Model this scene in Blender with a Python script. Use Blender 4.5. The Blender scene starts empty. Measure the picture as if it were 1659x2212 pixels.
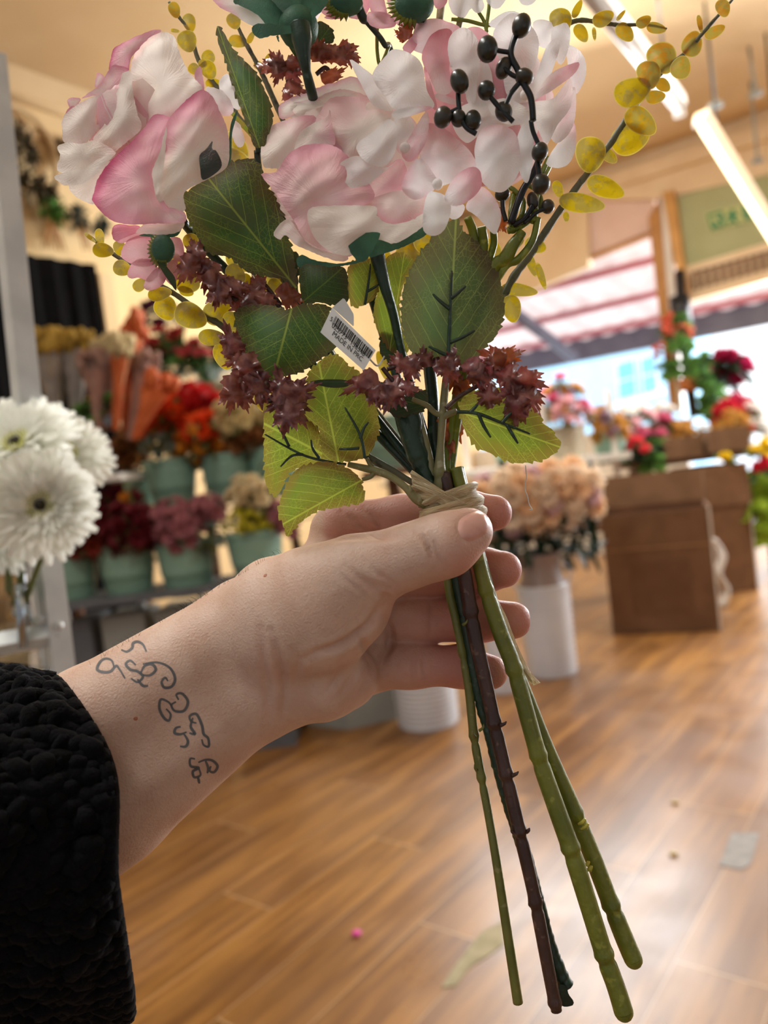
import bpy, bmesh, math, random
import numpy as np
from mathutils import Vector, Matrix
from mathutils.geometry import delaunay_2d_cdt
from mathutils.bvhtree import BVHTree
random.seed(7); np.random.seed(7)
scn = bpy.context.scene
COL = scn.collection
# ------------------------------------------------------------------ camera, world, lights
W, H, FPX = 1659, 2212, 1660.0
CAM = Vector((0, 0, 1.15))
_p, _r = math.radians(3.0), math.radians(7.0)
fwd = Vector((0, math.cos(_p), -math.sin(_p)))
_u0 = Vector((0, math.sin(_p), math.cos(_p))); _r0 = Vector((1, 0, 0))
rgt = _r0*math.cos(_r) - _u0*math.sin(_r)
upv = _r0*math.sin(_r) + _u0*math.cos(_r)
cd = bpy.data.cameras.new('camera'); cam = bpy.data.objects.new('camera', cd); COL.objects.link(cam)
cam.matrix_world = Matrix(((rgt.x, upv.x, -fwd.x, CAM.x), (rgt.y, upv.y, -fwd.y, CAM.y), (rgt.z, upv.z, -fwd.z, CAM.z), (0, 0, 0, 1)))
cd.sensor_fit = 'VERTICAL'; cd.sensor_height = 36.0; cd.lens = FPX/H*36.0
cd.clip_start = 0.02; cd.clip_end = 200
cd.dof.use_dof = True; cd.dof.focus_distance = 0.305; cd.dof.aperture_fstop = 7.4
scn.camera = cam
scn.view_settings.view_transform = 'Standard'; scn.view_settings.look = 'None'
scn.view_settings.exposure = 0.2; scn.view_settings.gamma = 1.0; scn.view_settings.use_curve_mapping = False
world = bpy.data.worlds.new('sky'); scn.world = world; world.use_nodes = True
bg = world.node_tree.nodes['Background']
bg.inputs[0].default_value = (0.90, 0.96, 1.0, 1); bg.inputs[1].default_value = 2.2
BA = math.radians(38)
B = Vector((math.sin(BA), math.cos(BA), 0)); A = Vector((-math.cos(BA), math.sin(BA), 0)); Z = Vector((0, 0, 1))

def area(name, loc, target, sx, sy, power, col):
    l = bpy.data.lights.new(name, 'AREA'); l.shape = 'RECTANGLE'; l.size = sx; l.size_y = sy
    l.energy = power; l.color = col
    o = bpy.data.objects.new(name, l); COL.objects.link(o); o.location = loc
    o.rotation_euler = (Vector(target)-Vector(loc)).to_track_quat('-Z', 'Y').to_euler()
    return o
# daylight through the shopfront, sun on the street, ceiling tubes
area('daylight_from_shopfront', (5.4, 6.6, 2.5), (0, 0.3, 1.1), 3.6, 2.2, 620, (0.93, 0.97, 1.0))
area('daylight_from_front_window', (1.3, 6.0, 2.7), (0, 0.3, 1.2), 1.6, 1.2, 110, (0.93, 0.98, 1.0))
area('ceiling_tube_row', (1.2, 4.7, 3.6), (1.6, 5.4, 0), 3.2, 1.0, 105, (1.0, 0.95, 0.86))
area('ceiling_tube_over_viewer', (-0.9, 0.5, 3.4), (-0.1, 0.35, 1.2), 2.0, 0.3, 46, (1.0, 0.97, 0.92))
area('ceiling_tube_row_behind', (-0.6, -2.2, 3.5), (-0.3, -1.6, 0), 3.2, 1.0, 6, (0.97, 0.98, 1.0))
sun = bpy.data.lights.new('sun', 'SUN'); sun.energy = 7.0; sun.angle = math.radians(3)
so = bpy.data.objects.new('sun', sun); COL.objects.link(so)
so.rotation_euler = Vector((-0.9, 0.5, -0.9)).to_track_quat('-Z', 'Y').to_euler()

# ------------------------------------------------------------------ pixel rays to points in the place
def ray(px, py): return fwd + rgt*((px-829.5)/FPX) - upv*((py-1106)/FPX)
def D(px, py, d): return CAM + ray(px, py)*d
def G(px, py, z=0.0):
    v = ray(px, py); return CAM + v*((z-CAM.z)/v.z)
def onplane(px, py, p0, n, off=0.0):
    v = ray(px, py); return CAM + v*(((p0-CAM).dot(n)+off)/v.dot(n))
D0 = 0.31
_R = np.array(rgt); _U = np.array(upv); _Fw = np.array(fwd); _C = np.array(CAM)
def Qn(x, y, dz):            # arrays: pixel, pixel, millimetres towards the viewer -> world
    x = np.asarray(x, float); y = np.asarray(y, float); d = D0 - np.asarray(dz, float)/1000
    d = d*np.ones_like(x)
    return _C + d[:, None]*(_Fw + ((x-829.5)/FPX)[:, None]*_R - ((y-1106)/FPX)[:, None]*_U)
def Q(x, y, dz=0.0): return Vector(Qn([x], [y], [dz])[0])
def unQ(V):
    V = np.asarray(V) - _C; d = V@_Fw
    return 829.5 + V@_R/d*FPX, 1106 - V@_U/d*FPX, (D0-d)*1000
def mmr(rpx, dz=0.0): return rpx*(D0-dz/1000)/FPX     # pixel radius -> metres

# ------------------------------------------------------------------ object helpers
ORG = {}
def mk(name, V, F, mat, parent=None, uv=None, attrs=None, fm=None, smooth=True, origin=None):
    V = np.asarray(V, float)
    if parent is not None: o = ORG[parent.name]
    elif origin is not None: o = Vector(origin)
    else:
        c = V.mean(0); o = Vector((c[0], c[1], V[:, 2].min()))
    me = bpy.data.meshes.new(name)
    me.from_pydata([tuple(v) for v in (V-np.array(o))], [], [tuple(int(i) for i in f) for f in F])
    mats = mat if isinstance(mat, (list, tuple)) else [mat]
    for m in mats: me.materials.append(m)
    if fm is not None: me.polygons.foreach_set('material_index', np.asarray(fm, dtype=np.int32))
    me.polygons.foreach_set('use_smooth', np.full(len(me.polygons), smooth))
    if uv is not None:
        l = me.uv_layers.new(name='UVMap'); idx = np.zeros(len(me.loops), dtype=np.int32)
        me.loops.foreach_get('vertex_index', idx)
        l.data.foreach_set('uv', np.asarray(uv, dtype=np.float32)[idx].ravel())
    for k, a in (attrs or {}).items():
        at = me.attributes.new(k, 'FLOAT', 'POINT'); at.data.foreach_set('value', np.asarray(a, dtype=np.float32))
    me.update()
    ob = bpy.data.objects.new(name, me); COL.objects.link(ob)
    if parent is not None: ob.parent = parent
    else: ob.location = o
    ORG[ob.name] = o
    return ob
def tag(o, label=None, cat=None, group=None, kind=None):
    if label: o['label'] = label
    if cat: o['category'] = cat
    if group: o['group'] = group
    if kind: o['kind'] = kind
    return o
def thing(name, label, cat, loc, group=None):
    o = bpy.data.objects.new(name, None); COL.objects.link(o); o.location = loc; o.empty_display_size = .02
    ORG[o.name] = Vector(loc)
    return tag(o, label, cat, group)
def node(name, parent):          # an Empty part that carries sub-parts
    o = bpy.data.objects.new(name, None); COL.objects.link(o); o.parent = parent; o.empty_display_size = .01
    ORG[o.name] = ORG[parent.name]
    return o
def copytree(o, parent=None):
    c = o.copy(); COL.objects.link(c)
    if parent is not None: c.parent = parent
    for ch in list(o.children): copytree(ch, c)
    return c

class MB:
    def __init__(s): s.V = []; s.F = []; s.M = []; s.UV = []; s.n = 0
    def add(s, V, F, m=0, uv=None):
        V = np.asarray(V, float); s.V.append(V)
        s.F += [tuple(int(i)+s.n for i in f) for f in F]; s.M += [m]*len(F)
        s.UV.append(np.asarray(uv, float) if uv is not None else np.zeros((len(V), 2)))
        s.n += len(V); return s
    def build(s, name, mat, parent=None, **kw):
        return mk(name, np.vstack(s.V), s.F, mat, parent, fm=s.M, uv=np.vstack(s.UV), **kw)

def catmull(P, n=8, closed=False):
    P = np.asarray(P, float); N = len(P); out = []
    segs = N if closed else N-1
    for i in range(segs):
        if closed: p0, p1, p2, p3 = P[i-1], P[i], P[(i+1) % N], P[(i+2) % N]
        else: p0, p1, p2, p3 = P[max(i-1, 0)], P[i], P[i+1], P[min(i+2, N-1)]
        for t in np.arange(n)/n:
            out.append(.5*((2*p1)+(-p0+p2)*t+(2*p0-5*p1+4*p2-p3)*t*t+(-p0+3*p1-3*p2+p3)*t**3))
    if not closed: out.append(P[-1])
    return np.array(out)

def tubeVF(pts, rad, n=10, cap=True, sq=1.0):
    pts = np.asarray(pts, float); m = len(pts); rad = np.ones(m)*rad
    T = np.gradient(pts, axis=0); T /= np.linalg.norm(T, axis=1)[:, None]+1e-12
    a = np.array([0, 0, 1.]) if abs(T[0][2]) < .9 else np.array([1., 0, 0])
    V = []; F = []
    nrm = np.cross(T[0], a); nrm /= np.linalg.norm(nrm)
    for i in range(m):
        nrm = nrm - T[i]*nrm.dot(T[i]); nrm /= np.linalg.norm(nrm)+1e-12
        b = np.cross(T[i], nrm)
        th = np.arange(n)*2*math.pi/n
        V += list(pts[i]+rad[i]*(np.cos(th)[:, None]*nrm+sq*np.sin(th)[:, None]*b))
    for i in range(m-1):
        for j in range(n):
            F.append((i*n+j, i*n+(j+1) % n, (i+1)*n+(j+1) % n, (i+1)*n+j))
    if cap:
        F.append(tuple(range(n-1, -1, -1))); F.append(tuple(range((m-1)*n, m*n)))
    return np.array(V), F
def lathe(prof, n=32, center=(0, 0, 0)):
    prof = np.asarray(prof, float); m = len(prof); th = np.arange(n)*2*math.pi/n
    V = np.concatenate([np.stack([r*np.cos(th), r*np.sin(th), np.full(n, z)], 1) for r, z in prof]) + np.array(center)
    F = [(i*n+j, i*n+(j+1) % n, (i+1)*n+(j+1) % n, (i+1)*n+j) for i in range(m-1) for j in range(n)]
    return V, F
def boxVF(c, ax, ay, az):        # centre and half-axis vectors
    c, ax, ay, az = map(np.array, (c, ax, ay, az)); V = []
    for k in (-1, 1):
        for j in (-1, 1):
            for i in (-1, 1): V.append(c+i*ax+j*ay+k*az)
    F = [(0, 2, 3, 1), (4, 5, 7, 6), (0, 1, 5, 4), (2, 6, 7, 3), (0, 4, 6, 2), (1, 3, 7, 5)]
    return np.array(V), F
def prismVF(pts, ext):
    P = np.array([np.array(p) for p in pts]); n = len(P); V = np.vstack([P, P+np.array(ext)])
    F = [tuple(range(n)), tuple(range(2*n-1, n-1, -1))]+[(i, i+n, (i+1) % n+n, (i+1) % n) for i in range(n)]
    return V, F
def sphereVF(c, r, nu=14, nv=9, axes=None):
    V = []; F = []
    for i in range(nv+1):
        a = math.pi*i/nv
        for j in range(nu):
            b = 2*math.pi*j/nu; V.append((math.sin(a)*math.cos(b), math.sin(a)*math.sin(b), math.cos(a)))
    for i in range(nv):
        for j in range(nu): F.append((i*nu+j, (i+1)*nu+j, (i+1)*nu+(j+1) % nu, i*nu+(j+1) % nu))
    V = np.array(V)*r
    if axes is not None: V = V@np.array(axes)
    return V+np.array(c), F

# ------------------------------------------------------------------ materials
def lin(h):
    if isinstance(h, str):
        h = h.lstrip('#'); c = [int(h[i:i+2], 16)/255 for i in (0, 2, 4)]
    else: c = [v/255 for v in h]
    return tuple((v/12.92 if v <= .04045 else ((v+.055)/1.055)**2.4) for v in c)+(1,)
class NT:
    def __init__(s, name):
        s.m = bpy.data.materials.new(name); s.m.use_nodes = True; s.t = s.m.node_tree; s.t.nodes.clear()
        s.out = s.t.nodes.new('ShaderNodeOutputMaterial')
    def n(s, typ, **kw):
        nd = s.t.nodes.new(typ)
        for k, v in kw.items(): setattr(nd, k, v)
        return nd
    def put(s, sock, v):
        if hasattr(v, 'links') or isinstance(v, bpy.types.NodeSocket): s.t.links.new(v, sock)
        else: sock.default_value = v
    def M(s, op, a, b=0.0, c=0.0, clamp=False):
        nd = s.n('ShaderNodeMath', operation=op); nd.use_clamp = clamp
        for i, v in enumerate((a, b, c)): s.put(nd.inputs[i], v)
        return nd.outputs[0]
    def ramp(s, v, a, b, smooth=True):      # map v from a..b to 0..1, clamped
        nd = s.n('ShaderNodeMapRange'); nd.interpolation_type = 'SMOOTHSTEP' if smooth else 'LINEAR'
        s.put(nd.inputs[0], v); nd.inputs[1].default_value = a; nd.inputs[2].default_value = b
        return nd.outputs[0]
    def mix(s, f, a, b):
        nd = s.n('ShaderNodeMix', data_type='RGBA'); s.put(nd.inputs[0], f); s.put(nd.inputs[6], a); s.put(nd.inputs[7], b)
        return nd.outputs[2]
    def noise(s, scale, detail=3, vec=None, rough=.5):
        nd = s.n('ShaderNodeTexNoise'); nd.inputs['Scale'].default_value = scale; nd.inputs['Detail'].default_value = detail
        nd.inputs['Roughness'].default_value = rough
        s.t.links.new(vec if vec is not None else s.obj(), nd.inputs['Vector']); return nd.outputs[0]
    def vor(s, scale, vec=None, feature='DISTANCE_TO_EDGE'):
        nd = s.n('ShaderNodeTexVoronoi', feature=feature); nd.inputs['Scale'].default_value = scale
        s.t.links.new(vec if vec is not None else s.obj(), nd.inputs['Vector']); return nd.outputs[0]
    def obj(s): return s.n('ShaderNodeTexCoord').outputs['Object']
    def uvs(s): return s.n('ShaderNodeTexCoord').outputs['UV']
    def sep(s, v):
        nd = s.n('ShaderNodeSeparateXYZ'); s.t.links.new(v, nd.inputs[0]); return nd.outputs
    def comb(s, x, y, z=0.0):
        nd = s.n('ShaderNodeCombineXYZ'); s.put(nd.inputs[0], x); s.put(nd.inputs[1], y); s.put(nd.inputs[2], z); return nd.outputs[0]
    def attr(s, k):
        nd = s.n('ShaderNodeAttribute'); nd.attribute_name = k; return nd.outputs['Fac']
    def bump(s, h, strength=.3, dist=.001):
        nd = s.n('ShaderNodeBump'); nd.inputs['Strength'].default_value = strength; nd.inputs['Distance'].default_value = dist
        s.t.links.new(h, nd.inputs['Height']); return nd.outputs[0]
    def pr(s, col, rough=.5, spec=.5, normal=None, **kw):
        nd = s.n('ShaderNodeBsdfPrincipled'); s.put(nd.inputs['Base Color'], col); s.put(nd.inputs['Roughness'], rough)
        nd.inputs['Specular IOR Level'].default_value = spec
        if normal is not None: s.t.links.new(normal, nd.inputs['Normal'])
        for k, v in kw.items(): s.put(nd.inputs[k.replace('_', ' ')], v)
        return nd.outputs[0]
    def transl(s, base, col, f, normal=None):
        t = s.n('ShaderNodeBsdfTranslucent'); s.put(t.inputs[0], col)
        mx = s.n('ShaderNodeMixShader'); s.put(mx.inputs[0], f); s.t.links.new(base, mx.inputs[1]); s.t.links.new(t.outputs[0], mx.inputs[2])
        return mx.outputs[0]
    def done(s, sh): s.t.links.new(sh, s.out.inputs[0]); return s.m
def plain(name, c1, c2=None, rough=.6, scale=8, bump=0, bscale=None, spec=.4, tr=0, bd=.002, **kw):
    t = NT(name); c1 = lin(c1)
    col = t.mix(t.ramp(t.noise(scale, 4), .35, .65), c1, lin(c2)) if c2 else c1
    nr = t.bump(t.noise(bscale or scale*6, 3), bump, bd) if bump else None
    sh = t.pr(col, rough, spec, nr, **kw)
    if tr: sh = t.transl(sh, col, tr)
    return t.done(sh)
# ------------------------------------------------------------------ room materials
def floor_mat():
    t = NT('wood_laminate'); o = t.sep(t.obj())
    a, b = t.M('ADD', t.M('MULTIPLY', o[0], A.x), t.M('MULTIPLY', o[1], A.y)), t.M('ADD', t.M('MULTIPLY', o[0], B.x), t.M('MULTIPLY', o[1], B.y))
    row = t.M('DIVIDE', a, .20); rid = t.M('FLOOR', row); fr = t.M('FRACT', row)
    sh = t.M('MULTIPLY', t.M('FRACT', t.M('MULTIPLY', rid, .371)), 1.2)
    ln = t.M('DIVIDE', t.M('ADD', b, sh), 1.25); lf = t.M('FRACT', ln); lid = t.M('FLOOR', ln)
    wn = t.n('ShaderNodeTexWhiteNoise', noise_dimensions='2D'); t.t.links.new(t.comb(rid, lid), wn.inputs['Vector'])
    gr = t.noise(1.0, 5, t.comb(t.M('MULTIPLY', a, 26.), t.M('MULTIPLY', b, 2.2), t.M('MULTIPLY', wn.outputs[0], 30.)), .6)
    fl = t.noise(1.0, 3, t.comb(t.M('MULTIPLY', a, 9.), t.M('MULTIPLY', b, 1.1), t.M('MULTIPLY', wn.outputs[0], 11.)), .5)
    c = t.mix(t.ramp(gr, .36, .62), lin('#714921'), lin('#9a6c34'))
    c = t.mix(t.M('MULTIPLY', t.ramp(fl, .38, .68), .75), c, lin('#583617'))
    c = t.mix(t.M('MULTIPLY', wn.outputs[0], .35), c, lin('#916a43'))
    c = t.mix(t.M('MULTIPLY', t.ramp(t.noise(1.3, 4), .5, .75), .3), c, lin('#997a6b'))
    e = t.M('MAXIMUM', t.M('LESS_THAN', fr, .012), t.M('LESS_THAN', lf, .003))
    c = t.mix(t.M('MULTIPLY', e, .45), c, lin('#d8b98e'))
    rg = t.M('MULTIPLY_ADD', t.noise(5, 4), .25, .2)
    return t.done(t.pr(c, rg, .5, t.bump(gr, .08, .001)))
M_floor = floor_mat()
M_ceil = plain('painted_ceiling', '#d9bd92', '#d2b488', .9, 1.5)
M_plaster = plain('pale_grey_plaster', '#9a9c9f', '#92959a', .9, 2)
M_wall = plain('cream_wall', '#e3c797', '#dcbd8a', .85, 2)
M_tan = plain('tan_paint', '#e9d3b2', '#e2caa6', .7, 3)
M_wood = plain('varnished_pine', '#b98649', '#a8743a', .5, 6)
M_white = plain('white_paint', '#e9e6e0', '#dedad2', .5, 4)
M_panel = plain('sage_panel', '#a9ad82', '#a1a57a', .6, 3)
M_brownvent = plain('brown_vent', '#6d4a30', '#60402a', .6, 8)
M_black = plain('black_cloth', '#070606', '#0b0909', .95, 12, spec=.1)
M_dark = plain('black_metal', '#15161a', '#202228', .4, 10)
M_alu = plain('brushed_aluminium', '#aeb0ae', '#9a9d9c', .35, 20, metal=0) if False else plain('brushed_aluminium', '#d3d7d6', '#c3c8c8', .38, 20, Metallic=.25)
M_sage = plain('sage_enamel', '#84a592', '#7b9c89', .4, 5)
M_creampot = plain('cream_pot', '#cfc6b0', '#c4baa2', .5, 5)
M_grey = plain('grey_board', '#9a9b94', '#8f9089', .7, 6)
M_greyd = plain('dark_grey_board', '#686b70', '#5c5f64', .7, 6)
M_card = plain('cardboard', '#7d5d43', '#70523a', .85, 7)
M_cardd = plain('dark_cardboard', '#6a4730', '#5c3d29', .85, 7)
M_churn = plain('white_enamel', '#d9d9dc', '#cfcfd4', .35, 5)
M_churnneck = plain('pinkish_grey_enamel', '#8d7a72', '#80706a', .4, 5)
M_stucco = plain('pale_blue_render', '#a9d3ee', '#b7dcf2', .9, .6)
M_winblue = plain('blue_window_pane', '#5fa6dc', '#77b6e4', .3, .7)
M_whitetrim = plain('white_trim', '#eef3f6', '#e6ecf0', .6, 1)
M_purlin = plain('dusty_red_purlin', '#a8606a', '#9c5560', .6, 4)
M_gutter = plain('slate_gutter', '#5d5a68', '#524f5e', .6, 4)
M_pave = plain('pale_paving', '#c9cdd3', '#b9bec6', .8, 1)
M_sheet = plain('translucent_roof_sheet', '#d6c2c0', '#cab3b1', .5, 3, tr=.28)
M_glassclear = NT('clear_glass'); M_glassclear = M_glassclear.done(M_glassclear.pr((.95, .98, .98, 1), .03, .5, None, Transmission_Weight=1.0, IOR=1.2))
def emis(name, col, s):
    t = NT(name); e = t.n('ShaderNodeEmission'); e.inputs[0].default_value = lin(col); e.inputs[1].default_value = s
    return t.done(e.outputs[0])
M_tube = emis('lit_fluorescent_tube', '#fff0c4', 5.0)
M_tubeoff = plain('unlit_fluorescent_tube', '#d8d4d0', None, .3)
M_signg = plain('exit_sign_green', '#0f7a4c', None, .5)
M_signp = plain('exit_sign_pale', '#b9c07e', None, .5)
# ------------------------------------------------------------------ room shell
CEIL = 3.9
def S(o): o['kind'] = 'structure'; return o
S(mk('floor', [(-9, -4, 0), (14, -4, 0), (14, 16, 0), (-9, 16, 0)], [(0, 1, 2, 3)], M_floor, origin=(0, 0, 0)))
WL = onplane(65, 180, Vector((0, 0, CEIL)), Z); PIL = D(1440, 700, 7.5)
NW = -A                                    # left wall faces the room
# ceiling and left wall end at the shopfront
tt = (PIL-WL).dot(B)
c0 = WL - B*5; c1 = WL + B*(tt+.15); c0.z = c1.z = 0
V, F = prismVF([c0, c1, c1+Z*CEIL, c0+Z*CEIL], A*.15); S(mk('wall_left', V, F, M_wall, smooth=False))
ce = [c0, c1, c1-A*12, c0-A*12]
V, F = prismVF([p+Z*CEIL for p in ce], Z*.15); S(mk('ceiling', V, F, M_ceil, smooth=False))
# walls behind and to the right of the viewer close the shop
V, F = prismVF([c0, c0-A*12, c0-A*12+Z*CEIL, c0+Z*CEIL], -B*.15); S(mk('wall_back', V, F, M_plaster, smooth=False))
rq = c1-A*11; V, F = prismVF([c0-A*11, rq, rq+Z*CEIL, c0-A*11+Z*CEIL], -A*.15); S(mk('wall_right', V, F, M_plaster, smooth=False))
# coving along the left wall
V, F = prismVF([c0+Z*(CEIL-.16)+NW*.0, c0+Z*(CEIL-.16)+NW*.04, c0+Z*(CEIL-.05)+NW*.10, c0+Z*(CEIL-.001)+NW*.14, c0+Z*(CEIL-.001)], (c1-c0-B*.2))
S(mk('trim_1', V, F, M_ceil, smooth=False))
V, F = prismVF([c0+Z*(CEIL-.36), c0+Z*(CEIL-.36)+NW*.03, c0+Z*(CEIL-.30)+NW*.03, c0+Z*(CEIL-.30)], (c1-c0-B*.2))
S(mk('trim_2', V, F, M_ceil, smooth=False))
def onF(px, py, off=0.0): return onplane(px, py, PIL, B, off)
def slabF(name, pts, off, thick, mat, ceil=None, parent=None, **kw):
    P = []
    for p in pts:
        q = onF(p[0], p[1], off)
        if len(p) > 2: q.z = p[2]
        P.append(q)
    V, F = prismVF(P, B*thick); return mk(name, V, F, mat, parent, smooth=False, **kw)
cl = c1 - B*.15
S(slabF('wall_front', [(860, 560), (1240, 432), (1430, 428), (1659, 376), (2300, 180), (2300, 130, CEIL), (860, 560, CEIL)], 0, .2, M_tan))
S(slabF('trim_3', [(860, 520), (1240, 402), (1511, 312), (1659, 262), (2300, 50), (2300, 95), (1659, 300), (1511, 345), (1240, 432), (860, 552)], -.10, .10, M_tan))
S(slabF('trim_4', [(860, 470), (1240, 352), (1511, 262), (1659, 212), (2300, 0), (2300, 20), (1659, 228), (1511, 278), (1240, 366), (860, 486)], -.05, .05, M_ceil))
# tan end panel beside the window
S(slabF('wall_side', [(860, 540), (1160, 455), (1268, 425), (1272, 575), (1120, 640), (860, 720)], .02, .1, M_tan))
S(slabF('window_1', [(1268, 425), (1415, 402), (1412, 500), (1270, 560)], .10, .04, plain('pink_white_fascia', '#e9cfc6', '#e2c6bc', .7, 3)))
S(slabF('trim_5', [(1272, 552), (1412, 496), (1413, 506), (1273, 562)], .06, .08, M_wood))
# pillar of the window frame, in three strips
S(slabF('trim_6', [(1400, 470), (1424, 425), (1462, 890), (1448, 892)], -.03, .16, M_wood))
S(slabF('trim_7', [(1424, 425), (1440, 421), (1474, 888), (1462, 890)], -.01, .12, M_white))
S(slabF('trim_8', [(1430, 415), (1455, 410), (1486, 640), (1470, 640)], -.06, .18, plain('yellow_pine', '#cf9c55', '#c08e4a', .5, 5)))
# sill wall below the window
S(slabF('wall_sill', [(860, 1000), (1478, 905), (1478, 905, 0), (860, 1000, 0)], 0, .15, M_white))
# over-door panel, vent and header
S(slabF('door_1', [(1456, 428), (1659, 362), (2300, 150), (2300, 340), (1659, 533), (1470, 592)], .02, .08, M_panel))
S(slabF('trim_9', [(1470, 580), (1659, 523), (2300, 330), (2300, 440), (1659, 605), (1484, 652)], .0, .14, M_tan))
ve = thing('air_vent', 'brown slatted vent grille in the tan header over the doorway', 'vent', onF(1580, 600, -.01))
slabF('frame', [(1490, 588), (1659, 541), (1900, 470), (1900, 510), (1659, 581), (1494, 628)], -.012, .011, M_brownvent, parent=ve)
for i in range(22):
    x = 1500+i*17
    y0 = 592-(x-1490)*.284; slabF('slat', [(x, y0+2), (x+4, y0+1), (x+6, y0+34), (x+2, y0+35)], -.03, .018, M_tan, parent=ve)
ex = thing('exit_sign', 'green and cream emergency exit sign on the sage panel over the door', 'sign', onF(1580, 480, 0))
slabF('plate', [(1523, 461), (1640, 431), (1646, 470), (1534, 500)], .0, .015, M_signp, parent=ex)
slabF('arrow_panel', [(1527, 464), (1560, 455), (1567, 488), (1537, 496)], -.006, .006, M_signg, parent=ex)
slabF('arrow', [(1534, 468), (1556, 462), (1557, 467), (1545, 470), (1560, 483), (1556, 487), (1541, 474), (1543, 484), (1538, 485)], -.010, .004, M_signp, parent=ex)
slabF('door_panel', [(1602, 445), (1636, 436), (1642, 467), (1609, 476)], -.006, .006, M_signg, parent=ex)
V, F = lathe([(.0, 0), (.03, 0)], 12)
slabF('running_figure', [(1577, 455), (1583, 451), (1588, 455), (1586, 461), (1596, 464), (1594, 468), (1586, 467), (1588, 474), (1596, 482), (1592, 485), (1582, 477), (1574, 487), (1570, 484), (1577, 474), (1576, 467), (1570, 470), (1568, 466), (1577, 460)], -.008, .008, M_signg, parent=ex)
slabF('doorway_figure', [(1616, 446), (1630, 442), (1634, 464), (1620, 468)], -.010, .004, M_signp, parent=ex)

# ceiling lamps hanging on rods
def tube_lamp(p, q, lit, label):
    t = thing('fluorescent_lamp', label, 'ceiling light', (p+q)/2)
    d = (q-p).normalized(); s = d.cross(Z).normalized(); L = (q-p).length/2; c = (p+q)/2; u = s.cross(d)
    V, F = boxVF(c+u*.06, d*L, s*.045, u*.03); mk('batten', V, F, M_white if not lit else M_tan, t, smooth=False)
    V, F = tubeVF([c-d*L*.97, c+d*L*.97], .022, 12); mk('tube', V, F, M_tube if lit else M_tubeoff, t)
    for k in (-1, 1):
        V, F = boxVF(c+d*L*k*.985+u*.01, d*.012, s*.03, u*.04); mk('end_cap', V, F, M_white, t, smooth=False)
    for k in (-.7, .7):
        e = c+d*L*k+u*.08; V, F = tubeVF([e, Vector((e.x, e.y, CEIL-.006))], .008, 6); mk('rod', V, F, M_dark, t)
    return t
tube_lamp(G(1225, -60, 3.1), G(1468, 243, 3.1), False, 'unlit fluorescent tube lamp hanging near the top edge of the ceiling view')
tube_lamp(G(1508, 262, 3.1), D(1720, 600, 5.6), True, 'lit glowing fluorescent tube lamp in front of the exit sign')
# rods and small things hanging from the ceiling at the right
for i, (x0, y0, x1, y1, d) in enumerate([(1515, -60, 1545, 225, 5.2), (1610, 20, 1632, 200, 5.6), (1625, 215, 1636, 345, 6.2)]):
    a_, b_ = D(x0, y0, d), D(x1, y1, d)
    t = tag(MB().add(*tubeVF([(a_.x, a_.y, CEIL-.006), b_], .012, 8)).add(*lathe([(.0, b_.z), (.05, b_.z), (.05, b_.z-.02), (0, b_.z-.02)], 14, (b_.x, b_.y, 0))).build('ceiling_rod', M_grey),
        ['grey hanging rod to the left of the lit tube lamp, longest of the rods', 'thin grey hanging rod near the top right corner', 'short grey rod with a pale ring above the exit sign panel'][i], 'hanging rod')
# ------------------------------------------------------------------ outdoors
S(mk('pavement', [tuple(PIL+A*8+B*.2-Z*PIL.z+Z*.004), tuple(PIL-A*14+B*.2-Z*PIL.z+Z*.004), tuple(PIL-A*14+B*30-Z*PIL.z+Z*.004), tuple(PIL+A*8+B*30-Z*PIL.z+Z*.004)], [(0, 1, 2, 3)], M_pave, origin=(0, 0, 0)))
aw = thing('street_awning', 'pale corrugated awning roof with red purlins outside the shop window', 'awning', onF(1300, 560, 1.0))
e1 = A*4.2; e2 = -A*8
base = Vector((PIL.x, PIL.y, 0)) + B*.22
zt, zb, dep = 3.35, 2.62, 2.3
n = 240; V = []; F = []
for i in range(n+1):
    p = base+e1+(e2-e1)*(i/n); w = .018*math.sin(i*2*math.pi/6)
    V += [p+Z*(zt+w), p+B*dep+Z*(zb+w)]
F = [(2*i, 2*i+1, 2*i+3, 2*i+2) for i in range(n)]
mk('roof_sheet', V, F, M_sheet, aw)
for k in (.30, .62, .9):
    c = base+(e1+e2)/2+B*dep*k+Z*(zt+(zb-zt)*k-.05); V, F = boxVF(c, (e2-e1)/2, B*.03, Z*.035); mk('purlin', V, F, M_purlin, aw, smooth=False)
c = base+(e1+e2)/2+B*(dep+.05)+Z*(zb-.12); V, F = boxVF(c, (e2-e1)/2, B*.05, Z*.16); mk('gutter_beam', V, F, M_gutter, aw, smooth=False)
pA = D(1085, 655, 8.4); pB = D(1240, 772, 9.5)
V, F = tubeVF([pA, pB], .07, 8); mk('brace', V, F, M_gutter, aw)
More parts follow.
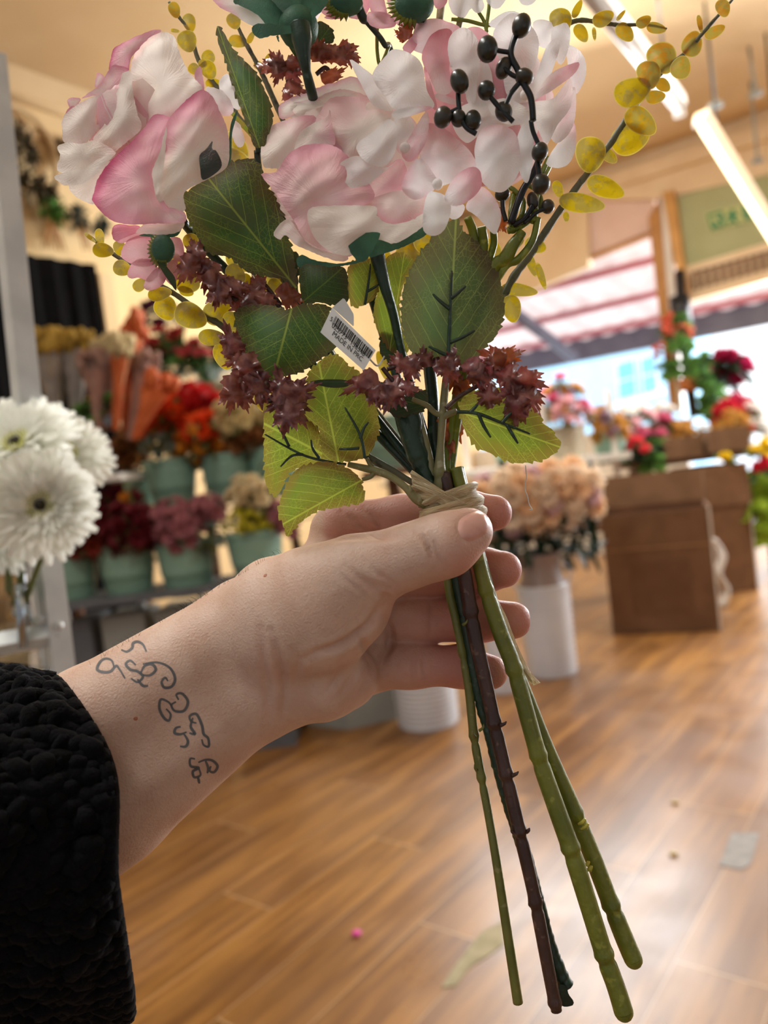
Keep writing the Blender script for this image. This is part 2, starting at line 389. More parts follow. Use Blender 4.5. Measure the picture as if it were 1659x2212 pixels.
# building across the street
bl = thing('building', 'pale blue building with blue sash windows across the street', 'building', D(1300, 900, 22))
bp0 = D(1330, 800, 22)
def onB(px, py, off=0): return onplane(px, py, bp0, B, off)
def slabB(name, pts, off, th, m, par): V, F = prismVF([onB(x, y, off) for x, y in pts], B*th); return mk(name, V, F, m, par, smooth=False)
slabB('wall', [(900, 860), (1472, 640), (1480, 1016), (900, 1090)], 0, 3, M_stucco, bl)
for pts in ([(1333, 787), (1367, 777), (1372, 852), (1338, 862)], [(1384, 776), (1412, 768), (1418, 842), (1391, 850)]):
    cx = sum(p[0] for p in pts)/4; cy = sum(p[1] for p in pts)/4
    big = [(cx+(x-cx)*1.25, cy+(y-cy)*1.14) for x, y in pts]
    f = slabB('window', big, -.15, .14, M_whitetrim, bl); slabB('pane', pts, -.2, .04, M_winblue, f)
    slabB('glazing_bar', [((pts[0][0]+pts[3][0])/2, (pts[0][1]+pts[3][1])/2-1.5), ((pts[1][0]+pts[2][0])/2, (pts[1][1]+pts[2][1])/2-1.5), ((pts[1][0]+pts[2][0])/2, (pts[1][1]+pts[2][1])/2+1.5), ((pts[0][0]+pts[3][0])/2, (pts[0][1]+pts[3][1])/2+1.5)], -.24, .03, M_whitetrim, f)
slabB('window_ledge', [(1325, 872), (1430, 842), (1432, 850), (1327, 880)], -.3, .3, M_whitetrim, bl)

# ------------------------------------------------------------------ artificial flower templates (one mesh each)
M_greens = [plain('foliage_green', '#3f5a2a', '#2c451f', .6, 30, tr=.25), plain('foliage_olive', '#6b6a2f', '#4b4f22', .6, 30, tr=.25), plain('foliage_dark', '#16301a', '#0e2413', .5, 30, tr=.15), plain('foliage_bronze', '#5d4322', '#47331b', .6, 30, tr=.2)]
def flowermat(c1, c2, tr=.3): return plain('petal_'+c1[1:], c1, c2, .7, 40, tr=tr)
def petal_sheet(L, Wd, cup, n=4):
    V = []; F = []
    for i in range(n+1):
        u = i/n
        for j in range(3):
            v = j-1
            w = Wd*math.sin(math.pi*(.12+.80*u))**.8
            V.append((u*L, v*w*.5, cup*L*(u*u) + abs(v)*Wd*.18))
    for i in range(n):
        for j in range(2): F.append((i*3+j, i*3+j+1, (i+1)*3+j+1, (i+1)*3+j))
    return np.array(V), F
def bloomVF(style, R, rng):
    mb = MB()
    if style == 'rose':
        rings = [(3, .55, 1.6), (5, .75, 1.05), (6, .92, .62), (7, 1.0, .25)]
    elif style == 'daisy':
        rings = [(16, 1.0, .12), (14, .85, .3), (10, .5, .6)]
    elif style == 'puff':
        rings = [(5, .5, 1.5), (8, .75, .9), (9, .9, .4), (9, .9, 0.0), (7, .8, -.4)]
    else: rings = [(5, 1.0, .15), (5, .7, .6)]
    for q, (k, s, e) in enumerate(rings):
        for i in range(k):
            Wd = R*s*(1.5*2.6/k if style == 'daisy' else min(1.1, 5.2/k))
            V, F = petal_sheet(R*s, Wd, .25 if e < .8 else -.1)
            ca, sa = math.cos(e*.9+rng.uniform(-.1, .1)), math.sin(e*.9)
            V = np.stack([V[:, 0]*ca-V[:, 2]*sa, V[:, 1], V[:, 0]*sa+V[:, 2]*ca], 1)
            th = 2*math.pi*(i+.37*q)/k+rng.uniform(-.15, .15)
            V = np.stack([V[:, 0]*math.cos(th)-V[:, 1]*math.sin(th), V[:, 0]*math.sin(th)+V[:, 1]*math.cos(th), V[:, 2]], 1)
            mb.add(V, F, 0)
    return mb
def leafVF(L, Wd):
    V, F = petal_sheet(L, Wd, -.15, 5); return V, F
FT = {}
def flower_template(key, style, R, petal, leaf, stem=.22, leaves=4, center=None, multi=1):
    rng = random.Random(hash(key) % 1000 if False else sum(map(ord, key)))
    mb = MB(); mats = [petal, leaf]+([center] if center else [])
    for m in range(multi):
        b = bloomVF(style, R, rng); V = np.vstack(b.V)
        off = np.zeros(3)
        if multi > 1:
            a = m*2.4; off = np.array([math.cos(a)*R*1.25*(m > 0), math.sin(a)*R*1.25*(m > 0), -.5*R*(m > 0)+rng.uniform(-.3, .3)*R])
            ax = np.array([math.cos(a), math.sin(a), 1.2]) if m else np.array([0, 0, 1.]); ax /= np.linalg.norm(ax)
            q = Vector((0, 0, 1)).rotation_difference(Vector(ax)).to_matrix(); V = V@np.array(q).T
            mb.add(*tubeVF([tuple(off), (0, 0, -R*1.6)], .0022, 5), 1)
        mb.add(V+off, b.F, 0)
        if center: mb.add(*sphereVF(off+np.array((0, 0, R*.12)), R*.2, 8, 5), 2)
    mb.add(*tubeVF([(0, 0, -.2*R), (.004, 0, -.5*stem), (0, 0, -stem)], .003, 6), 1)
    for i in range(leaves):
        V, F = leafVF(R*rng.uniform(1.3, 1.9), R*.8); th = i*2.39+rng.random(); e = rng.uniform(-.2, .5)
        V = np.stack([V[:, 0]*math.cos(e)-V[:, 2]*math.sin(e), V[:, 1], V[:, 0]*math.sin(e)+V[:, 2]*math.cos(e)], 1)
        V = np.stack([V[:, 0]*math.cos(th)-V[:, 1]*math.sin(th), V[:, 0]*math.sin(th)+V[:, 1]*math.cos(th), V[:, 2]-R*(.5+.5*i/leaves)], 1)
        mb.add(V, F, 1)
    V = np.vstack(mb.V)
    me = bpy.data.meshes.new(key); me.from_pydata([tuple(v) for v in V], [], mb.F)
    for m_ in mats: me.materials.append(m_)
    me.polygons.foreach_set('material_index', np.array(mb.M, dtype=np.int32)); me.polygons.foreach_set('use_smooth', np.full(len(mb.F), True)); me.update()
    FT[key] = me
    return me
GROW = dict(orange=1.55, red=1.55, amber=1.45, cream=1.5, bronze=1.5, greyleaf=1.1, burgundy=1.4, rust=1.45, dusty=1.2, ivory=1.35, pink=1.25, plum=1.3, peach=1.45, peachpale=1.45, blush=1.3)
def put_flower(key, name, p, up, label, cat, group, s=1.0, spin=None):
    o = bpy.data.objects.new(name, FT[key]); COL.objects.link(o)
    q = Vector((0, 0, 1)).rotation_difference(Vector(up).normalized())
    o.rotation_euler = (q.to_matrix() @ Matrix.Rotation(random.uniform(0, 6.28) if spin is None else spin, 3, 'Z')).to_euler()
    s *= GROW.get(key, 1.0); o.location = p; o.scale = (s, s, s); return tag(o, label, cat, group)
for key, style, R, c1, c2, gi, kw in [
    ('orange', 'puff', .036, '#ee5a18', '#dc4010', 1, dict(leaves=2)), ('red', 'puff', .036, '#d2221f', '#b3161a', 0, dict(leaves=2)), ('amber', 'puff', .03, '#d99327', '#c06a1c', 1, {}),
    ('cream', 'puff', .034, '#e6d6a2', '#d2bd84', 1, {}), ('bronze', 'puff', .03, '#a5713c', '#8a4f30', 3, {}), ('greyleaf', 'five', .03, '#8d9a8c', '#7a8878', 1, {}),
    ('burgundy', 'puff', .033, '#7a1424', '#5c0f1c', 3, {}), ('rust', 'puff', .03, '#8f2f1c', '#742418', 3, {}), ('dusty', 'five', .03, '#b9777c', '#a0626a', 1, dict(multi=3)),
    ('ivory', 'puff', .03, '#ecdcb8', '#dcc794', 1, {}), ('poinsettia', 'daisy', .06, '#b01b2a', '#8e1322', 0, dict(center=M_greens[1])), ('coralp', 'daisy', .05, '#cf4a58', '#b83746', 0, dict(center=M_greens[1])),
    ('plum', 'puff', .04, '#5d1a3a', '#46132c', 2, {}), ('peach', 'puff', .055, '#fbdcb4', '#f4c99c', 2, {}), ('peachpale', 'puff', .055, '#fbead4', '#f5ddc0', 2, {}), ('blush', 'puff', .052, '#e6c6c8', '#dcb6ba', 2, {}),
    ('pink', 'puff', .045, '#dd6f8d', '#c9567a', 0, {}), ('palepink', 'five', .04, '#eec3c8', '#e4aeb8', 1, dict(multi=3)), ('coral', 'puff', .05, '#ee4d55', '#de3a48', 0, {}), ('magenta', 'puff', .08, '#c2275f', '#a91c50', 2, {}),
    ('hotpink', 'puff', .07, '#d83a6a', '#c32a58', 0, {}), ('yellow', 'puff', .045, '#f0d21e', '#e2be12', 0, {}), ('white', 'five', .04, '#f4f0ea', '#e6e2dc', 1, dict(multi=3)), ('gold', 'five', .05, '#cf9b4a', '#b98438', 1, dict(multi=4)),
    ('salmon', 'five', .04, '#ea7c63', '#da664f', 0, dict(multi=2)), ('scarlet', 'puff', .08, '#d6213a', '#bf162f', 0, {}), ('greenspray', 'five', .06, '#6c9a48', '#54803a', 0, dict(multi=4)), ('limespray', 'five', .07, '#a9c23c', '#93ad32', 0, dict(multi=4)),
    ('mauve', 'five', .03, '#a78a9c', '#8e7488', 1, dict(multi=3)), ('bluewhite', 'five', .02, '#b7c6d2', '#9fb2c2', 0, dict(multi=4)), ('tinyyellow', 'five', .02, '#d7cc3a', '#c2b62c', 0, dict(multi=4))]:
    flower_template(key, style, R, flowermat(c1, c2), M_greens[gi], **kw)

# ------------------------------------------------------------------ buckets
def bucket_mesh():
    mb = MB()
    V, F = lathe([(.0, .0), (.088, 0), (.090, .004), (.098, .05), (.110, .13), (.118, .19), (.122, .215), (.128, .222), (.128, .230), (.120, .230), (.114, .19), (.095, .06), (.086, .02), (0, .02)], 36)
    mb.add(V, F); return mb
def bucket(px, py, depth, wpx, label, mat, group=None):
    "bucket with its base centre at the pixel"
    p = D(px, py, depth); s = (wpx*depth/FPX)/.256
    t = thing('flower_bucket', label, 'bucket', p, group)
    V, F = lathe([(.0, .0), (.088, 0), (.090, .004), (.098, .05), (.104, .09), (.107, .093), (.109, .099), (.108, .105), (.113, .15), (.118, .19), (.121, .21), (.113, .20), (.095, .06), (.086, .02), (0, .02)], 36)
    mk('body', V*s+np.array(p), F, mat, t)
    th = np.linspace(0, 2*math.pi, 37)[:-1]
    V, F = lathe([(.121, .206), (.127, .210), (.129, .218), (.127, .226), (.121, .230), (.117, .226), (.118, .212), (.121, .206)], 36)
    mk('rim', V*s+np.array(p), F, mat, t)
    t['s'] = 1.0; del t['s']
    return p, s
def fill(p, s, items, rad=.15, h0=.24, h1=.40, tilt=.8, fwd_bias=.25):
    "flowers rising from the bucket mouth; items: (template, name, count, label, category, group, azimuth range)"
    ctr = Vector(p)+Z*.16*s
    for key, name, cnt, label, cat, group, az in items:
        for i in range(cnt):
            a = math.radians(random.uniform(*az)); rr = rad*s*math.sqrt(random.random())
            q = Vector(p)+Vector((math.cos(a)*rr, math.sin(a)*rr, (h0+(h1-h0)*(1-(rr/(rad*s))**2)*random.uniform(.75, 1.1))*s))
            up = (q-ctr).normalized()+Vector((0, -fwd_bias, 0))
            put_flower(key, name, q, up, label+clock(math.cos(a)*rr/(rad*s), 1-2*(q.z-p[2]-h0*s)/((h1-h0)*s)), cat, group)
CLK = 'twelve one two three four five six seven eight nine ten eleven'.split()
def clock(ux, uy):
    h = CLK[int(round(math.degrees(math.atan2(ux, -uy))/30)) % 12]
    return (', rim at %s o\'clock' if math.hypot(ux, uy) > .66 else ', inner at %s o\'clock' if math.hypot(ux, uy) > .33 else ', heart toward %s o\'clock') % h
def mass(key, name, box, dep, n, label, cat, group, dj=.13):
    x0, y0, x1, y1 = box; cx, cy = (x0+x1)/2, (y0+y1)/2
    for i in range(n):
        r_ = math.sqrt((i+.5)/n); a_ = i*2.39996+box[0]; ux, uy = r_*math.cos(a_), r_*math.sin(a_)
        x, y = cx+ux*(x1-x0)/2, cy+uy*(y1-y0)/2; d_ = dep+random.uniform(-.04, .04)-dj*math.sqrt(max(0, 1-r_*r_))
        put_flower(key, name, D(x, y, d_), (ux*.9, -.9*math.sqrt(max(.1, 1-r_*r_)), .35-uy*.8), label+clock(ux, uy), cat, group)
bucket(312, 1092, 3.95, 84, 'small sage bucket half hidden at the left end of the upper row', M_sage)
bucket(380, 1098, 3.7, 118, 'sage bucket holding the orange and red flowers, upper row', M_sage)
bucket(500, 1086, 3.7, 118, 'sage bucket holding cream flowers beside the orange ones', M_sage)
bucket(600, 1070, 3.7, 116, 'sage bucket at the right of the upper row, mostly behind the bouquet leaves', M_sage)
bucket(845, 1012, 3.9, 125, 'sage bucket seen between bouquet stems above the hand', M_sage)
bucket(165, 1298, 3.4, 112, 'leftmost sage bucket of the lower row, beside the metal rack', M_sage)
bucket(285, 1288, 3.4, 130, 'sage bucket of burgundy flowers in the lower row', M_sage)
bucket(412, 1284, 3.4, 132, 'sage bucket of dusty pink flowers in the lower row', M_sage)
bucket(562, 1262, 3.4, 130, 'sage bucket of ivory flowers behind the wrist', M_sage)
AF = 'artificial_flower'
mass('bronze', AF, (243, 925, 318, 1010), 3.95, 13, 'bronze faded bloom in the left end bucket of the upper row', 'flower', 'bronze blooms')
mass('greyleaf', 'foliage_spray', (300, 925, 400, 985), 3.72, 9, 'grey green spray under the orange blooms', 'foliage', 'sprays under the orange blooms')
mass('orange', AF, (292, 852, 400, 935), 3.72, 20, 'bright orange bloom in the upper row bucket', 'flower', 'orange blooms')
mass('red', AF, (350, 835, 485, 925), 3.80, 24, 'red bloom beside the orange blooms, upper row bucket', 'flower', 'red blooms')
mass('orange', AF, (385, 890, 490, 960), 3.68, 11, 'orange bloom low at the right of the red blooms', 'flower', 'orange blooms right of the red')
mass('amber', AF, (365, 925, 480, 1000), 3.68, 9, 'amber bloom low at the front of the orange bucket', 'flower', 'amber blooms')
mass('cream', AF, (462, 858, 545, 945), 3.66, 14, 'cream bloom in the upper row bucket right of the orange', 'flower', 'cream blooms')
mass('bronze', AF, (470, 910, 580, 985), 3.70, 14, 'bronze bloom under the cream blooms of the upper row', 'flower', 'bronze under cream')
mass('cream', AF, (540, 830, 680, 960), 3.72, 16, 'cream bloom behind the left bouquet leaves', 'flower', 'cream blooms behind leaves')
mass('burgundy', AF, (180, 1050, 300, 1120), 3.52, 9, 'burgundy bloom high at the back of the second lower bucket', 'flower', 'burgundy blooms at the back')
mass('rust', AF, (120, 1110, 240, 1205), 3.38, 20, 'rust red bloom in the leftmost lower bucket', 'flower', 'rust blooms')
mass('burgundy', AF, (200, 1090, 345, 1200), 3.38, 26, 'burgundy bloom in the second lower bucket', 'flower', 'burgundy blooms')
mass('dusty', AF, (315, 1085, 430, 1185), 3.36, 13, 'dusty pink bloom spray in the third lower bucket', 'flower', 'dusty pink sprays')
mass('dusty', AF, (405, 1075, 480, 1140), 3.45, 7, 'dusty pink spray at the right back of the third lower bucket', 'flower', 'dusty pink sprays at the back')
mass('greyleaf', 'foliage_spray', (360, 1130, 500, 1190), 3.40, 7, 'grey green spray among the dusty pink flowers', 'foliage', 'sprays among dusty pink')
mass('ivory', AF, (492, 1030, 600, 1115), 3.42, 15, 'ivory bloom in the bucket behind the wrist', 'flower', 'ivory blooms')
mass('tinyyellow', 'foliage_spray', (480, 1090, 590, 1160), 3.38, 9, 'small yellow green spray among the ivory blooms', 'foliage', 'sprays among ivory')
mass('dusty', AF, (575, 1085, 640, 1150), 3.40, 6, 'dusty pink spray at the right of the ivory blooms', 'flower', 'dusty pink beside ivory')
for i_, (x, y) in enumerate([(268, 1075), (415, 930), (282, 1100)]): put_flower('amber', AF, D(x, y, 3.3), (0, -1, .3), ['small amber bloom at the top of the burgundy bucket', 'amber bloom at the centre of the red and orange blooms', 'amber bloom left of the burgundy centre'][i_], 'flower', None, .6)
# staging: shelf boards and grey stands under the buckets
st = thing('display_staging', 'stepped staging with dark brown boards carrying the rows of sage buckets', 'display stand', D(400, 1330, 3.6)-Z*D(400, 1330, 3.6).z)
def board(name, pa, pb, back, th, mat, par):
    pa, pb = Vector(pa), Vector(pb); pb.z = pa.z; d = (pb-pa); nb = Z.cross(d).normalized()
    if nb.y < 0: nb = -nb
    V, F = prismVF([pa-nb*.16, pb-nb*.16, pb+nb*back, pa+nb*back], Z*-th); return mk(name, V, F, mat, par, smooth=False)
board('shelf', D(270, 1099, 3.78), D(760, 1040, 3.78), .2, .035, M_cardd, st)
q = D(845, 1012, 3.9); V, F = boxVF((q.x, q.y, q.z-.02), (.15, 0, 0), (0, .15, 0), (0, 0, .018)); mk('shelf', V, F, M_cardd, st, smooth=False); V, F = boxVF((q.x, q.y, q.z/2-.02), (.03, 0, 0), (0, .03, 0), (0, 0, q.z/2-.02)); mk('leg', V, F, M_cardd, st, smooth=False)
board('shelf', D(110, 1299, 3.4), D(640, 1260, 3.4), .2, .03, M_greyd, st)
for px in (150, 300, 460, 640):
    q = D(px, 1180, 3.85); V, F = boxVF((q.x, q.y, .52), (.02, 0, 0), (0, .02, 0), (0, 0, .52)); mk('leg', V, F, M_cardd, st, smooth=False)
for i, (xa, xb, m) in enumerate([(140, 188, M_greyd), (212, 305, M_grey), (330, 430, M_grey), (480, 600, M_greyd)]):
    pa, pb = D(xa, 1303, 3.35), D(xb, 1298, 3.35); zt_ = D(300, 1302, 3.4).z-.04
    V, F = prismVF([(pa.x, pa.y, 0), (pb.x, pa.y, 0), (pb.x, pa.y, zt_), (pa.x, pa.y, zt_)], (0, .25, 0))
    tag(mk('grey_plinth', V, F, m, smooth=False), ['narrow dark plinth under the leftmost lower bucket', 'grey plinth under the burgundy flower bucket', 'grey plinth under the dusty pink flower bucket', 'dark plinth behind the wrist under the ivory bucket'][i], 'plinth')
q = G(700, 1580); V, F = prismVF([G(560, 1560), G(752, 1577), G(752, 1577)+Z*.52, G(560, 1560)+Z*.52], B*.02+Vector((.0, .3, 0)))
pl = thing('display_plinth', 'wide grey plinth standing on the floor below the hand', 'plinth', G(700, 1577))
P0, P1, P2 = G(560, 1553), G(752, 1577), G(860, 1552)
V, F = prismVF([P0, P1, P2, P0+(P2-P1)], Z*.30); mk('body', V, F, M_grey, pl, smooth=False)
V, F = prismVF([P0+Z*.301, P1+Z*.301, P2+Z*.301, P0+(P2-P1)+Z*.301], Z*.02); mk('top', V, F, M_greyd, pl, smooth=False)
# white ribbed pots and the churn
def ribbed(name, px0, px1, pyb, pyt, label, cat, neck=None):
    g = G((px0+px1)/2, pyb); dep = (g-CAM).dot(fwd); R = (px1-px0)/2*dep/FPX; h = (pyb-pyt)*dep/FPX
    t = thing(name, label, cat, g)
    prof = [(0, 0), (R*.92, 0)]
    for i in range(14):
        z = h*(i+.5)/14; prof += [(R*(.91+.05*i/14), z-h*.025), (R*(.97+.05*i/14), z), (R*(.91+.05*i/14), z+h*.025)]
    prof += [(R*1.0, h), (R*.9, h+.01)]
    if neck is None: prof += [(R*.9, h-.02), (0, h*.8)]
    V, F = lathe(prof, 32); mk('body', V+np.array(g), F, M_churn, t)
    if neck:
        hn = (pyt-neck)*dep/FPX
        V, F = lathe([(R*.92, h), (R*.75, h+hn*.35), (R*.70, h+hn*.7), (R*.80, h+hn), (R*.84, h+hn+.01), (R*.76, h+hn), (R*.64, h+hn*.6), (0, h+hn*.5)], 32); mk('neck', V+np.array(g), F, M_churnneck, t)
        for sg in (-1, 1):
            c = np.array(g)+np.array([sg*R*.85, 0, h+hn*.3]); a_ = np.linspace(0, math.pi, 9)
            V, F = tubeVF([c+np.array([sg*math.sin(x)*.035, 0, math.cos(x)*.05]) for x in a_], .008, 8); mk('handle', V, F, M_churn, t)
    else:
        V, F = lathe([(R*1.0, h-.004), (R*1.04, h), (R*1.04, h+.012), (R*.97, h+.012), (R*.96, h)], 32); mk('rim', V+np.array(g), F, M_churn, t)
    return g, R, h
g, R, h = ribbed('milk_churn', 1135, 1250, 1452, 1262, 'white ribbed milk churn holding the peach roses', 'churn', neck=1195)
ribbed('ribbed_pot', 858, 995, 1560, 1415, 'wide white ribbed pot on the floor behind the little finger', 'pot')
ribbed('ribbed_pot', 1058, 1122, 1492, 1330, 'slim white ribbed pot behind the finger tips', 'pot')
cg = Vector((g.x, g.y, D(1170, 1195, 3.8).z))
dd = (Vector((g.x, g.y, 0))-CAM).dot(fwd)-.05
for i in range(34):
    r_ = math.sqrt((i+.5)/34); a_ = i*2.39996; ux, uy = r_*math.cos(a_), r_*math.sin(a_)
    px, py = 1160+ux*145, 1075+uy*68-14*ux; zz = math.sqrt(max(0, 1-r_*r_))
    q = D(px, py, dd-.16*zz+.05); key = ['peachpale', 'peach', 'peachpale', 'blush', 'peachpale', 'peach'][i % 6]
    put_flower(key, 'artificial_rose', q, Vector((ux*.8, -1.0, .25-uy*.7)), {'peach': 'peach artificial rose among those in the white churn', 'peachpale': 'pale cream peach rose among those in the white churn', 'blush': 'blush pink rose among those in the white churn'}[key]+clock(ux, uy), 'flower', {'peach': 'peach roses in the churn', 'peachpale': 'pale roses in the churn', 'blush': 'blush roses in the churn'}[key])
mb = MB()
for i in range(150):
    q = D(random.uniform(1065, 1290), random.uniform(1105, 1205), dd+random.uniform(-.05, .18)); V, F = leafVF(.10, .05)
    Rm = np.array(Matrix.Rotation(random.uniform(0, 6.28), 3, 'Z') @ Matrix.Rotation(random.uniform(-.6, 1.2), 3, 'Y')); mb.add(V@Rm.T+np.array(q), F)
for i in range(10): mb.add(*tubeVF([cg+Vector((0, 0, -.08)), D(1040+i*26, 1110, dd)], .004, 5))
tag(mb.build('rose_foliage', M_greens[2]), 'dark green leaves massed under the peach roses', 'foliage', kind='stuff')
# white shelf behind the churn with its buckets
sh = thing('white_shelf', 'long white shelf unit below the window carrying flower buckets', 'shelf', G(1150, 1250))
pa, pb = D(830, 1040, 5.4), D(1345, 998, 5.6); board('shelf_board', pa, pb, .35, .045, M_white, sh)
for px in (860, 1008, 1180, 1330):
    f_ = (px-830)/515; q = pa+(pb-pa)*f_; V, F = boxVF((q.x, q.y, q.z+.25), (.02, 0, 0), (0, .02, 0), (0, 0, .28)); mk('post', V, F, M_white, sh, smooth=False)
    V, F = boxVF((q.x, q.y, q.z/2-.03), (.02, 0, 0), (0, .02, 0), (0, 0, q.z/2-.02)); mk('leg', V, F, M_white, sh, smooth=False)
board('lower_board', pa-Z*.5, pb-Z*.5, .35, .04, M_cardd, sh)
def bk(px, py, dep, w, lab, m, items, **kw):
    p, s = bucket(px, py, dep, w, lab, m); fill(p, s, items, **kw)
bk(1228, 1003, 5.6, 92, 'cream bucket of pink flowers on the white shelf', M_creampot, [('pink', 'artificial_flower', 14, 'pink bloom in the cream bucket on the white shelf', 'flower', 'pink blooms on the shelf', (0, 360)), ('palepink', 'artificial_flower', 6, 'pale pink spray in the cream shelf bucket', 'flower', 'pale pink sprays', (0, 360)), ('gold', 'foliage_spray', 4, 'tan grass spray above the pink shelf flowers', 'foliage', 'tan sprays on the shelf', (0, 360))], rad=.2, h0=.24, h1=.52)
bk(1322, 1000, 5.7, 78, 'sage bucket at the right end of the white shelf', M_sage, [('mauve', 'artificial_flower', 10, 'mauve grey spray in the sage shelf bucket', 'flower', 'mauve sprays on the shelf', (0, 360)), ('gold', 'foliage_spray', 4, 'tan spray in the sage shelf bucket', 'foliage', 'tan sprays in the sage shelf bucket', (0, 360))], rad=.17, h0=.22, h1=.42)
bk(1110, 1012, 5.5, 92, 'sage bucket on the white shelf behind the toothed leaf', M_sage, [('palepink', 'artificial_flower', 8, 'pale pink spray behind the toothed leaf', 'flower', 'pale pink behind leaf', (0, 360)), ('pink', 'artificial_flower', 4, 'pink bloom behind the toothed leaf', 'flower', 'pink behind leaf', (0, 360))], rad=.17, h0=.22, h1=.42)
# cardboard boxes
def carton(name, bl_, br_, tl_y, label, depthv, flaps):
    a_, b_ = G(*bl_), G(*br_); d = b_-a_; dep = (a_-CAM).dot(fwd); hh = (bl_[1]-tl_y)*dep/FPX*.97
    nb = Vector((-d.y, d.x, 0)).normalized()*depthv
    t = thing(name, label, 'box', (a_+b_)/2)
    th = .006; wv = d.normalized()*.012
    V, F = prismVF([b_-wv, b_, b_+Z*hh, b_-wv+Z*hh], nb.normalized()*-.002); mk('sunlit_edge_strip', V, F, M_white, t, smooth=False)  # white strip added as a painted sunlit rim on the right edge
    for nm, P, e in (('front_panel', [a_, b_, b_+Z*hh, a_+Z*hh], nb.normalized()*th), ('back_panel', [a_+nb, b_+nb, b_+nb+Z*hh, a_+nb+Z*hh], nb.normalized()*th),
                     ('side_panel', [a_, a_+nb, a_+nb+Z*hh, a_+Z*hh], d.normalized()*th), ('side_panel', [b_, b_+nb, b_+nb+Z*hh, b_+Z*hh], d.normalized()*-th), ('bottom_panel', [a_, b_, b_+nb, a_+nb], Z*th)):
        V, F = prismVF(P, e); mk(nm, V, F, M_cardd if nm == 'back_panel' else M_card, t, smooth=False)  # back panel in darker card: shade inside the box put into its colour
    tp = a_+Z*hh; tq = b_+Z*hh
    for nm, P in flaps(tp, tq, nb, d): V, F = prismVF(P, Z*th); mk(nm, V, F, M_card, t, smooth=False)
    return t, a_, b_, hh, nb
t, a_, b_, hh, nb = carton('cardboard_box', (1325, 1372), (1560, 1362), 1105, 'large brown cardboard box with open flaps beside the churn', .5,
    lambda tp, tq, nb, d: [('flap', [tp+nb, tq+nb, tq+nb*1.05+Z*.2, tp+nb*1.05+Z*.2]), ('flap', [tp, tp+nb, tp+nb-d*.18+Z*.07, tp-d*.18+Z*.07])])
V, F = prismVF([a_+(b_-a_)*.02+Z*hh*.70-nb*.001, b_-(b_-a_)*.02+Z*hh*.70-nb*.001, b_-(b_-a_)*.02+Z*hh*.712-nb*.001, a_+(b_-a_)*.02+Z*hh*.712-nb*.001], nb*-.004); mk('tape', V, F, plain('brown_tape', '#a07a55', None, .3), t, smooth=False)
V, F = prismVF([a_+(b_-a_)*.22+Z*hh*.16-nb*.001, a_+(b_-a_)*.78+Z*hh*.16-nb*.001, a_+(b_-a_)*.78+Z*hh*.60-nb*.001, a_+(b_-a_)*.22+Z*hh*.60-nb*.001], nb*-.003); mk('printed_panel', V, F, plain('printed_card', '#705239', '#694b35', .85, 9), t, smooth=False)
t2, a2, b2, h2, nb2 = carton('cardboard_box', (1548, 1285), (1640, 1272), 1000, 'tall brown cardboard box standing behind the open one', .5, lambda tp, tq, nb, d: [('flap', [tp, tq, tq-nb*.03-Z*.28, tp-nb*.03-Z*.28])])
# crumpled white wrap between the boxes
mb = MB()
for k in range(4):
    P = [D(x+random.uniform(-4, 4), y, 5.0) for x, y in [(1540, 1165), (1562, 1200), (1554, 1240), (1574, 1275), (1562, 1311)]]
    mb.add(*tubeVF(catmull([tuple(v+Vector((random.uniform(-.01, .01), .02*k, 0))) for v in P], 5), .012, 7))
tag(mb.build('white_wrap', M_white), 'strip of crumpled white wrap beside the cardboard boxes', 'wrapping')
# flower displays beyond, on a trestle by the doorway
tr = thing('trestle', 'low brown trestle full of flower boxes near the doorway', 'table', G(1520, 1235))
pa, pb = D(1360, 1000, 5.9), D(1680, 960, 5.9); board('top', pa, pb, .4, .05, M_cardd, tr)
for f_ in (.05, .95):
    q = pa+(pb-pa)*f_; V, F = boxVF((q.x, q.y+.1, q.z/2-.03), (.03, 0, 0), (0, .03, 0), (0, 0, q.z/2-.03)); mk('leg', V, F, M_cardd, tr, smooth=False)
for i, (px, py, w, hgt, dep) in enumerate([(1385, 995, 70, 30, 5.85), (1465, 990, 80, 45, 5.85), (1560, 975, 90, 50, 5.85)]):
    q = D(px, py, dep); ww = w*dep/FPX/2; hz = hgt*dep/FPX/2
    V, F = boxVF(q+Z*hz, Vector((ww, .1*ww, 0)), Vector((0, .14, 0)), Z*hz)
    tag(mk('planter_box', V, F, [M_greens[2], M_card, M_card][i], smooth=False), ['dark planter under the coral flowers on the trestle', 'brown planter box under the tan grasses on the trestle', 'brown planter box with white flowers on the trestle'][i], 'planter')
def spray(key, name, pts, dep, label, cat, group, jit=14, up=(0, -.6, .8), s=1.0, n=1):
    cx, cy = sum(p[0] for p in pts)/len(pts), sum(p[1] for p in pts)/len(pts); ext = max(max(abs(p[0]-cx), abs(p[1]-cy)) for p in pts)+jit+1
    for (x, y) in pts:
        for k in range(n):
            jx, jy = random.uniform(-jit, jit), random.uniform(-jit, jit); q = D(x+jx, y+jy, dep+random.uniform(-.1, .1))
            put_flower(key, name, q, Vector(up)+Vector((random.uniform(-.5, .5), random.uniform(-.3, .1), random.uniform(-.3, .3))), label+clock((x+jx-cx)/ext, (y+jy-cy)/ext), cat, group, s)
spray('white', 'artificial_flower', [(1345, 905), (1370, 895), (1330, 930), (1420, 885), (1440, 890), (1300, 950)], 6.1, 'white spray above the coral and pink trestle flowers', 'flower', 'white sprays over the trestle', 12, n=2)
spray('pink', 'artificial_flower', [(1340, 945), (1395, 930), (1420, 945), (1440, 905)], 5.85, 'pink bloom beside the coral ones on the trestle', 'flower', 'pink blooms on the trestle', 10, n=2)
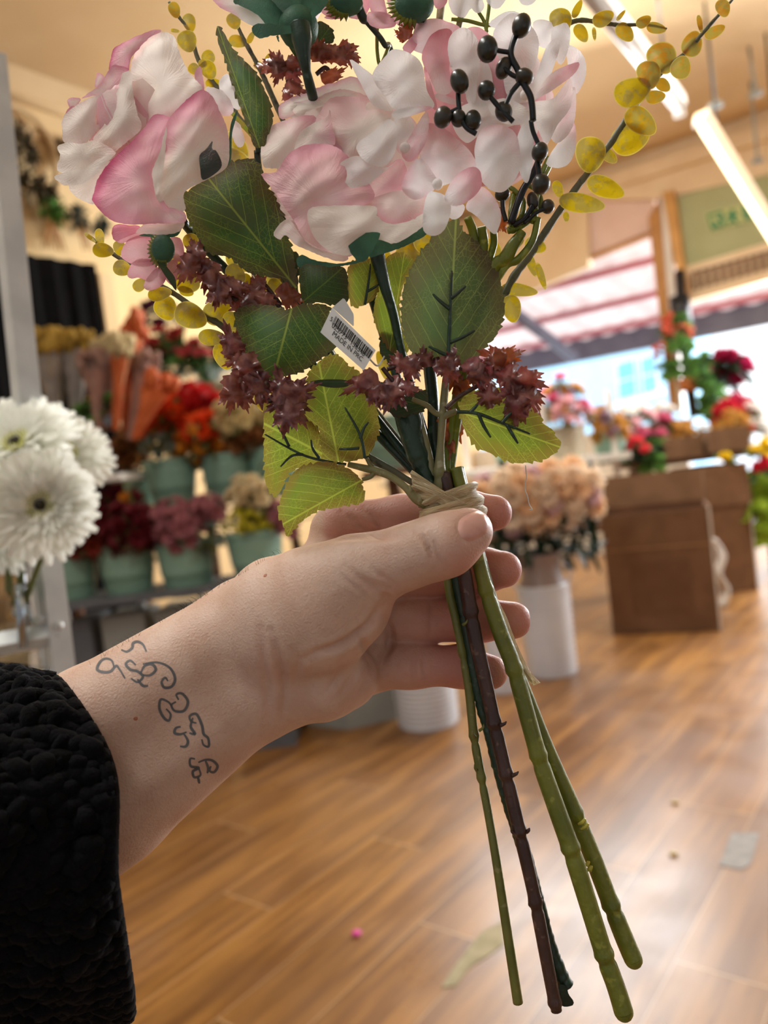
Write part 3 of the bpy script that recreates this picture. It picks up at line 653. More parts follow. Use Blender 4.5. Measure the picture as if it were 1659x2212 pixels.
spray('coral', 'artificial_flower', [(1352, 965), (1372, 955), (1390, 965)], 5.7, 'coral red bloom low on the trestle left end', 'flower', 'coral blooms', 8, n=2)
spray('palepink', 'artificial_flower', [(1350, 930), (1380, 920), (1405, 905), (1420, 930), (1360, 940)], 5.9, 'pale pink spray above the coral blooms', 'flower', 'pale pink sprays on the trestle', 12, n=2)
spray('greenspray', 'foliage_spray', [(1385, 985), (1410, 985), (1430, 970)], 5.8, 'green foliage spray beside the coral blooms', 'foliage', 'green sprays on the trestle', 10, n=2)
spray('gold', 'foliage_spray', [(1430, 915), (1460, 920), (1485, 925), (1445, 935), (1570, 925), (1600, 905)], 5.95, 'tan grass spray in the brown planter boxes', 'foliage', 'tan sprays on the trestle', 12, n=2)
spray('white', 'artificial_flower', [(1515, 935), (1530, 950), (1505, 955), (1360, 890), (1385, 892), (1410, 890)], 6.0, 'white flower spray by the doorway planters', 'flower', 'white sprays', 10, n=2)
spray('hotpink', 'artificial_flower', [(1420, 905), (1430, 900)], 6.2, 'hot pink bloom above the tan grasses', 'flower', 'hot pink blooms', 8)
spray('scarlet', 'artificial_flower', [(1580, 880), (1600, 885), (1565, 900), (1590, 905), (1550, 920), (1625, 880)], 6.3, 'scarlet bloom of the cascade by the doorway', 'flower', 'scarlet cascade', 12, n=2)
spray('hotpink', 'artificial_flower', [(1585, 862), (1605, 868)], 6.4, 'hot pink bloom on top of the scarlet cascade', 'flower', 'hot pink over scarlet', 10, n=2)
spray('magenta', 'artificial_flower', [(1560, 770), (1580, 760), (1600, 780), (1575, 790), (1555, 790), (1610, 800), (1595, 815)], 6.6, 'magenta bloom of the tall hanging bush outside the doorway', 'flower', 'magenta bush', 10, n=2)
spray('yellow', 'artificial_flower', [(1568, 985), (1632, 975), (1650, 985), (1655, 960)], 5.5, 'yellow bloom at the right beside the tall cardboard box', 'flower', 'yellow blooms', 6, n=2)
spray('scarlet', 'artificial_flower', [(1640, 1010), (1655, 1005)], 5.4, 'scarlet bloom under the yellow ones', 'flower', 'scarlet under yellow', 5, s=.7)
spray('limespray', 'foliage_spray', [(1640, 1050), (1655, 1070), (1640, 1090), (1655, 1110), (1640, 1030), (1650, 1130)], 5.5, 'lime green spray at the right edge behind the box', 'foliage', 'lime sprays', 8, n=2)
spray('white', 'artificial_flower', [(1620, 930), (1640, 910), (1600, 940), (1630, 880), (1650, 930)], 6.2, 'white spray right of the scarlet cascade', 'flower', 'white sprays at right', 10, n=2)
spray('coral', 'artificial_flower', [(1610, 945), (1620, 920)], 6.1, 'coral bloom among white sprays at right', 'flower', 'coral among white', 8, s=.8)
# hanging flower post
hp = thing('flower_post', 'black hanging post with coral flowers and a basket at the doorway', 'flower stand', D(1480, 900, 7.2))
V, F = tubeVF([D(1468, 585, 7.2), D(1472, 660, 7.2), D(1482, 780, 7.2), D(1500, 900, 7.2)], .045, 10); mk('post', V, F, M_dark, hp)
V, F = tubeVF([D(1467, 640, 7.2), D(1474, 700, 7.2)], .09, 10); mk('lantern', V, F, M_dark, hp)
q = D(1492, 830, 7.15); V, F = lathe([(0, -.06), (.09, -.06), (.12, .06), (.10, .06), (0, .0)], 20, q); mk('basket', V, F, plain('orange_wicker', '#b9703a', '#9c5a2c', .7, 40), hp)
spray('salmon', 'artificial_flower', [(1440, 690), (1436, 720), (1432, 755), (1445, 770), (1472, 712), (1492, 720), (1452, 700)], 7.1, 'salmon bloom climbing the black post at the doorway', 'flower', 'salmon blooms on the post', 8, n=2)
spray('greenspray', 'foliage_spray', [(1462, 740), (1475, 735), (1468, 690), (1500, 790), (1515, 800), (1525, 820), (1535, 845), (1540, 870), (1530, 895), (1545, 830), (1520, 780), (1455, 800)], 7.1, 'green trailing spray on the hanging basket at the doorway', 'foliage', 'green trailing sprays', 10, n=2)
# ------------------------------------------------------------------ left side of the shop
def onL(px, py, off=0.0): return onplane(px, py, WL, NW, off)
# near metal rack with gerberas
rk = thing('metal_rack', 'grey aluminium display rack at the left edge in front of the buckets', 'rack', D(160, 1500, .78))
def bar(name, pts, r, par, mat=M_alu, d=None): V, F = tubeVF(pts, r, 4); return mk(name, V, F, mat, par, smooth=False)
bar('post', [D(-18, 120, .80), D(62, 900, .80), D(118, 1330, .80), D(150, 1600, .80)], .0155, rk)
bar('post', [D(-3, 330, .88), D(40, 900, .88), D(86, 1330, .88), D(110, 1600, .88)], .006, rk)
bar('rail', [D(-120, 1412, .76), D(128, 1368, .80)], .012, rk)
bar('rail', [D(-120, 1500, .76), D(140, 1462, .80)], .010, rk)
bar('rail', [D(40, 1345, .84), D(128, 1345, .80)], .006, rk)
V, F = prismVF([D(-120, 1470, .74), D(125, 1440, .80), D(90, 1405, .95), D(-150, 1420, .95)], Z*-.004); mk('shelf', V, F, M_glassclear, rk, smooth=False)
V, F = prismVF([D(-120, 1385, .78), D(125, 1352, .82), D(90, 1340, .95), D(-150, 1370, .95)], Z*-.004); mk('shelf', V, F, M_glassclear, rk, smooth=False)
M_gerb = plain('gerbera_white', '#fbfbf4', '#f4f5ec', .6, 60, tr=.45); M_gerbc = plain('gerbera_yellow_disc', '#d9d98a', '#c6c668', .6, 200); M_gerbd = plain('gerbera_dark_eye', '#1d1a10', '#2b2415', .7, 300)
M_stemg = plain('pale_green_stem', '#66703a', '#545e2f', .5, 60)
def gerbera(px, py, dep, Rpx, face, label, stem_to):
    c = D(px, py, dep); R = Rpx*dep/FPX; t = thing('gerbera', label, 'flower', c)
    q = Vector((0, 0, 1)).rotation_difference(Vector(face).normalized()).to_matrix(); Qm = np.array(q)
    rng = random.Random(int(px*7+py)); mb = MB()
    for ring, (k, s, e) in enumerate([(30, 1.0, -.02), (30, .95, .12), (28, .82, .28), (24, .6, .42), (20, .4, .55)]):
        for i in range(k):
            V, F = petal_sheet(R*s*rng.uniform(.92, 1.05), R*s*.26, .05, 6)
            V[:, 2] += np.sin(V[:, 0]/R*3+rng.random()*6)*R*.03
            ca, sa = math.cos(e), math.sin(e); V = np.stack([V[:, 0]*ca-V[:, 2]*sa, V[:, 1], V[:, 0]*sa+V[:, 2]*ca], 1)
            th = 2*math.pi*(i+.5*ring)/k+rng.uniform(-.06, .06); V = np.stack([V[:, 0]*math.cos(th)-V[:, 1]*math.sin(th), V[:, 0]*math.sin(th)+V[:, 1]*math.cos(th), V[:, 2]], 1)
            mb.add(V@Qm.T+np.array(c), F)
    mb.build('petals', M_gerb, t)
    mb = MB()
    for i in range(60):
        a_ = i*2.4; r_ = R*.24*math.sqrt((i+12)/72); V, F = tubeVF([(r_*math.cos(a_), r_*math.sin(a_), R*.05), (r_*1.1*math.cos(a_), r_*1.1*math.sin(a_), R*.17)], R*.018, 4); mb.add(V@Qm.T+np.array(c), F)
    mb.build('disc', M_gerbc, t)
    V, F = sphereVF((0, 0, R*.1), R*.095, 12, 8); mk('eye', V@Qm.T+np.array(c), F, M_gerbd, t)
    s0 = c-Vector(face).normalized()*R*.08; V, F = tubeVF(catmull([tuple(s0), tuple(s0-Vector(face).normalized()*.02-Z*.03), tuple(stem_to)], 8), .0028, 7); mk('stem', V, F, M_stemg, t)
vb = D(45, 1385, .80)
gerbera(88, 1092, .72, 128, (.35, -1, .12), 'white gerbera facing the viewer, right of the pair at left edge', D(50, 1300, .79))
gerbera(40, 965, .76, 140, (.0, -.75, .75), 'white gerbera above the front one, tilted upward', D(35, 1300, .80))
gerbera(-25, 1050, .80, 130, (-.5, -.7, .4), 'white gerbera cut off by the left edge behind the others', D(25, 1300, .81))
gerbera(0, 930, .84, 120, (-.2, -.5, .8), 'highest white gerbera at the left edge, petals seen from the side', D(20, 1300, .82))
gerbera(140, 985, .80, 105, (.5, -.7, .5), 'white gerbera leaning right behind the front one', D(55, 1300, .80))
gerbera(5, 1140, .76, 105, (-.3, -.9, -.1), 'lowest white gerbera at the left edge under the others', D(30, 1310, .80))
va = thing('glass_vase', 'clear glass cylinder vase holding the gerbera stems', 'vase', vb)
V, F = lathe([(0, 0), (.024, 0), (.0245, .10), (.0225, .10), (.022, .006), (0, .006)], 28, D(25, 1392, .81)-Z*.006); mk('glass', V, F, M_glassclear, va)
vp = D(45, 1400, .78); V, F = tubeVF([D(40, 1262, .775), D(50, 1400, .775)], .0045, 10); tag(mk('chrome_rod', V, F, plain('chrome', '#a9b4bc', None, .12, Metallic=.9)), 'chrome upright rod beside the glass vase on the rack', 'rod')
for x, y in ((92, 1338), (128, 1352)):
    c = D(x, y, .79); V, F = sphereVF(c, .0045, 12, 8); mk('bolt', V, F, M_alu, rk)
# white slanted sign board behind rack
V, F = prismVF([D(60, 1215, 1.4), D(92, 1215, 1.4), D(112, 1350, 1.4), D(62, 1350, 1.4)], (0, .02, 0)); tag(mk('white_card', V, F, M_white, smooth=False), 'slim white card standing behind the glass vase', 'card')
# wall things: black curtain, timber post, arched frame, hanging bunches
V = []; n = 50
p0, p1 = onL(-120, 520, .12), onL(205, 578, .12); zt_ = onL(30, 545, .12).z; zb_ = .35
for i in range(n+1):
    q = p0+(p1-p0)*(i/n); w = NW*(.012*math.sin(i*.8)+.006*math.sin(i*1.9)); V += [(q.x+w.x, q.y+w.y, zt_), (q.x+w.x*1.6, q.y+w.y*1.6, zb_)]
cu = tag(mk('black_curtain', V, [(2*i, 2*i+1, 2*i+3, 2*i+2) for i in range(n)], M_black), 'black cloth curtain hanging on the cream wall at left', 'curtain')
q = onL(222, 600, .08); V, F = boxVF((q.x, q.y, q.z/2+.02), B*.05, A*.04, Z*(q.z/2)); tag(mk('timber_post', V, F, M_ceil, smooth=False), 'pale timber post beside the black curtain', 'post')
af = thing('arched_frame', 'cream metal arched frame fixed to the wall above the curtain', 'frame', onL(100, 500, .1))
P = [onL(x, y, .06) for x, y in [(-60, 200), (10, 222), (60, 245), (98, 285), (118, 330), (124, 400), (126, 520)]]; V, F = tubeVF(catmull([tuple(p) for p in P], 6), .02, 8); mk('arch', V, F, M_ceil, af)
P = [onL(x, y, .06) for x, y in [(-60, 182), (80, 222), (200, 262)]]; V, F = tubeVF([tuple(p) for p in P], .018, 8); mk('rail', V, F, M_ceil, af)
M_dry = plain('dried_brown', '#4a3d22', '#35301c', .8, 30); M_grn = plain('moss_green', '#4f7a2a', '#3c6a22', .7, 30); M_teal = plain('grey_green_dried', '#3b4a44', '#2c3a36', .8, 30)
def hanging_bunch(px, py, off, rad, mat, label, n=70, stem=None):
    c = onL(px, py, off); t = thing('hanging_bunch', label, 'dried flowers', c); mb = MB()
    for i in range(n):
        d = Vector((random.gauss(0, 1), random.gauss(0, 1), random.gauss(0, 1))).normalized()*rad*random.uniform(.3, 1)
        V, F = leafVF(rad*.7, rad*.35); Rm = np.array(Matrix.Rotation(random.uniform(0, 6.28), 3, 'Z') @ Matrix.Rotation(random.uniform(-1.5, 1.5), 3, 'Y')); mb.add(V@Rm.T+np.array(c+d), F)
    mb.build('heads', mat, t)
    if stem:
        mb = MB()
        for k in range(3): mb.add(*tubeVF([c, onL(stem[0]+k*9-9, stem[1], off)], .006, 5))
        mb.build('stems', M_wood, t)
    return t
hanging_bunch(38, 300, .15, .09, M_dry, 'brown dried bunch nearest the ceiling at left')
hanging_bunch(30, 372, .15, .13, M_dry, 'brown dried bunch by the metal post, below the first', stem=(45, 530))
hanging_bunch(70, 335, .15, .06, M_dry, 'small brown dried sprig beside the arch')
hanging_bunch(112, 455, .12, .085, M_grn, 'bright moss green dried bunch above the black curtain', stem=(100, 535))
hanging_bunch(165, 465, .12, .075, M_teal, 'dark grey green dried bunch right of the moss green one', stem=(190, 540))
hanging_bunch(95, 410, .10, .08, M_dry, 'brown dried bunch just above the moss green one', stem=(132, 540))
hanging_bunch(222, 488, .10, .07, M_teal, 'grey green dried bunch below the left rose')
hanging_bunch(150, 330, .06, .10, M_dry, 'brown dried bunch hidden behind the left rose edge')
# dried bouquets in wrap standing behind the buckets
def cone_bunch(px, py, bx, by, dep, rpx, hpx, mat_head, mat_wrap, label, heads=45, headr=.3):
    a_, b_ = D(bx, by, dep), D(px, py, dep); t = thing('dried_bouquet', label, 'dried flowers', a_)
    ax = (b_-a_); L = ax.length; ax.normalize(); R = rpx*dep/FPX
    q = np.array(Vector((0, 0, 1)).rotation_difference(ax).to_matrix())
    n = 20; V, F = lathe([(.012, 0), (.02, L*.15), (R*.55, L*.55), (R*.9, L*.82)], n); V[-n:, 2] += np.sin(np.arange(n)*2*math.pi/n*5)*L*.04
    mk('wrap', V@q.T+np.array(a_), F, mat_wrap, t)
    mb = MB()
    for i in range(heads):
        r_ = R*math.sqrt(random.random()); th = random.uniform(0, 6.28); tip = np.array([r_*math.cos(th), r_*math.sin(th), L*random.uniform(.86, 1.06)])
        mb.add(*tubeVF([np.array([tip[0]*.1, tip[1]*.1, L*.2])@q.T+np.array(a_), tip@q.T+np.array(a_)], .0018, 4)); V, F = sphereVF(tip, R*headr*random.uniform(.6, 1), 7, 5); V[:, 2] = tip[2]+(V[:, 2]-tip[2])*1.5; mb.add(V@q.T+np.array(a_), F)
    mb.build('heads', mat_head, t); return t
M_ywl = plain('dried_yellow', '#b4913a', '#8f7430', .9, 60); M_pam = plain('pampas_pink', '#a58274', '#8a6a5e', .9, 50); M_crm = plain('pampas_cream', '#cdbb8e', '#b7a478', .9, 50); M_org = plain('orange_paper', '#d97440', '#c7622f', .7, 20, tr=.3); M_cello = plain('cellophane', '#b3aaa0', '#97908a', .25, 15, tr=.3); M_kraft = plain('mauve_paper', '#a07a6c', '#8d695d', .7, 20)
cone_bunch(95, 735, 128, 930, 3.45, 40, 0, M_ywl, M_cello, 'yellow dried flower bouquet in clear wrap, leftmost')
cone_bunch(160, 728, 165, 930, 3.5, 38, 0, M_ywl, M_cello, 'yellow dried bouquet in clear wrap next to the leftmost')
cone_bunch(200, 770, 215, 930, 3.4, 30, 0, M_pam, M_kraft, 'pinkish brown pampas bouquet in mauve paper')
cone_bunch(228, 745, 230, 930, 3.5, 26, 0, M_crm, M_kraft, 'cream pampas bouquet between the pink and orange ones', headr=.45)
cone_bunch(290, 688, 268, 930, 3.55, 26, 0, M_org, M_org, 'tall bright orange wrapped bouquet', heads=14, headr=.5)
cone_bunch(262, 740, 250, 930, 3.4, 22, 0, M_crm, M_org, 'slim tan and orange bouquet before the tall orange one', headr=.5)
cone_bunch(345, 820, 290, 950, 3.35, 34, 0, M_org, M_org, 'short orange wrapped bouquet leaning to the right', heads=12, headr=.5)
cone_bunch(318, 775, 280, 950, 3.5, 28, 0, M_pam, M_kraft, 'dusty pink pampas bouquet leaning right behind the orange one')
tbt = thing('bouquet_table', 'pale slim table holding the dried bouquets and silver vases', 'table', D(200, 1300, 3.5)-Z*D(200, 1300, 3.5).z)
board('top', D(90, 1045, 3.45), D(285, 1034, 3.45), .2, .03, M_white, tbt)
for px in (100, 270):
    q = D(px, 1045, 3.5); V, F = boxVF((q.x, q.y, q.z/2-.02), (.015, 0, 0), (0, .015, 0), (0, 0, q.z/2-.02)); mk('leg', V, F, M_white, tbt, smooth=False)
q = D(170, 1036, 3.42); 
for i, (px, m) in enumerate([(160, M_glassclear), (200, plain('silver_glitter', '#c8ccd2', '#8f949c', .2, 90, Metallic=.8)), (228, plain('silver_vase', '#aab0bb', None, .15, Metallic=.9))]):
    q = D(px, 1038, 3.44); V, F = lathe([(0, 0), (.035, 0), (.04, .06), (.03, .13), (.036, .17), (.03, .17), (.025, .13), (0, .02)], 20, q); tag(mk('vase', V, F, m), ['clear vase under the small yellow flowers', 'silver glitter vase in the middle of the slim table', 'smooth silver vase at the right of the slim table'][i], 'vase')
for px, py, k in [(175, 890, 'greenspray'), (215, 880, 'bluewhite'), (235, 905, 'bluewhite'), (140, 895, 'tinyyellow'), (200, 860, 'tinyyellow'), (190, 915, 'tinyyellow'), (225, 870, 'greenspray'), (155, 910, 'greenspray')]:
    put_flower(k, 'flower_spray', D(px, py, 3.42), (random.uniform(-.4, .4), -.6, .7), {'greenspray': 'small green spray in the silver vases', 'bluewhite': 'tiny blue white flower spray over the silver vases', 'tinyyellow': 'tiny yellow flower spray over the silver vases'}[k], 'flower', k.replace('tinyyellow', 'yellow sprigs').replace('greenspray', 'green sprigs').replace('bluewhite', 'blue white sprigs'), .7)
# wire basket shelf with poinsettias
wb = thing('wire_basket', 'grey wire basket shelf under the red poinsettias', 'basket', D(430, 840, 4.2)); mb = MB()
pa, pb = D(360, 848, 4.2), D(560, 828, 4.2); hv = Z*.13
for k in range(4): mb.add(*tubeVF([pa+hv*(k/3), pb+hv*(k/3)], .004, 5))
mb.build('rails', M_alu, wb); mb = MB()
for i in range(34): q = pa+(pb-pa)*(i/33); mb.add(*tubeVF([q, q+hv], .0022, 4))
mb.build('wires', M_alu, wb); board('base', pa, pb, .25, .01, M_grey, wb)
for px in (375, 545): q = D(px, 850, 4.35); V, F = boxVF((q.x, q.y, q.z/2-.01), (.015, 0, 0), (0, .015, 0), (0, 0, q.z/2-.01)); mk('leg', V, F, M_grey, wb, smooth=False)
spray('poinsettia', 'poinsettia', [(320, 740), (345, 755), (370, 740), (395, 752), (420, 742), (350, 722), (385, 725), (310, 760), (435, 762), (460, 750), (480, 745)], 4.2, 'deep red poinsettia above the wire basket', 'flower', 'deep red poinsettias', 10)
spray('coralp', 'poinsettia', [(430, 770), (455, 768), (475, 772), (410, 765)], 4.1, 'coral pink poinsettia at the front of the wire basket', 'flower', 'coral poinsettias', 8)
spray('plum', 'artificial_flower', [(325, 665), (345, 655), (310, 690), (345, 690), (365, 675)], 4.4, 'plum coloured bloom above the poinsettias', 'flower', 'plum blooms', 10)
spray('greenspray', 'foliage_spray', [(340, 790), (380, 795), (420, 800), (460, 800)], 4.25, 'green leaf spray under the poinsettias', 'foliage', 'green sprays under poinsettias', 10)
# marks on the floor
def floor_patch(name, pts, mat, label, cat='floor mark'):
    P = [G(x, y) for x, y in pts]; V, F = prismVF([p+Z*.0005 for p in P], Z*.0015); return tag(mk(name, V, F, mat, smooth=False), label, cat)
M_worn = plain('worn_pale_floor', '#a49a7c', '#8f8668', .8, 20, bump=.4); M_worn2 = plain('scuffed_grey_floor', '#8f8a84', '#7f7a76', .7, 30)
floor_patch('worn_patch', [(952, 2135), (985, 2085), (1040, 2015), (1085, 1992), (1088, 2040), (1060, 2062), (1015, 2090), (985, 2130)], M_worn, 'pale worn patch on the wooden floor beside the stems')
floor_patch('scuff_mark', [(1553, 1870), (1580, 1800), (1640, 1800), (1622, 1868), (1600, 1880)], M_worn2, 'grey rectangular scuff on the floor at the right')
c = G(770, 2016, .006); V, F = sphereVF((0, 0, 0), .012, 14, 8); V[:, 2] *= .5; V[:, 0] *= 1+.15*np.sin(V[:, 1]*400); tag(mk('fallen_petal', V+np.array(c), F, plain('magenta_petal', '#d6469a', None, .6)), 'small bright pink petal fallen on the floor', 'petal')
for i, (x, y) in enumerate([(1458, 1733), (1455, 1844)]):
    c = G(x, y, .005); V, F = sphereVF((0, 0, 0), .012, 10, 6); V[:, 2] *= .4; tag(mk('floor_crumb', V+np.array(c), F, M_crm), ['pale crumb on the floor right of the green stems', 'tan crumb on the floor nearer the viewer than the pale one'][i], 'crumb')
# ------------------------------------------------------------------ bouquet materials
def leaf_mat(name, green, edge, vein, glow, tr, light=.5):
    t = NT(name); uv = t.sep(t.uvs()); u, v = uv[0], uv[1]; av = t.M('ABSOLUTE', v)
    w = t.noise(90, 2)
    mid = t.M('SUBTRACT', 1.0, t.ramp(av, .008, .03))
    k = t.M('MULTIPLY_ADD', av, -.62, u); k = t.M('ADD', k, t.M('MULTIPLY', t.M('SUBTRACT', w, .5), .05))
    fr = t.M('ABSOLUTE', t.M('SUBTRACT', t.M('FRACT', t.M('MULTIPLY', k, 6.5)), .5))
    sec = t.M('SUBTRACT', 1.0, t.ramp(fr, .0, .055)); sec = t.M('MULTIPLY', sec, t.M('SUBTRACT', 1.0, t.ramp(av, .6, .95)))
    wob = t.comb(t.M('ADD', u, t.M('MULTIPLY', w, .05)), t.M('MULTIPLY', v, .5))
    fine = t.M('SUBTRACT', 1.0, t.ramp(t.vor(26, wob), .0, .07)); fine = t.M('MULTIPLY', fine, t.ramp(t.noise(70, 2), .35, .6))
    vn = t.M('MAXIMUM', t.M('MAXIMUM', mid, t.M('MULTIPLY', sec, .85)), t.M('MULTIPLY', fine, .5))
    q = t.attr('q'); e = t.M('ADD', q, t.M('MULTIPLY', t.M('SUBTRACT', t.noise(60, 4), .5), .7))
    base = t.mix(t.ramp(e, .05, .55), lin(edge), lin(green))
    base = t.mix(t.M('MULTIPLY', t.ramp(t.noise(45, 4), .45, .7), .4), base, lin(edge))
    col = t.mix(t.M('MULTIPLY', vn, light), base, lin(vein))
    th = t.noise(2600, 1)
    nr = t.bump(t.M('ADD', t.M('MULTIPLY', vn, -1.), t.M('MULTIPLY', th, .35)), .35, .0006)
    sh = t.pr(col, .55, .35, nr)
    return t.done(t.transl(sh, t.mix(.5, col, lin(glow)), tr))
M_leaf = leaf_mat('leaf_dark', '#37592f', '#5a4a34', '#a3b34c', '#6f9a35', .16, .7)
M_leafd = leaf_mat('leaf_deep', '#2c4428', '#3e3a28', '#76902f', '#4f6a2a', .12, .5)
M_leafy = leaf_mat('leaf_yellow', '#64782a', '#8a5f38', '#cbd65c', '#a4ba3c', .42, .75)
M_leafg = leaf_mat('leaf_grey', '#4c6340', '#64583f', '#a8b562', '#7f9c48', .24, .7)
def petal_mat(name, base, pink, deep, tr=.16):
    t = NT(name); pk = t.attr('pk'); n1 = t.M('MULTIPLY', t.M('SUBTRACT', t.noise(55, 4), .5), .75)
    f = t.M('ADD', pk, n1)
    col = t.mix(t.ramp(f, .1, .75), lin(base), lin(pink)); col = t.mix(t.ramp(f, .75, 1.25), col, lin(deep))
    col = t.mix(t.M('MULTIPLY', t.ramp(t.noise(35, 3), .5, .72), .25), col, lin('#f6e6cc'))
    th = t.noise(1700, 1)
    uvp = t.sep(t.uvs()); rdg = t.noise(1.0, 3, t.comb(t.M('MULTIPLY', uvp[0], 2.2), t.M('MULTIPLY', uvp[1], 60.)), .6)
    nr = t.bump(t.M('ADD', t.M('ADD', t.M('MULTIPLY', th, .15), t.noise(130, 3)), t.M('MULTIPLY', rdg, .7)), .42, .0016)
    sh = t.pr(col, .62, .3, nr, Sheen_Weight=.15)
    return t.done(t.transl(sh, col, tr))
M_petal = petal_mat('rose_petal', '#fdf3e8', '#f2aebd', '#d9608a')
M_petalh = petal_mat('hydrangea_petal', '#fffcfa', '#f7b6c1', '#e4768f', .24)
M_petalp = petal_mat('small_pink_petal', '#eec4c6', '#e39aa8', '#cf7089', .3)
def euc_mat():
    t = NT('eucalyptus_leaf'); n = t.noise(170, 5, None, .65); q = t.attr('q'); hu = t.attr('hue')
    yel = t.mix(hu, lin('#b39c12'), lin('#b06a28'))
    col = t.mix(t.ramp(n, .44, .56), yel, lin('#8d8350'))
    col = t.mix(t.M('MULTIPLY', t.ramp(t.noise(300, 3), .55, .7), .4), col, lin('#6f6420'))
    col = t.mix(t.ramp(q, .0, .12), lin('#c9bd70'), col)
    nr = t.bump(t.noise(260, 4), .5, .001)
    sh = t.pr(col, .5, .45, nr)
    return t.done(t.transl(sh, t.mix(.4, col, lin('#e2c208')), .45))
M_euc = euc_mat()
def frill_mat():
    t = NT('frilly_leaf'); hu = t.attr('hue'); c = t.mix(t.ramp(t.noise(220, 3), .35, .65), lin('#563036'), lin('#a0706a'))
    c = t.mix(hu, c, lin('#8a4420')); sh = t.pr(c, .28, .6, t.bump(t.noise(350, 2), .3, .001))
    return t.done(t.transl(sh, t.mix(hu, lin('#8a3a40'), lin('#c8641e')), .22))
M_frill = frill_mat()
def stem_mat(name, a, b, c=None, rough=.35):
    t = NT(name); o = t.obj(); s = t.sep(o)
    col = t.mix(t.ramp(t.noise(70, 4), .35, .65), lin(a), lin(b))
    if c: col = t.mix(t.ramp(t.noise(240, 4), .58, .7), col, lin(c))
    return t.done(t.pr(col, rough, .5, t.bump(t.noise(420, 3), .35, .0008), Subsurface_Weight=0))
M_st_green = stem_mat('stem_green', '#7c8230', '#666f26', '#8f9440')
M_st_thin = stem_mat('stem_olive', '#77783a', '#646a30', '#8d8a55')
M_st_brown = stem_mat('stem_brown', '#4e3630', '#3c2926', '#6c5448')
M_st_dark = stem_mat('stem_dark_green', '#24402f', '#1d3328', '#3f5a48')
M_st_grey = stem_mat('stem_grey', '#6b6d58', '#595c46', '#3f4232', .5)
M_st_pale = stem_mat('stem_pale', '#8a875e', '#77764a', '#a9a583')
M_st_lime = stem_mat('stem_lime', '#76821f', '#5f6e1c', '#8f9a3a')
M_sepal = plain('green_calyx', '#44755a', '#335f48', .55, 120, bump=.5, bscale=1500, tr=.12, bd=.0005)
M_berry = plain('dark_berry', '#1c2622', '#39352c', .3, 90, spec=.6, bump=.2, bscale=700, bd=.0005)
M_bstem = plain('black_stem', '#15191c', '#20262a', .3, 100)
def raffia_mat():
    t = NT('raffia'); uv = t.sep(t.uvs()); n = t.noise(1.0, 4, t.comb(t.M('MULTIPLY', uv[0], 1.1), t.M('MULTIPLY', uv[1], 9.)))
    col = t.mix(t.ramp(n, .35, .65), lin('#cfae70'), lin('#fff2cc')); return t.done(t.transl(t.pr(col, .42, .45, t.bump(n, .9, .0012)), col, .15))
M_raff = raffia_mat()
M_tag = plain('white_paper', '#d9dbd8', '#cfd2d0', .7, 60)
M_ink = plain('black_ink', '#141414', None, .7)

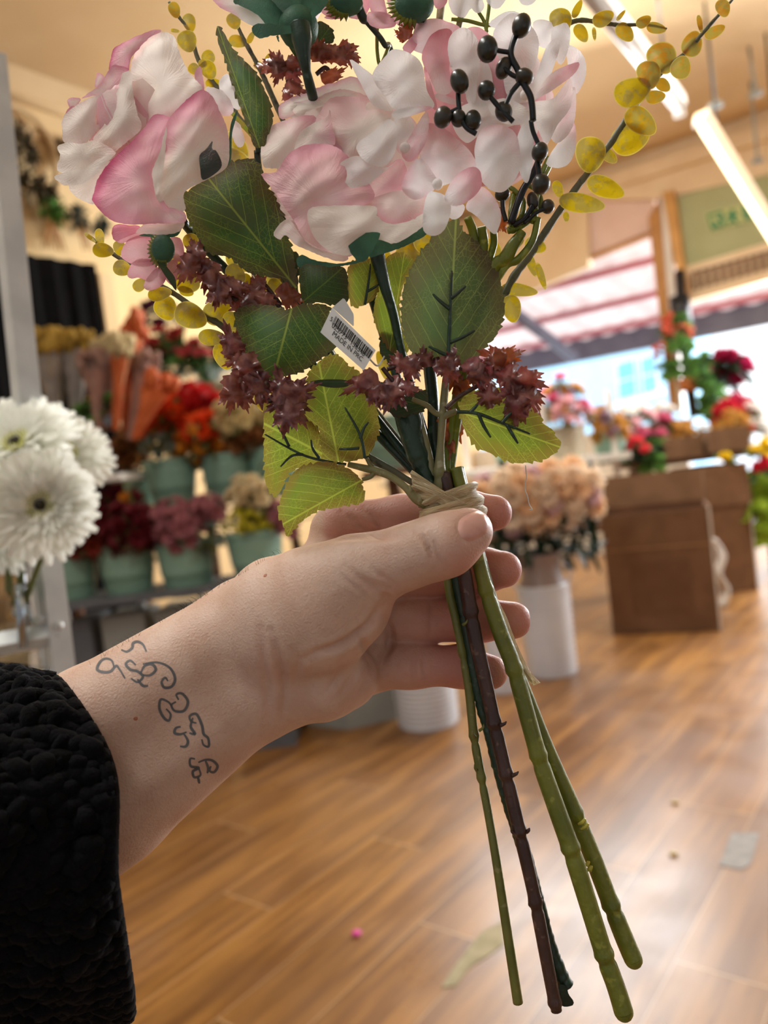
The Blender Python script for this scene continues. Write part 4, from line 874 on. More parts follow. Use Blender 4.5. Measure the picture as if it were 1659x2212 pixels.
# ------------------------------------------------------------------ patch: a bent sheet bounded by an outline, at real size
def in_poly(P, X, Y):
    ins = np.zeros(X.shape, bool); j = len(P)-1
    for i in range(len(P)):
        xi, yi, xj, yj = P[i, 0], P[i, 1], P[j, 0], P[j, 1]
        c = ((yi > Y) != (yj > Y)) & (X < (xj-xi)*(Y-yi)/(yj-yi+1e-12)+xi); ins ^= c; j = i
    return ins
def resample(P, ds):
    Pc = np.vstack([P, P[:1]]); s = np.r_[0, np.cumsum(np.linalg.norm(np.diff(Pc, axis=0), axis=1))]
    n = max(12, int(s[-1]/ds)); t = np.linspace(0, s[-1], n+1)[:-1]
    return np.stack([np.interp(t, s, Pc[:, 0]), np.interp(t, s, Pc[:, 1])], 1), s[-1]
_rs = np.random.RandomState(11)
def patch(name, pts, dz, mat, parent, bulge=4, tilt=(0, 0), curl=0, rip=None, step=9, serr=None, axis=None, pk=None, hue=0.0, sm=10, fray=0, surf=None, fold=0, wr=.58, smoothpts=True):
    P = np.asarray(pts, float)
    O = catmull(P, 8, True) if smoothpts else P
    O, per = resample(O, min(step*.7, 6) if not serr else 2.6)
    c = O.mean(0)
    if serr or fray:
        nx = np.roll(O, -1, 0)-np.roll(O, 1, 0); nx /= np.linalg.norm(nx, axis=1)[:, None]+1e-9; nm = np.stack([nx[:, 1], -nx[:, 0]], 1)
        area2 = np.sum(O[:, 0]*np.roll(O[:, 1], -1)-np.roll(O[:, 0], -1)*O[:, 1])
        if area2 < 0: nm = -nm
        s = np.arange(len(O))/len(O)*per
        if serr:
            period, amp = serr; k = max(3, round(per/period)); ph = (s/per*k) % 1.0
            half = s/per < .5
            saw = np.where(half, ph, 1-ph)
            w = .55+.45*np.sin(s/period*1.7+1.)
            O = O+nm*(1.5*amp*(saw-.5)*w)[:, None]
        if fray: O = O+nm*(_rs.randn(len(O))*fray)[:, None]
    x0, y0 = O.min(0); x1, y1 = O.max(0)
    gx, gy = np.meshgrid(np.arange(x0, x1, step), np.arange(y0, y1, step*.87)); gx = gx+(np.arange(gx.shape[0])[:, None] % 2)*step*.5
    gx = gx.ravel()+_rs.uniform(-.1, .1, gx.size)*step; gy = gy.ravel()
    ins = in_poly(O, gx, gy); I = np.stack([gx[ins], gy[ins]], 1)
    def bd(X):
        d = np.full(len(X), 1e9)
        for a_ in range(0, len(X), 4000):
            d[a_:a_+4000] = np.sqrt(((X[a_:a_+4000, None, :]-O[None])**2).sum(2)).min(1)
        return d
    if len(I): I = I[bd(I) > step*.45]
    allp = np.vstack([O, I]) if len(I) else O
    n = len(O)
    r = delaunay_2d_cdt([Vector(p) for p in allp], [(i, (i+1) % n) for i in range(n)], [], 1, 1e-5)
    XY = np.array([(v.x, v.y) for v in r[0]]); F = [tuple(f) for f in r[2]]
    used = np.zeros(len(XY), bool)
    for f in F: used[list(f)] = True
    if not used.all():
        mp = np.cumsum(used)-1; XY = XY[used]; F = [tuple(int(mp[i]) for i in f) for f in F]
    d = bd(XY); dm = d.max()+1e-6; q = np.clip(d/dm, 0, 1)
    th = np.arctan2(XY[:, 1]-c[1], XY[:, 0]-c[0])
    z = bulge*(1-(1-q)**2) + tilt[0]*(XY[:, 0]-c[0])/100 + tilt[1]*(XY[:, 1]-c[1])/100 + curl*(1-q)**4
    if rip: z = z+rip[0]*(1-q)**1.3*np.sin(rip[1]*th+rip[2])
    if axis:
        b, t_ = np.array(axis[0], float), np.array(axis[1], float); ax = t_-b; L = np.linalg.norm(ax); ax /= L; pn = np.array([-ax[1], ax[0]])
        u = (XY-b)@ax/L; v = (XY-b)@pn; hw = np.abs(v).max()+1e-6; v = v/hw
        if fold: z = z-fold*np.abs(v)+fold*.3
        uv = np.stack([u, v], 1)
    else: uv = np.stack([q, th/6.283], 1)
    E = np.array([(f[i], f[(i+1) % len(f)]) for f in F for i in range(len(f))]); 
    deg = np.bincount(E.ravel(), minlength=len(XY)).astype(float); deg[deg == 0] = 1
    for _ in range(sm):
        acc = np.bincount(E[:, 0], z[E[:, 1]], len(XY))+np.bincount(E[:, 1], z[E[:, 0]], len(XY)); z = .5*z+.5*acc/deg
    if pk is not None and wr:
        env = np.clip(q*3, .35, 1)
        z = z+env*(1.25*wr*np.sin(XY[:, 0]*.055+2.2*np.sin(XY[:, 1]*.021+dz)+dz)*np.sin(XY[:, 1]*.043+dz*1.7)+.5*wr*np.sin((XY[:, 0]*.8+XY[:, 1])*.115+2*np.sin(XY[:, 0]*.03)+dz))
    V = Qn(XY[:, 0], XY[:, 1], dz+z)
    if surf is not None: V = surf(XY)
    F2 = []
    for f in F:      # face the viewer
        a_, b_, c_ = XY[f[0]], XY[f[1]], XY[f[2]]
        cr = (b_[0]-a_[0])*(c_[1]-a_[1])-(b_[1]-a_[1])*(c_[0]-a_[0]); F2.append(f if cr < 0 else f[::-1])
    at = {'q': q, 'hue': np.full(len(XY), hue)}
    if pk is not None:
        pc, pe, ga, g = pk; g0 = np.array([math.cos(math.radians(ga)), math.sin(math.radians(ga))]); ext = max(x1-x0, y1-y0)/2
        at['pk'] = pc*q+pe*(1-q)**1.5+g*((XY-c)@g0)/ext
    return mk(name, V, F2, mat, parent, uv=uv, attrs=at)
def ell(px, py, rx, ry, ang=0, n=14, tip=0):
    a = np.arange(n)/n*2*math.pi; c, s = math.cos(math.radians(ang)), math.sin(math.radians(ang))
    x = rx*np.cos(a)*(1+tip*np.cos(a)); y = ry*np.sin(a)*(1-.15*np.cos(a)); return np.stack([px+x*c-y*s, py+x*s+y*c], 1)
def stemtube(name, P, rpx, mat, parent, n=12, per=8, nodes=(), nodeamp=.16, sq=1.0, rough=0):
    "P: list of (px, py, dz[, radius px]); nodes: py values of the rings"
    P = np.array([tuple(p)+(0,)*(3-len(p)) if len(p) < 3 else p[:3] for p in P], float)
    C = catmull(P, per); r = np.interp(np.linspace(0, 1, len(C)), np.linspace(0, 1, len(np.atleast_1d(rpx))), np.atleast_1d(rpx)).astype(float)
    for ny in nodes:
        dd = C[:, 1]-ny; r = r*(1+nodeamp*np.exp(-(dd/9)**2)-nodeamp*1.1*np.exp(-((dd-13)/7)**2))
    if rough: r = r*(1+rough*np.random.RandomState(len(C)).randn(len(C)))
    rm = r*(D0-C[:, 2]/1000)/FPX
    V, F = tubeVF(Qn(C[:, 0], C[:, 1], C[:, 2]), rm, n, True, sq); return mk(name, V, F, mat, parent)
def roundcap(name, x, y, dz, rpx, mat, parent, ax=(0, 1)):
    V, F = sphereVF(Q(x, y, dz), mmr(rpx, dz), 14, 10); return mk(name, V, F, mat, parent)
def cr(o, s):       # crop pixels -> photograph pixels
    return lambda L: [(o[0]+x/s, o[1]+y/s) for x, y in L]

bq = thing('bouquet', 'tied bouquet of pink artificial roses, hydrangea, berries and leaves held in the hand', 'bouquet', Q(1160, 2190, 2))
# ---- stems below the hand
def pathz(L, z0, z1): n = len(L); return [(x, y, z0+(z1-z0)*i/(n-1)) for i, (x, y) in enumerate(L)]
sp = stemtube('flower_stem', pathz([(948, 1020), (968, 1255), (985, 1340), (1010, 1470), (1024, 1590), (1040, 1680), (1055, 1760), (1072, 1860), (1095, 2010), (1119, 2166)], -2, 8), [9, 10, 9, 10, 9, 9, 10, 11], M_st_thin, bq, per=14, nodes=(1410, 1590, 1680), nodeamp=.22); sp['label'] = 'thin olive stem'
for x, y, dx in ((1036, 1578, 7), (1026, 1592, -4), (1000, 1350, 8), (1030, 1664, -4)):
    stemtube('thorn', [(x, y, 6), (x+dx, y-6, 7), (x+dx*1.3, y-14, 7)], [4, 3, .6], M_st_thin, sp, 6, 4)
sp = stemtube('flower_stem', pathz([(958, 1020), (990, 1180), (1005, 1250), (1025, 1370), (1052, 1490), (1076, 1600), (1102, 1710), (1123, 1800), (1153, 1930), (1180, 2070), (1202, 2183)], 3, 12), [15, 16, 16, 15, 15, 14, 14], M_st_brown, bq, per=16, nodes=(1322, 1562, 1672, 1795, 1948, 2166), nodeamp=.16); sp['label'] = 'dark brown stem'
for x, y, dx in ((1086, 1565, 8), (1112, 1673, 8), (1112, 1800, -9), (1140, 1795, 4), (1165, 1945, 5), (1146, 1955, -4)):
    stemtube('thorn', [(x-dx*.6, y+2, 10), (x+dx*.5, y-2, 11), (x+dx, y-7, 11)], [5, 4, 1], M_st_brown, sp, 6, 4)
sp = stemtube('flower_stem', pathz([(968, 1020), (985, 1230), (1012, 1370), (1036, 1500), (1062, 1600), (1094, 1720), (1130, 1830), (1160, 1940), (1190, 2050), (1222, 2130)], -1, 6), [12, 13, 15, 13, 14, 15, 14, 17], M_st_dark, bq, per=16, rough=.05); sp['label'] = 'dark green ridged stem'
patch('leaf_scar', cr((900, 1150), 2.0836)([(268, 740), (290, 725), (310, 780), (330, 850), (318, 850), (290, 790)]), 4, M_st_dark, sp, bulge=1)
patch('leaf_scar', cr((900, 1150), 2.0836)([(376, 1165), (390, 1145), (410, 1180), (420, 1240), (405, 1215)]), 8, M_st_dark, sp, bulge=1)
patch('leaf_scar', cr((900, 1150), 2.0836)([(635, 2045), (670, 2040), (685, 2080), (706, 2110), (700, 2130), (650, 2128)]), 9, M_st_dark, sp, bulge=2)
def thick(P, r, nodes, lab):
    s_ = stemtube('flower_stem', P, r, M_st_green, bq, n=16, per=16, nodes=nodes, nodeamp=.12); s_['label'] = lab
    roundcap('stem_tip', P[-1][0], P[-1][1], P[-1][2], r[-1]*.99, M_st_green, s_); return s_
thick(pathz([(985, 1010), (1030, 1195), (1050, 1275), (1082, 1370), (1112, 1450), (1163, 1632), (1200, 1740), (1232, 1830), (1270, 1950), (1305, 2062), (1330, 2130), (1347, 2185)], 2, 14), [14, 15, 17, 18, 18, 19, 20, 20, 20, 20, 21], (1275, 1447, 1632, 1832, 2062), 'thick light green stem')
thick(pathz([(990, 1010), (1040, 1215), (1085, 1370), (1130, 1480), (1180, 1610), (1235, 1740), (1280, 1850), (1320, 1955), (1350, 2030), (1368, 2072)], -5, 4), [12, 13, 13, 13, 15, 18, 19, 19, 20, 20], (1757, 1955), 'second light green stem')
for x, y in ((1258, 1780), (1264, 1790), (1266, 1872), (1272, 1882)):
    stemtube('plastic_burr', [(x-8, y, 4), (x, y-4, 6), (x+6, y-10, 6), (x+4, y+2, 6)], [3, 4, 3, 1], plain('pale_burr', '#c9c45a', None, .4) if x == 1258 else bpy.data.materials['pale_burr'], sp, 6, 5)
# ---- stems above the tie
sp = stemtube('rose_stem', [(940, 1075, 0), (920, 1030, 0), (900, 975, 0), (884, 925, 0), (862, 880, -1), (846, 860, -3)], [20, 20, 23, 26, 17, 14], M_st_dark, bq, 14, 10, nodes=(985, 1000), nodeamp=.14, rough=.02); sp['label'] = 'dark green forked stem'
stemtube('fork', [(890, 955, 0), (893, 905, 2), (868, 868, 2), (838, 850, 2), (820, 835, 0)], [20, 18, 15, 14, 12], M_st_dark, sp, 12, 8)
sp = stemtube('rose_stem', [(950, 1060, -5), (915, 930, -8), (870, 770, -6), (850, 680, -2), (832, 620, 2), (815, 552, 4)], [9, 9, 9, 10, 12, 17], M_st_dark, bq, 12, 10); sp['label'] = 'stem of the front rose'
sp = stemtube('leaf_stem', [(948, 1060, 3), (950, 1010, 4), (952, 960, 5), (957, 890, 7), (962, 830, 7), (968, 775, 7), (972, 700, 9), (976, 590, 10)], [13, 12, 8, 9, 8, 7, 6, 4], M_st_pale, bq, 12, 10, nodes=(1020,))
stemtube('twig', [(956, 897, 7), (940, 892, 7), (922, 876, 8), (890, 862, 8)], [7, 6, 6, 5], M_st_pale, sp, 10)
stemtube('twig', [(958, 900, 7), (972, 893, 8), (986, 887, 9)], [8, 7, 6], M_st_pale, sp, 10)
stemtube('flower_stem', [(940, 1060, 1), (925, 980, 1), (905, 900, 0), (895, 860, -2)], [9, 9, 8, 7], M_st_pale, bq, 10)
stemtube('flower_stem', [(970, 1060, -2), (940, 960, -6), (935, 860, -8), (925, 760, -9)], [15, 14, 13, 12], M_st_dark, bq, 10)
stemtube('flower_stem', [(960, 1060, -1), (965, 990, -1), (960, 960, -3), (955, 930, -6)], [13, 10, 9, 8], M_st_lime, bq, 10)
sp = stemtube('leaf_stem', [(925, 1090, 4), (900, 1078, 6), (875, 1052, 7), (845, 1030, 6), (815, 1018, 5), (790, 1012, 4), (752, 1003, 3)], [12, 11, 8, 8, 9, 8, 6], M_st_pale, bq, 12)
stemtube('twig', [(812, 1018, 5), (800, 1004, 4), (792, 990, 4)], [6, 5, 4], M_st_pale, sp, 8)
stemtube('twig', [(812, 1016, 5), (800, 1030, 5), (782, 1036, 5)], [6, 5, 4], M_st_pale, sp, 8)
stemtube('bud', [(886, 1066, 7), (887, 1058, 8), (885, 1048, 8)], [4, 5, 3], M_st_pale, sp, 8)
# ---- big leaves
def ribs(leaf, L, dz, r=4.2, mat=None):
    for seg in L: stemtube('midrib', [(x, y, dz) for x, y in seg], [r, r*.9, r*.5] if len(seg) > 2 else [r*.8, r*.3], mat or M_st_dark, leaf, 8, 6)
c4 = cr((340, 400), 2.765); c5 = cr((760, 440), 3.318); c1 = cr((80, 0), 2.765); c6 = cr((340, 0), 4.366); c2 = cr((520, 0), 2.0738); c7 = cr((560, 480), 5.53)
patch('leaf', [(392, 425), (430, 395), (480, 358), (520, 344), (556, 348), (580, 400), (604, 440), (622, 500), (636, 560), (641, 622), (610, 603), (590, 600), (548, 594), (520, 578), (490, 555), (452, 548), (432, 520), (412, 490), (400, 455)], 6, M_leaf, bq, bulge=5, tilt=(3, -3), serr=(17, 6), axis=((640, 622), (440, 372)), fold=4, rip=(1.5, 4, 1))
patch('leaf', c4([(620, 180), (700, 160), (770, 190), (720, 260), (730, 300), (800, 390), (845, 420), (840, 600), (835, 700), (800, 720), (760, 600), (720, 500), (680, 350), (640, 240)]), 0, M_leafd, bq, bulge=3, serr=(18, 4), axis=((645, 640), (580, 460)), fold=2, tilt=(-4, 0))
patch('leaf', [(466, 58), (478, 60), (492, 86), (508, 110), (528, 130), (548, 150), (560, 165), (572, 195), (584, 220), (590, 255), (586, 275), (574, 305), (566, 320), (548, 315), (540, 290), (530, 265), (518, 230), (505, 200), (494, 160), (484, 125), (472, 95)], 3, M_leaf, bq, bulge=4, serr=(20, 4), axis=((562, 322), (470, 58)), fold=3, tilt=(6, 0))
patch('leaf', [(505, 690), (512, 668), (545, 658), (590, 660), (622, 668), (650, 657), (690, 656), (715, 665), (712, 690), (735, 735), (720, 755), (700, 772), (672, 790), (650, 805), (612, 815), (590, 838), (572, 830), (556, 802), (540, 775), (520, 740), (510, 715)], 12, M_leaf, bq, bulge=6, serr=(16, 5), axis=((630, 664), (585, 838)), fold=5, rip=(1.5, 3, 0))
lf = patch('leaf', [(968, 785), (930, 782), (895, 770), (872, 725), (866, 680), (868, 640), (882, 590), (910, 540), (925, 525), (940, 500), (985, 472), (1000, 495), (1008, 505), (1030, 508), (1052, 540), (1062, 565), (1076, 590), (1084, 620), (1090, 650), (1088, 690), (1072, 725), (1050, 750), (1030, 775), (1000, 785)], 6, M_leafg, bq, bulge=6, serr=(17, 6), axis=((968, 782), (985, 472)), fold=4, tilt=(0, 4))
ribs(lf, [[(968, 775), (972, 690), (976, 585)], [(972, 740), (1000, 728), (1026, 714)], [(972, 668), (950, 650), (935, 635)], [(974, 645), (990, 632), (1006, 618)], [(970, 770), (945, 758), (926, 748)]], 15)
lf = patch('leaf', [(990, 886), (994, 865), (1020, 845), (1052, 838), (1090, 838), (1130, 850), (1160, 880), (1175, 915), (1195, 930), (1210, 966), (1190, 985), (1170, 996), (1140, 1000), (1105, 1000), (1080, 990), (1050, 975), (1030, 970), (1012, 945), (1000, 920)], 9, M_leafy, bq, bulge=5, serr=(20, 6), axis=((988, 888), (1210, 966)), fold=4, tilt=(-3, 3))
ribs(lf, [[(986, 890), (1030, 893), (1085, 914), (1145, 937)], [(1033, 893), (1045, 920), (1060, 945)], [(1095, 918), (1108, 940), (1119, 958)], [(1014, 892), (1026, 880), (1032, 874)], [(1084, 914), (1096, 900), (1106, 890)]], 15.5)
lf = patch('leaf', c4([(640, 1310), (700, 1250), (850, 1290), (900, 1380), (960, 1450), (980, 1560), (1040, 1640), (960, 1660), (880, 1680), (820, 1700), (780, 1740), (750, 1800), (720, 1850), (690, 1860), (650, 1790), (635, 1700), (635, 1560)]), 0, M_leafy, bq, bulge=4, serr=(18, 5), axis=((735, 1000), (570, 915)), fold=3, rip=(1.5, 3, 2))
ribs(lf, [[(748, 1003), (660, 985), (572, 938)], [(655, 982), (630, 985), (606, 1008)], [(690, 990), (676, 970), (672, 950)], [(625, 965), (610, 935), (600, 922)]], 6.5, 3.2)
lf = patch('leaf', c4([(910, 1100), (960, 1060), (1030, 1010), (1090, 1020), (1150, 1080), (1200, 1110), (1300, 1250), (1320, 1400), (1330, 1450), (1310, 1520), (1270, 1600), (1200, 1640), (1090, 1655), (1000, 1630), (970, 1560), (960, 1450), (900, 1400), (870, 1330), (880, 1240), (890, 1160)]), 6, M_leafy, bq, bulge=5, serr=(15, 5), axis=((730, 992), (690, 790)), fold=4)
ribs(lf, [[(788, 990), (778, 940), (745, 880)], [(778, 948), (786, 925), (796, 912)], [(776, 968), (750, 970), (732, 970)]], 11, 3.4)
patch('leaf', c4([(715, 1960), (740, 1860), (780, 1760), (830, 1700), (900, 1665), (1000, 1650), (1100, 1670), (1180, 1720), (1225, 1780), (1230, 1890), (1100, 1920), (960, 1950), (860, 2010), (780, 2100), (750, 2030)]), 11, M_leafy, bq, bulge=5, serr=(18, 5), axis=((785, 1035), (615, 1130)), fold=4, tilt=(2, 0))
patch('leaf', c4([(850, 440), (1000, 470), (1110, 490), (1140, 560), (1150, 640), (1130, 700), (1060, 720), (960, 700), (880, 710), (850, 600)]), -3, M_leafd, bq, bulge=4, serr=(18, 4), axis=((680, 630), (750, 570)), fold=3)
lf = patch('leaf', c4([(1140, 480), (1220, 440), (1330, 460), (1330, 560), (1310, 660), (1250, 710), (1170, 730), (1140, 640)]), -2, M_leafy, bq, bulge=3, serr=(18, 4), axis=((790, 660), (800, 560)), fold=2); ribs(lf, [[(788, 658), (796, 610), (800, 570)], [(793, 630), (810, 620), (820, 612)]], 2, 3)
patch('leaf', c4([(1330, 480), (1430, 400), (1530, 450), (1480, 560), (1450, 700), (1460, 830), (1500, 1000), (1400, 1000), (1330, 900), (1290, 780), (1310, 640)]), -6, M_leafy, bq, bulge=3, serr=(16, 4), axis=((840, 770), (870, 570)), fold=2)
patch('leaf', c4([(1340, 880), (1430, 900), (1480, 1010), (1380, 1050), (1330, 1000)]), -7, M_leafd, bq, bulge=2, serr=(16, 4), axis=((870, 770), (820, 730)))
patch('leaf', c4([(1180, 1190), (1330, 1250), (1480, 1260), (1590, 1220), (1615, 1260), (1600, 1340), (1540, 1370), (1430, 1390), (1360, 1330)]), 4, M_leafd, bq, bulge=3, serr=(14, 4), axis=((925, 878), (800, 850)))
patch('leaf', c4([(910, 1175), (1000, 1160), (1130, 1165), (1140, 1200), (1050, 1210), (960, 1195)]), 10, M_leafd, bq, bulge=2, axis=((755, 825), (670, 825)))
patch('leaf', c6([(1440, 250), (1500, 210), (1540, 200), (1600, 230), (1660, 290), (1659, 400), (1560, 420), (1500, 500), (1450, 560), (1440, 400)]), -6, M_leafd, bq, bulge=3, serr=(16, 3), axis=((668, 120), (715, 55)))
patch('leaf', c6([(1220, 330), (1290, 320), (1340, 480), (1390, 600), (1380, 640), (1300, 540), (1230, 420)]), -5, M_leafd, bq, bulge=3, axis=((655, 145), (620, 75)))
patch('leaf', c6([(700, 1040), (760, 1100), (830, 1170), (900, 1300), (905, 1330), (840, 1250), (750, 1160), (690, 1080), (610, 1075)]), -2, M_leafy, bq, bulge=2, axis=((545, 300), (485, 245)))
patch('leaf', [(330, 520), (345, 545), (360, 575), (378, 600), (381, 628), (370, 615), (350, 585), (335, 555)], 14, M_leafd, bq, bulge=2)
patch('sepal', c1([(970, 930), (1010, 890), (1040, 850), (1050, 840), (1045, 890), (1070, 900), (1100, 960), (1100, 1000), (1060, 1040), (990, 1075), (975, 1010)]), 24, plain('maroon_sepal', '#4a2c30', '#2c3a2c', .55, 90, bump=.4, bscale=1500, bd=.0005), bq, bulge=3)['label'] = 'dark reddish sepal on the left rose'
patch('sepal', c1([(1130, 980), (1145, 850), (1160, 730), (1200, 655), (1185, 720), (1165, 800), (1160, 940), (1140, 990)]), 14, M_sepal, bq, bulge=2)
patch('sepal', [(392, 455), (398, 470), (390, 500), (375, 512), (330, 512), (300, 508), (345, 498), (380, 480)], 12, M_sepal, bq, bulge=3)
stemtube('rose_stem', [(560, 330, -2), (556, 300, 0), (552, 290, 1)], [8, 6, 5], M_st_dark, bq, 8)
stemtube('rose_stem', [(555, 325, -3), (570, 420, -6), (640, 640, -9), (780, 860, -8), (930, 1050, -5)], [7, 8, 9, 9, 10], M_st_dark, bq, 8)
stemtube('rose_stem', [(395, 478, 2), (430, 520, -6), (560, 660, -10), (760, 880, -10), (935, 1060, -6)], [10, 10, 10, 10, 10], M_st_dark, bq, 8)
# ---- roses
def bloom_core(cx, cy, dz, rpx, parent, face, mat=M_petal, n=16, seed=1):
    rng = random.Random(seed); c = np.array(Q(cx, cy, dz)); R = mmr(rpx, dz)
    q = np.array(Vector((0, 0, 1)).rotation_difference(Vector(face).normalized()).to_matrix()); mb = MB(); pk = []
    for k in range(n):
        ring = k % 4; a0 = k*2.4; s = (.5, .7, .88, 1.)[ring]; el0 = (1.4, 1.2, 1.0, .8)[ring]; V = []; m = 8
        for i in range(m+1):
            for j in range(m+1):
                u = i/m; v = (j/m-.5)*2
                el = -1.2+(el0+1.2)*u*(1-.12*v*v); az = a0+v*.75; rr = R*s*(1+.06*math.sin(5*v+k)*u)
                V.append((rr*math.cos(el)*math.cos(az), rr*math.cos(el)*math.sin(az), rr*math.sin(el)))
        F = [(i*(m+1)+j, i*(m+1)+j+1, (i+1)*(m+1)+j+1, (i+1)*(m+1)+j) for i in range(m) for j in range(m)]
        mb.add(np.array(V)@q.T+c, F); pk += [.25+.4*rng.random()]*len(V)
    return mk('bloom_core', np.vstack(mb.V), mb.F, mat, parent, attrs={'pk': pk})
r1 = node('rose', bq)
face1 = -rgt*.55+upv*.75-fwd*.35
bloom_core(318, 285, -12, 118, r1, face1, seed=3)
def rp(par, conv, L, dz, b=5, t=(0, 0), pk=(.1, .5, 0, 0), curl=0, rip=None, mat=M_petal, name='petal', fray=.5, **kw):
    return patch(name, conv(L), dz, mat, par, bulge=b, tilt=t, pk=pk, curl=curl, rip=rip, fray=fray, **kw)
rp(r1, c1, [(560, 400), (600, 290), (660, 210), (760, 188), (820, 220), (850, 310), (900, 420), (960, 490), (990, 540), (930, 640), (820, 740), (720, 780), (640, 800), (600, 750), (570, 600)], 4, 6, (5, 4), (.0, .05, 90, .35), rip=(2.2, 15, .5), step=7)
rp(r1, c1, [(440, 345), (462, 288), (545, 238), (690, 180), (745, 186), (670, 225), (610, 290), (560, 350), (545, 440), (480, 470), (430, 440)], 0, 4, (4, 0), (.5, 1.0, 180, .3))
rp(r1, c1, [(265, 590), (300, 560), (380, 500), (440, 400), (490, 390), (550, 420), (500, 500), (460, 570), (440, 650), (380, 730), (340, 745), (345, 640), (360, 570)], -1, 4, (4, 0), (.5, .8, 0, .3))
rp(r1, c1, [(155, 700), (230, 632), (330, 580), (385, 575), (355, 660), (350, 745), (400, 720), (430, 690), (350, 790), (275, 865), (165, 855), (150, 780)], 2, 5, (5, 0), (.15, .3, 0, .1), rip=(1.2, 5, 1))
rp(r1, c1, [(165, 850), (150, 750), (185, 650), (230, 640), (200, 760), (200, 860)], -3, 3, (5, 0), (.6, .7, 0, 0))
rp(r1, c1, [(535, 425), (560, 430), (575, 560), (600, 680), (625, 760), (560, 830), (490, 885), (440, 925), (335, 840), (400, 745), (440, 640), (480, 540), (505, 450)], 8, 6, (8, 0), (.15, .2, 90, .25), rip=(2.0, 9, 0), step=7)
rp(r1, c1, [(118, 875), (180, 852), (270, 860), (335, 838), (420, 870), (470, 920), (400, 960), (250, 1015), (140, 1032), (118, 990), (138, 930)], 8, 5, (6, 0), (.05, .15, 0, .3), rip=(1.6, 6, 1))
rp(r1, c1, [(190, 1112), (290, 1060), (370, 1000), (440, 960), (400, 1050), (350, 1120), (345, 1215), (290, 1207), (230, 1172)], 9, 4, (8, 0), (.15, .1, 0, .2))
rp(r1, c1, [(103, 1056), (150, 1033), (250, 1010), (390, 940), (455, 928), (375, 1020), (285, 1090), (180, 1110), (130, 1088)], 15, 4, (4, 0), (-.3, -.2, 0, .2))
rp(r1, c1, [(335, 1165), (368, 1060), (450, 950), (560, 850), (640, 765), (690, 690), (740, 682), (800, 712), (790, 800), (770, 900), (740, 1020), (740, 1140), (780, 1230), (850, 1255), (885, 1270), (875, 1330), (700, 1335), (560, 1342), (450, 1318), (370, 1252), (328, 1190)], 14, 10, (3, 0), (.55, .95, 200, .45), curl=5, rip=(1.8, 7, 2), step=8)
rp(r1, c1, [(780, 725), (850, 638), (950, 550), (1000, 538), (1050, 580), (1100, 680), (1140, 790), (1147, 950), (1110, 1020), (990, 1085), (880, 1150), (885, 1255), (790, 1255), (720, 1200), (705, 1110), (740, 980), (765, 830)], 17, 8, (-4, 0), (.15, .35, 245, .75), curl=2, rip=(1.4, 5, 1), step=8)
rp(r1, c1, [(772, 755), (770, 860), (755, 1020), (738, 1090), (712, 1165), (690, 1065), (690, 1015), (735, 900)], 23, 2, (6, 0), (-.4, -.3, 0, 0), curl=3)
rp(r1, c1, [(590, 1392), (650, 1335), (760, 1325), (880, 1325), (845, 1385), (760, 1402), (660, 1397)], 13, 4, (0, 6), (-.1, .1, 0, .1))
rp(r1, c1, [(445, 1395), (470, 1340), (560, 1345), (620, 1350), (600, 1390), (520, 1420), (470, 1440)], 8, 4, (0, 4), (.8, .9, 0, 0))
rp(r1, c1, [(940, 450), (975, 398), (1000, 520), (985, 548)], 8, 2, (0, 0), (.7, .7, 0, 0))
rp(r1, c1, [(360, 437), (405, 460), (380, 500), (345, 525)], -6, 2, (0, 0), (.4, .7, 0, 0)); rp(r1, c1, [(178, 600), (220, 582), (265, 592), (240, 630), (212, 668)], -5, 3, (0, 0), (.2, .6, 0, 0))
r2 = node('rose', bq)
face2 = -rgt*.2+upv*.85-fwd*.45
bloom_core(735, 390, -14, 135, r2, face2, seed=5)
rp(r2, c2, [(172, 475), (240, 430), (330, 398), (420, 368), (505, 343), (575, 400), (600, 450), (480, 450), (330, 500), (230, 525), (178, 532)], -2, 4, (0, 8), (.25, .6, 270, .1), rip=(2.2, 9, 0), step=7)
rp(r2, c2, [(230, 465), (330, 440), (440, 400), (540, 420), (600, 460), (520, 500), (400, 520), (300, 530), (240, 510)], 1, 4, (0, 6), (.1, .5, 270, .2), rip=(2.0, 11, 1), step=7)
rp(r2, c2, [(225, 520), (330, 490), (450, 455), (560, 470), (520, 560), (360, 570), (280, 560)], 3, 4, (0, 6), (.3, .4, 270, .2), rip=(1.8, 9, 2), step=7)
rp(r2, c2, [(103, 600), (112, 578), (170, 548), (300, 515), (345, 540), (300, 600), (265, 680), (190, 745), (130, 755), (100, 740), (90, 660)], 5, 6, (4, 3), (.1, .2, 280, .45), rip=(1.2, 5, 1))
rp(r2, c2, [(335, 540), (390, 450), (460, 430), (560, 440), (660, 480), (740, 540), (760, 600), (700, 680), (620, 760), (480, 720), (430, 680), (370, 650), (310, 600)], 8, 7, (0, 3), (.2, .25, 250, .3), rip=(2.0, 7, 0), step=7)
rp(r2, c2, [(245, 690), (262, 600), (330, 550), (385, 525), (400, 490), (410, 560), (420, 650), (340, 670)], 10, 4, (3, 0), (.25, .1, 0, .5), curl=3)
rp(r2, c2, [(560, 470), (640, 470), (730, 500), (790, 560), (800, 680), (760, 800), (700, 860), (640, 760), (600, 620)], 6, 6, (-5, 0), (.2, .3, 0, .2))
rp(r2, c2, [(575, 835), (640, 760), (725, 715), (765, 860), (800, 880), (600, 895)], 12, 5, (-3, 0), (.6, .6, 0, .2))
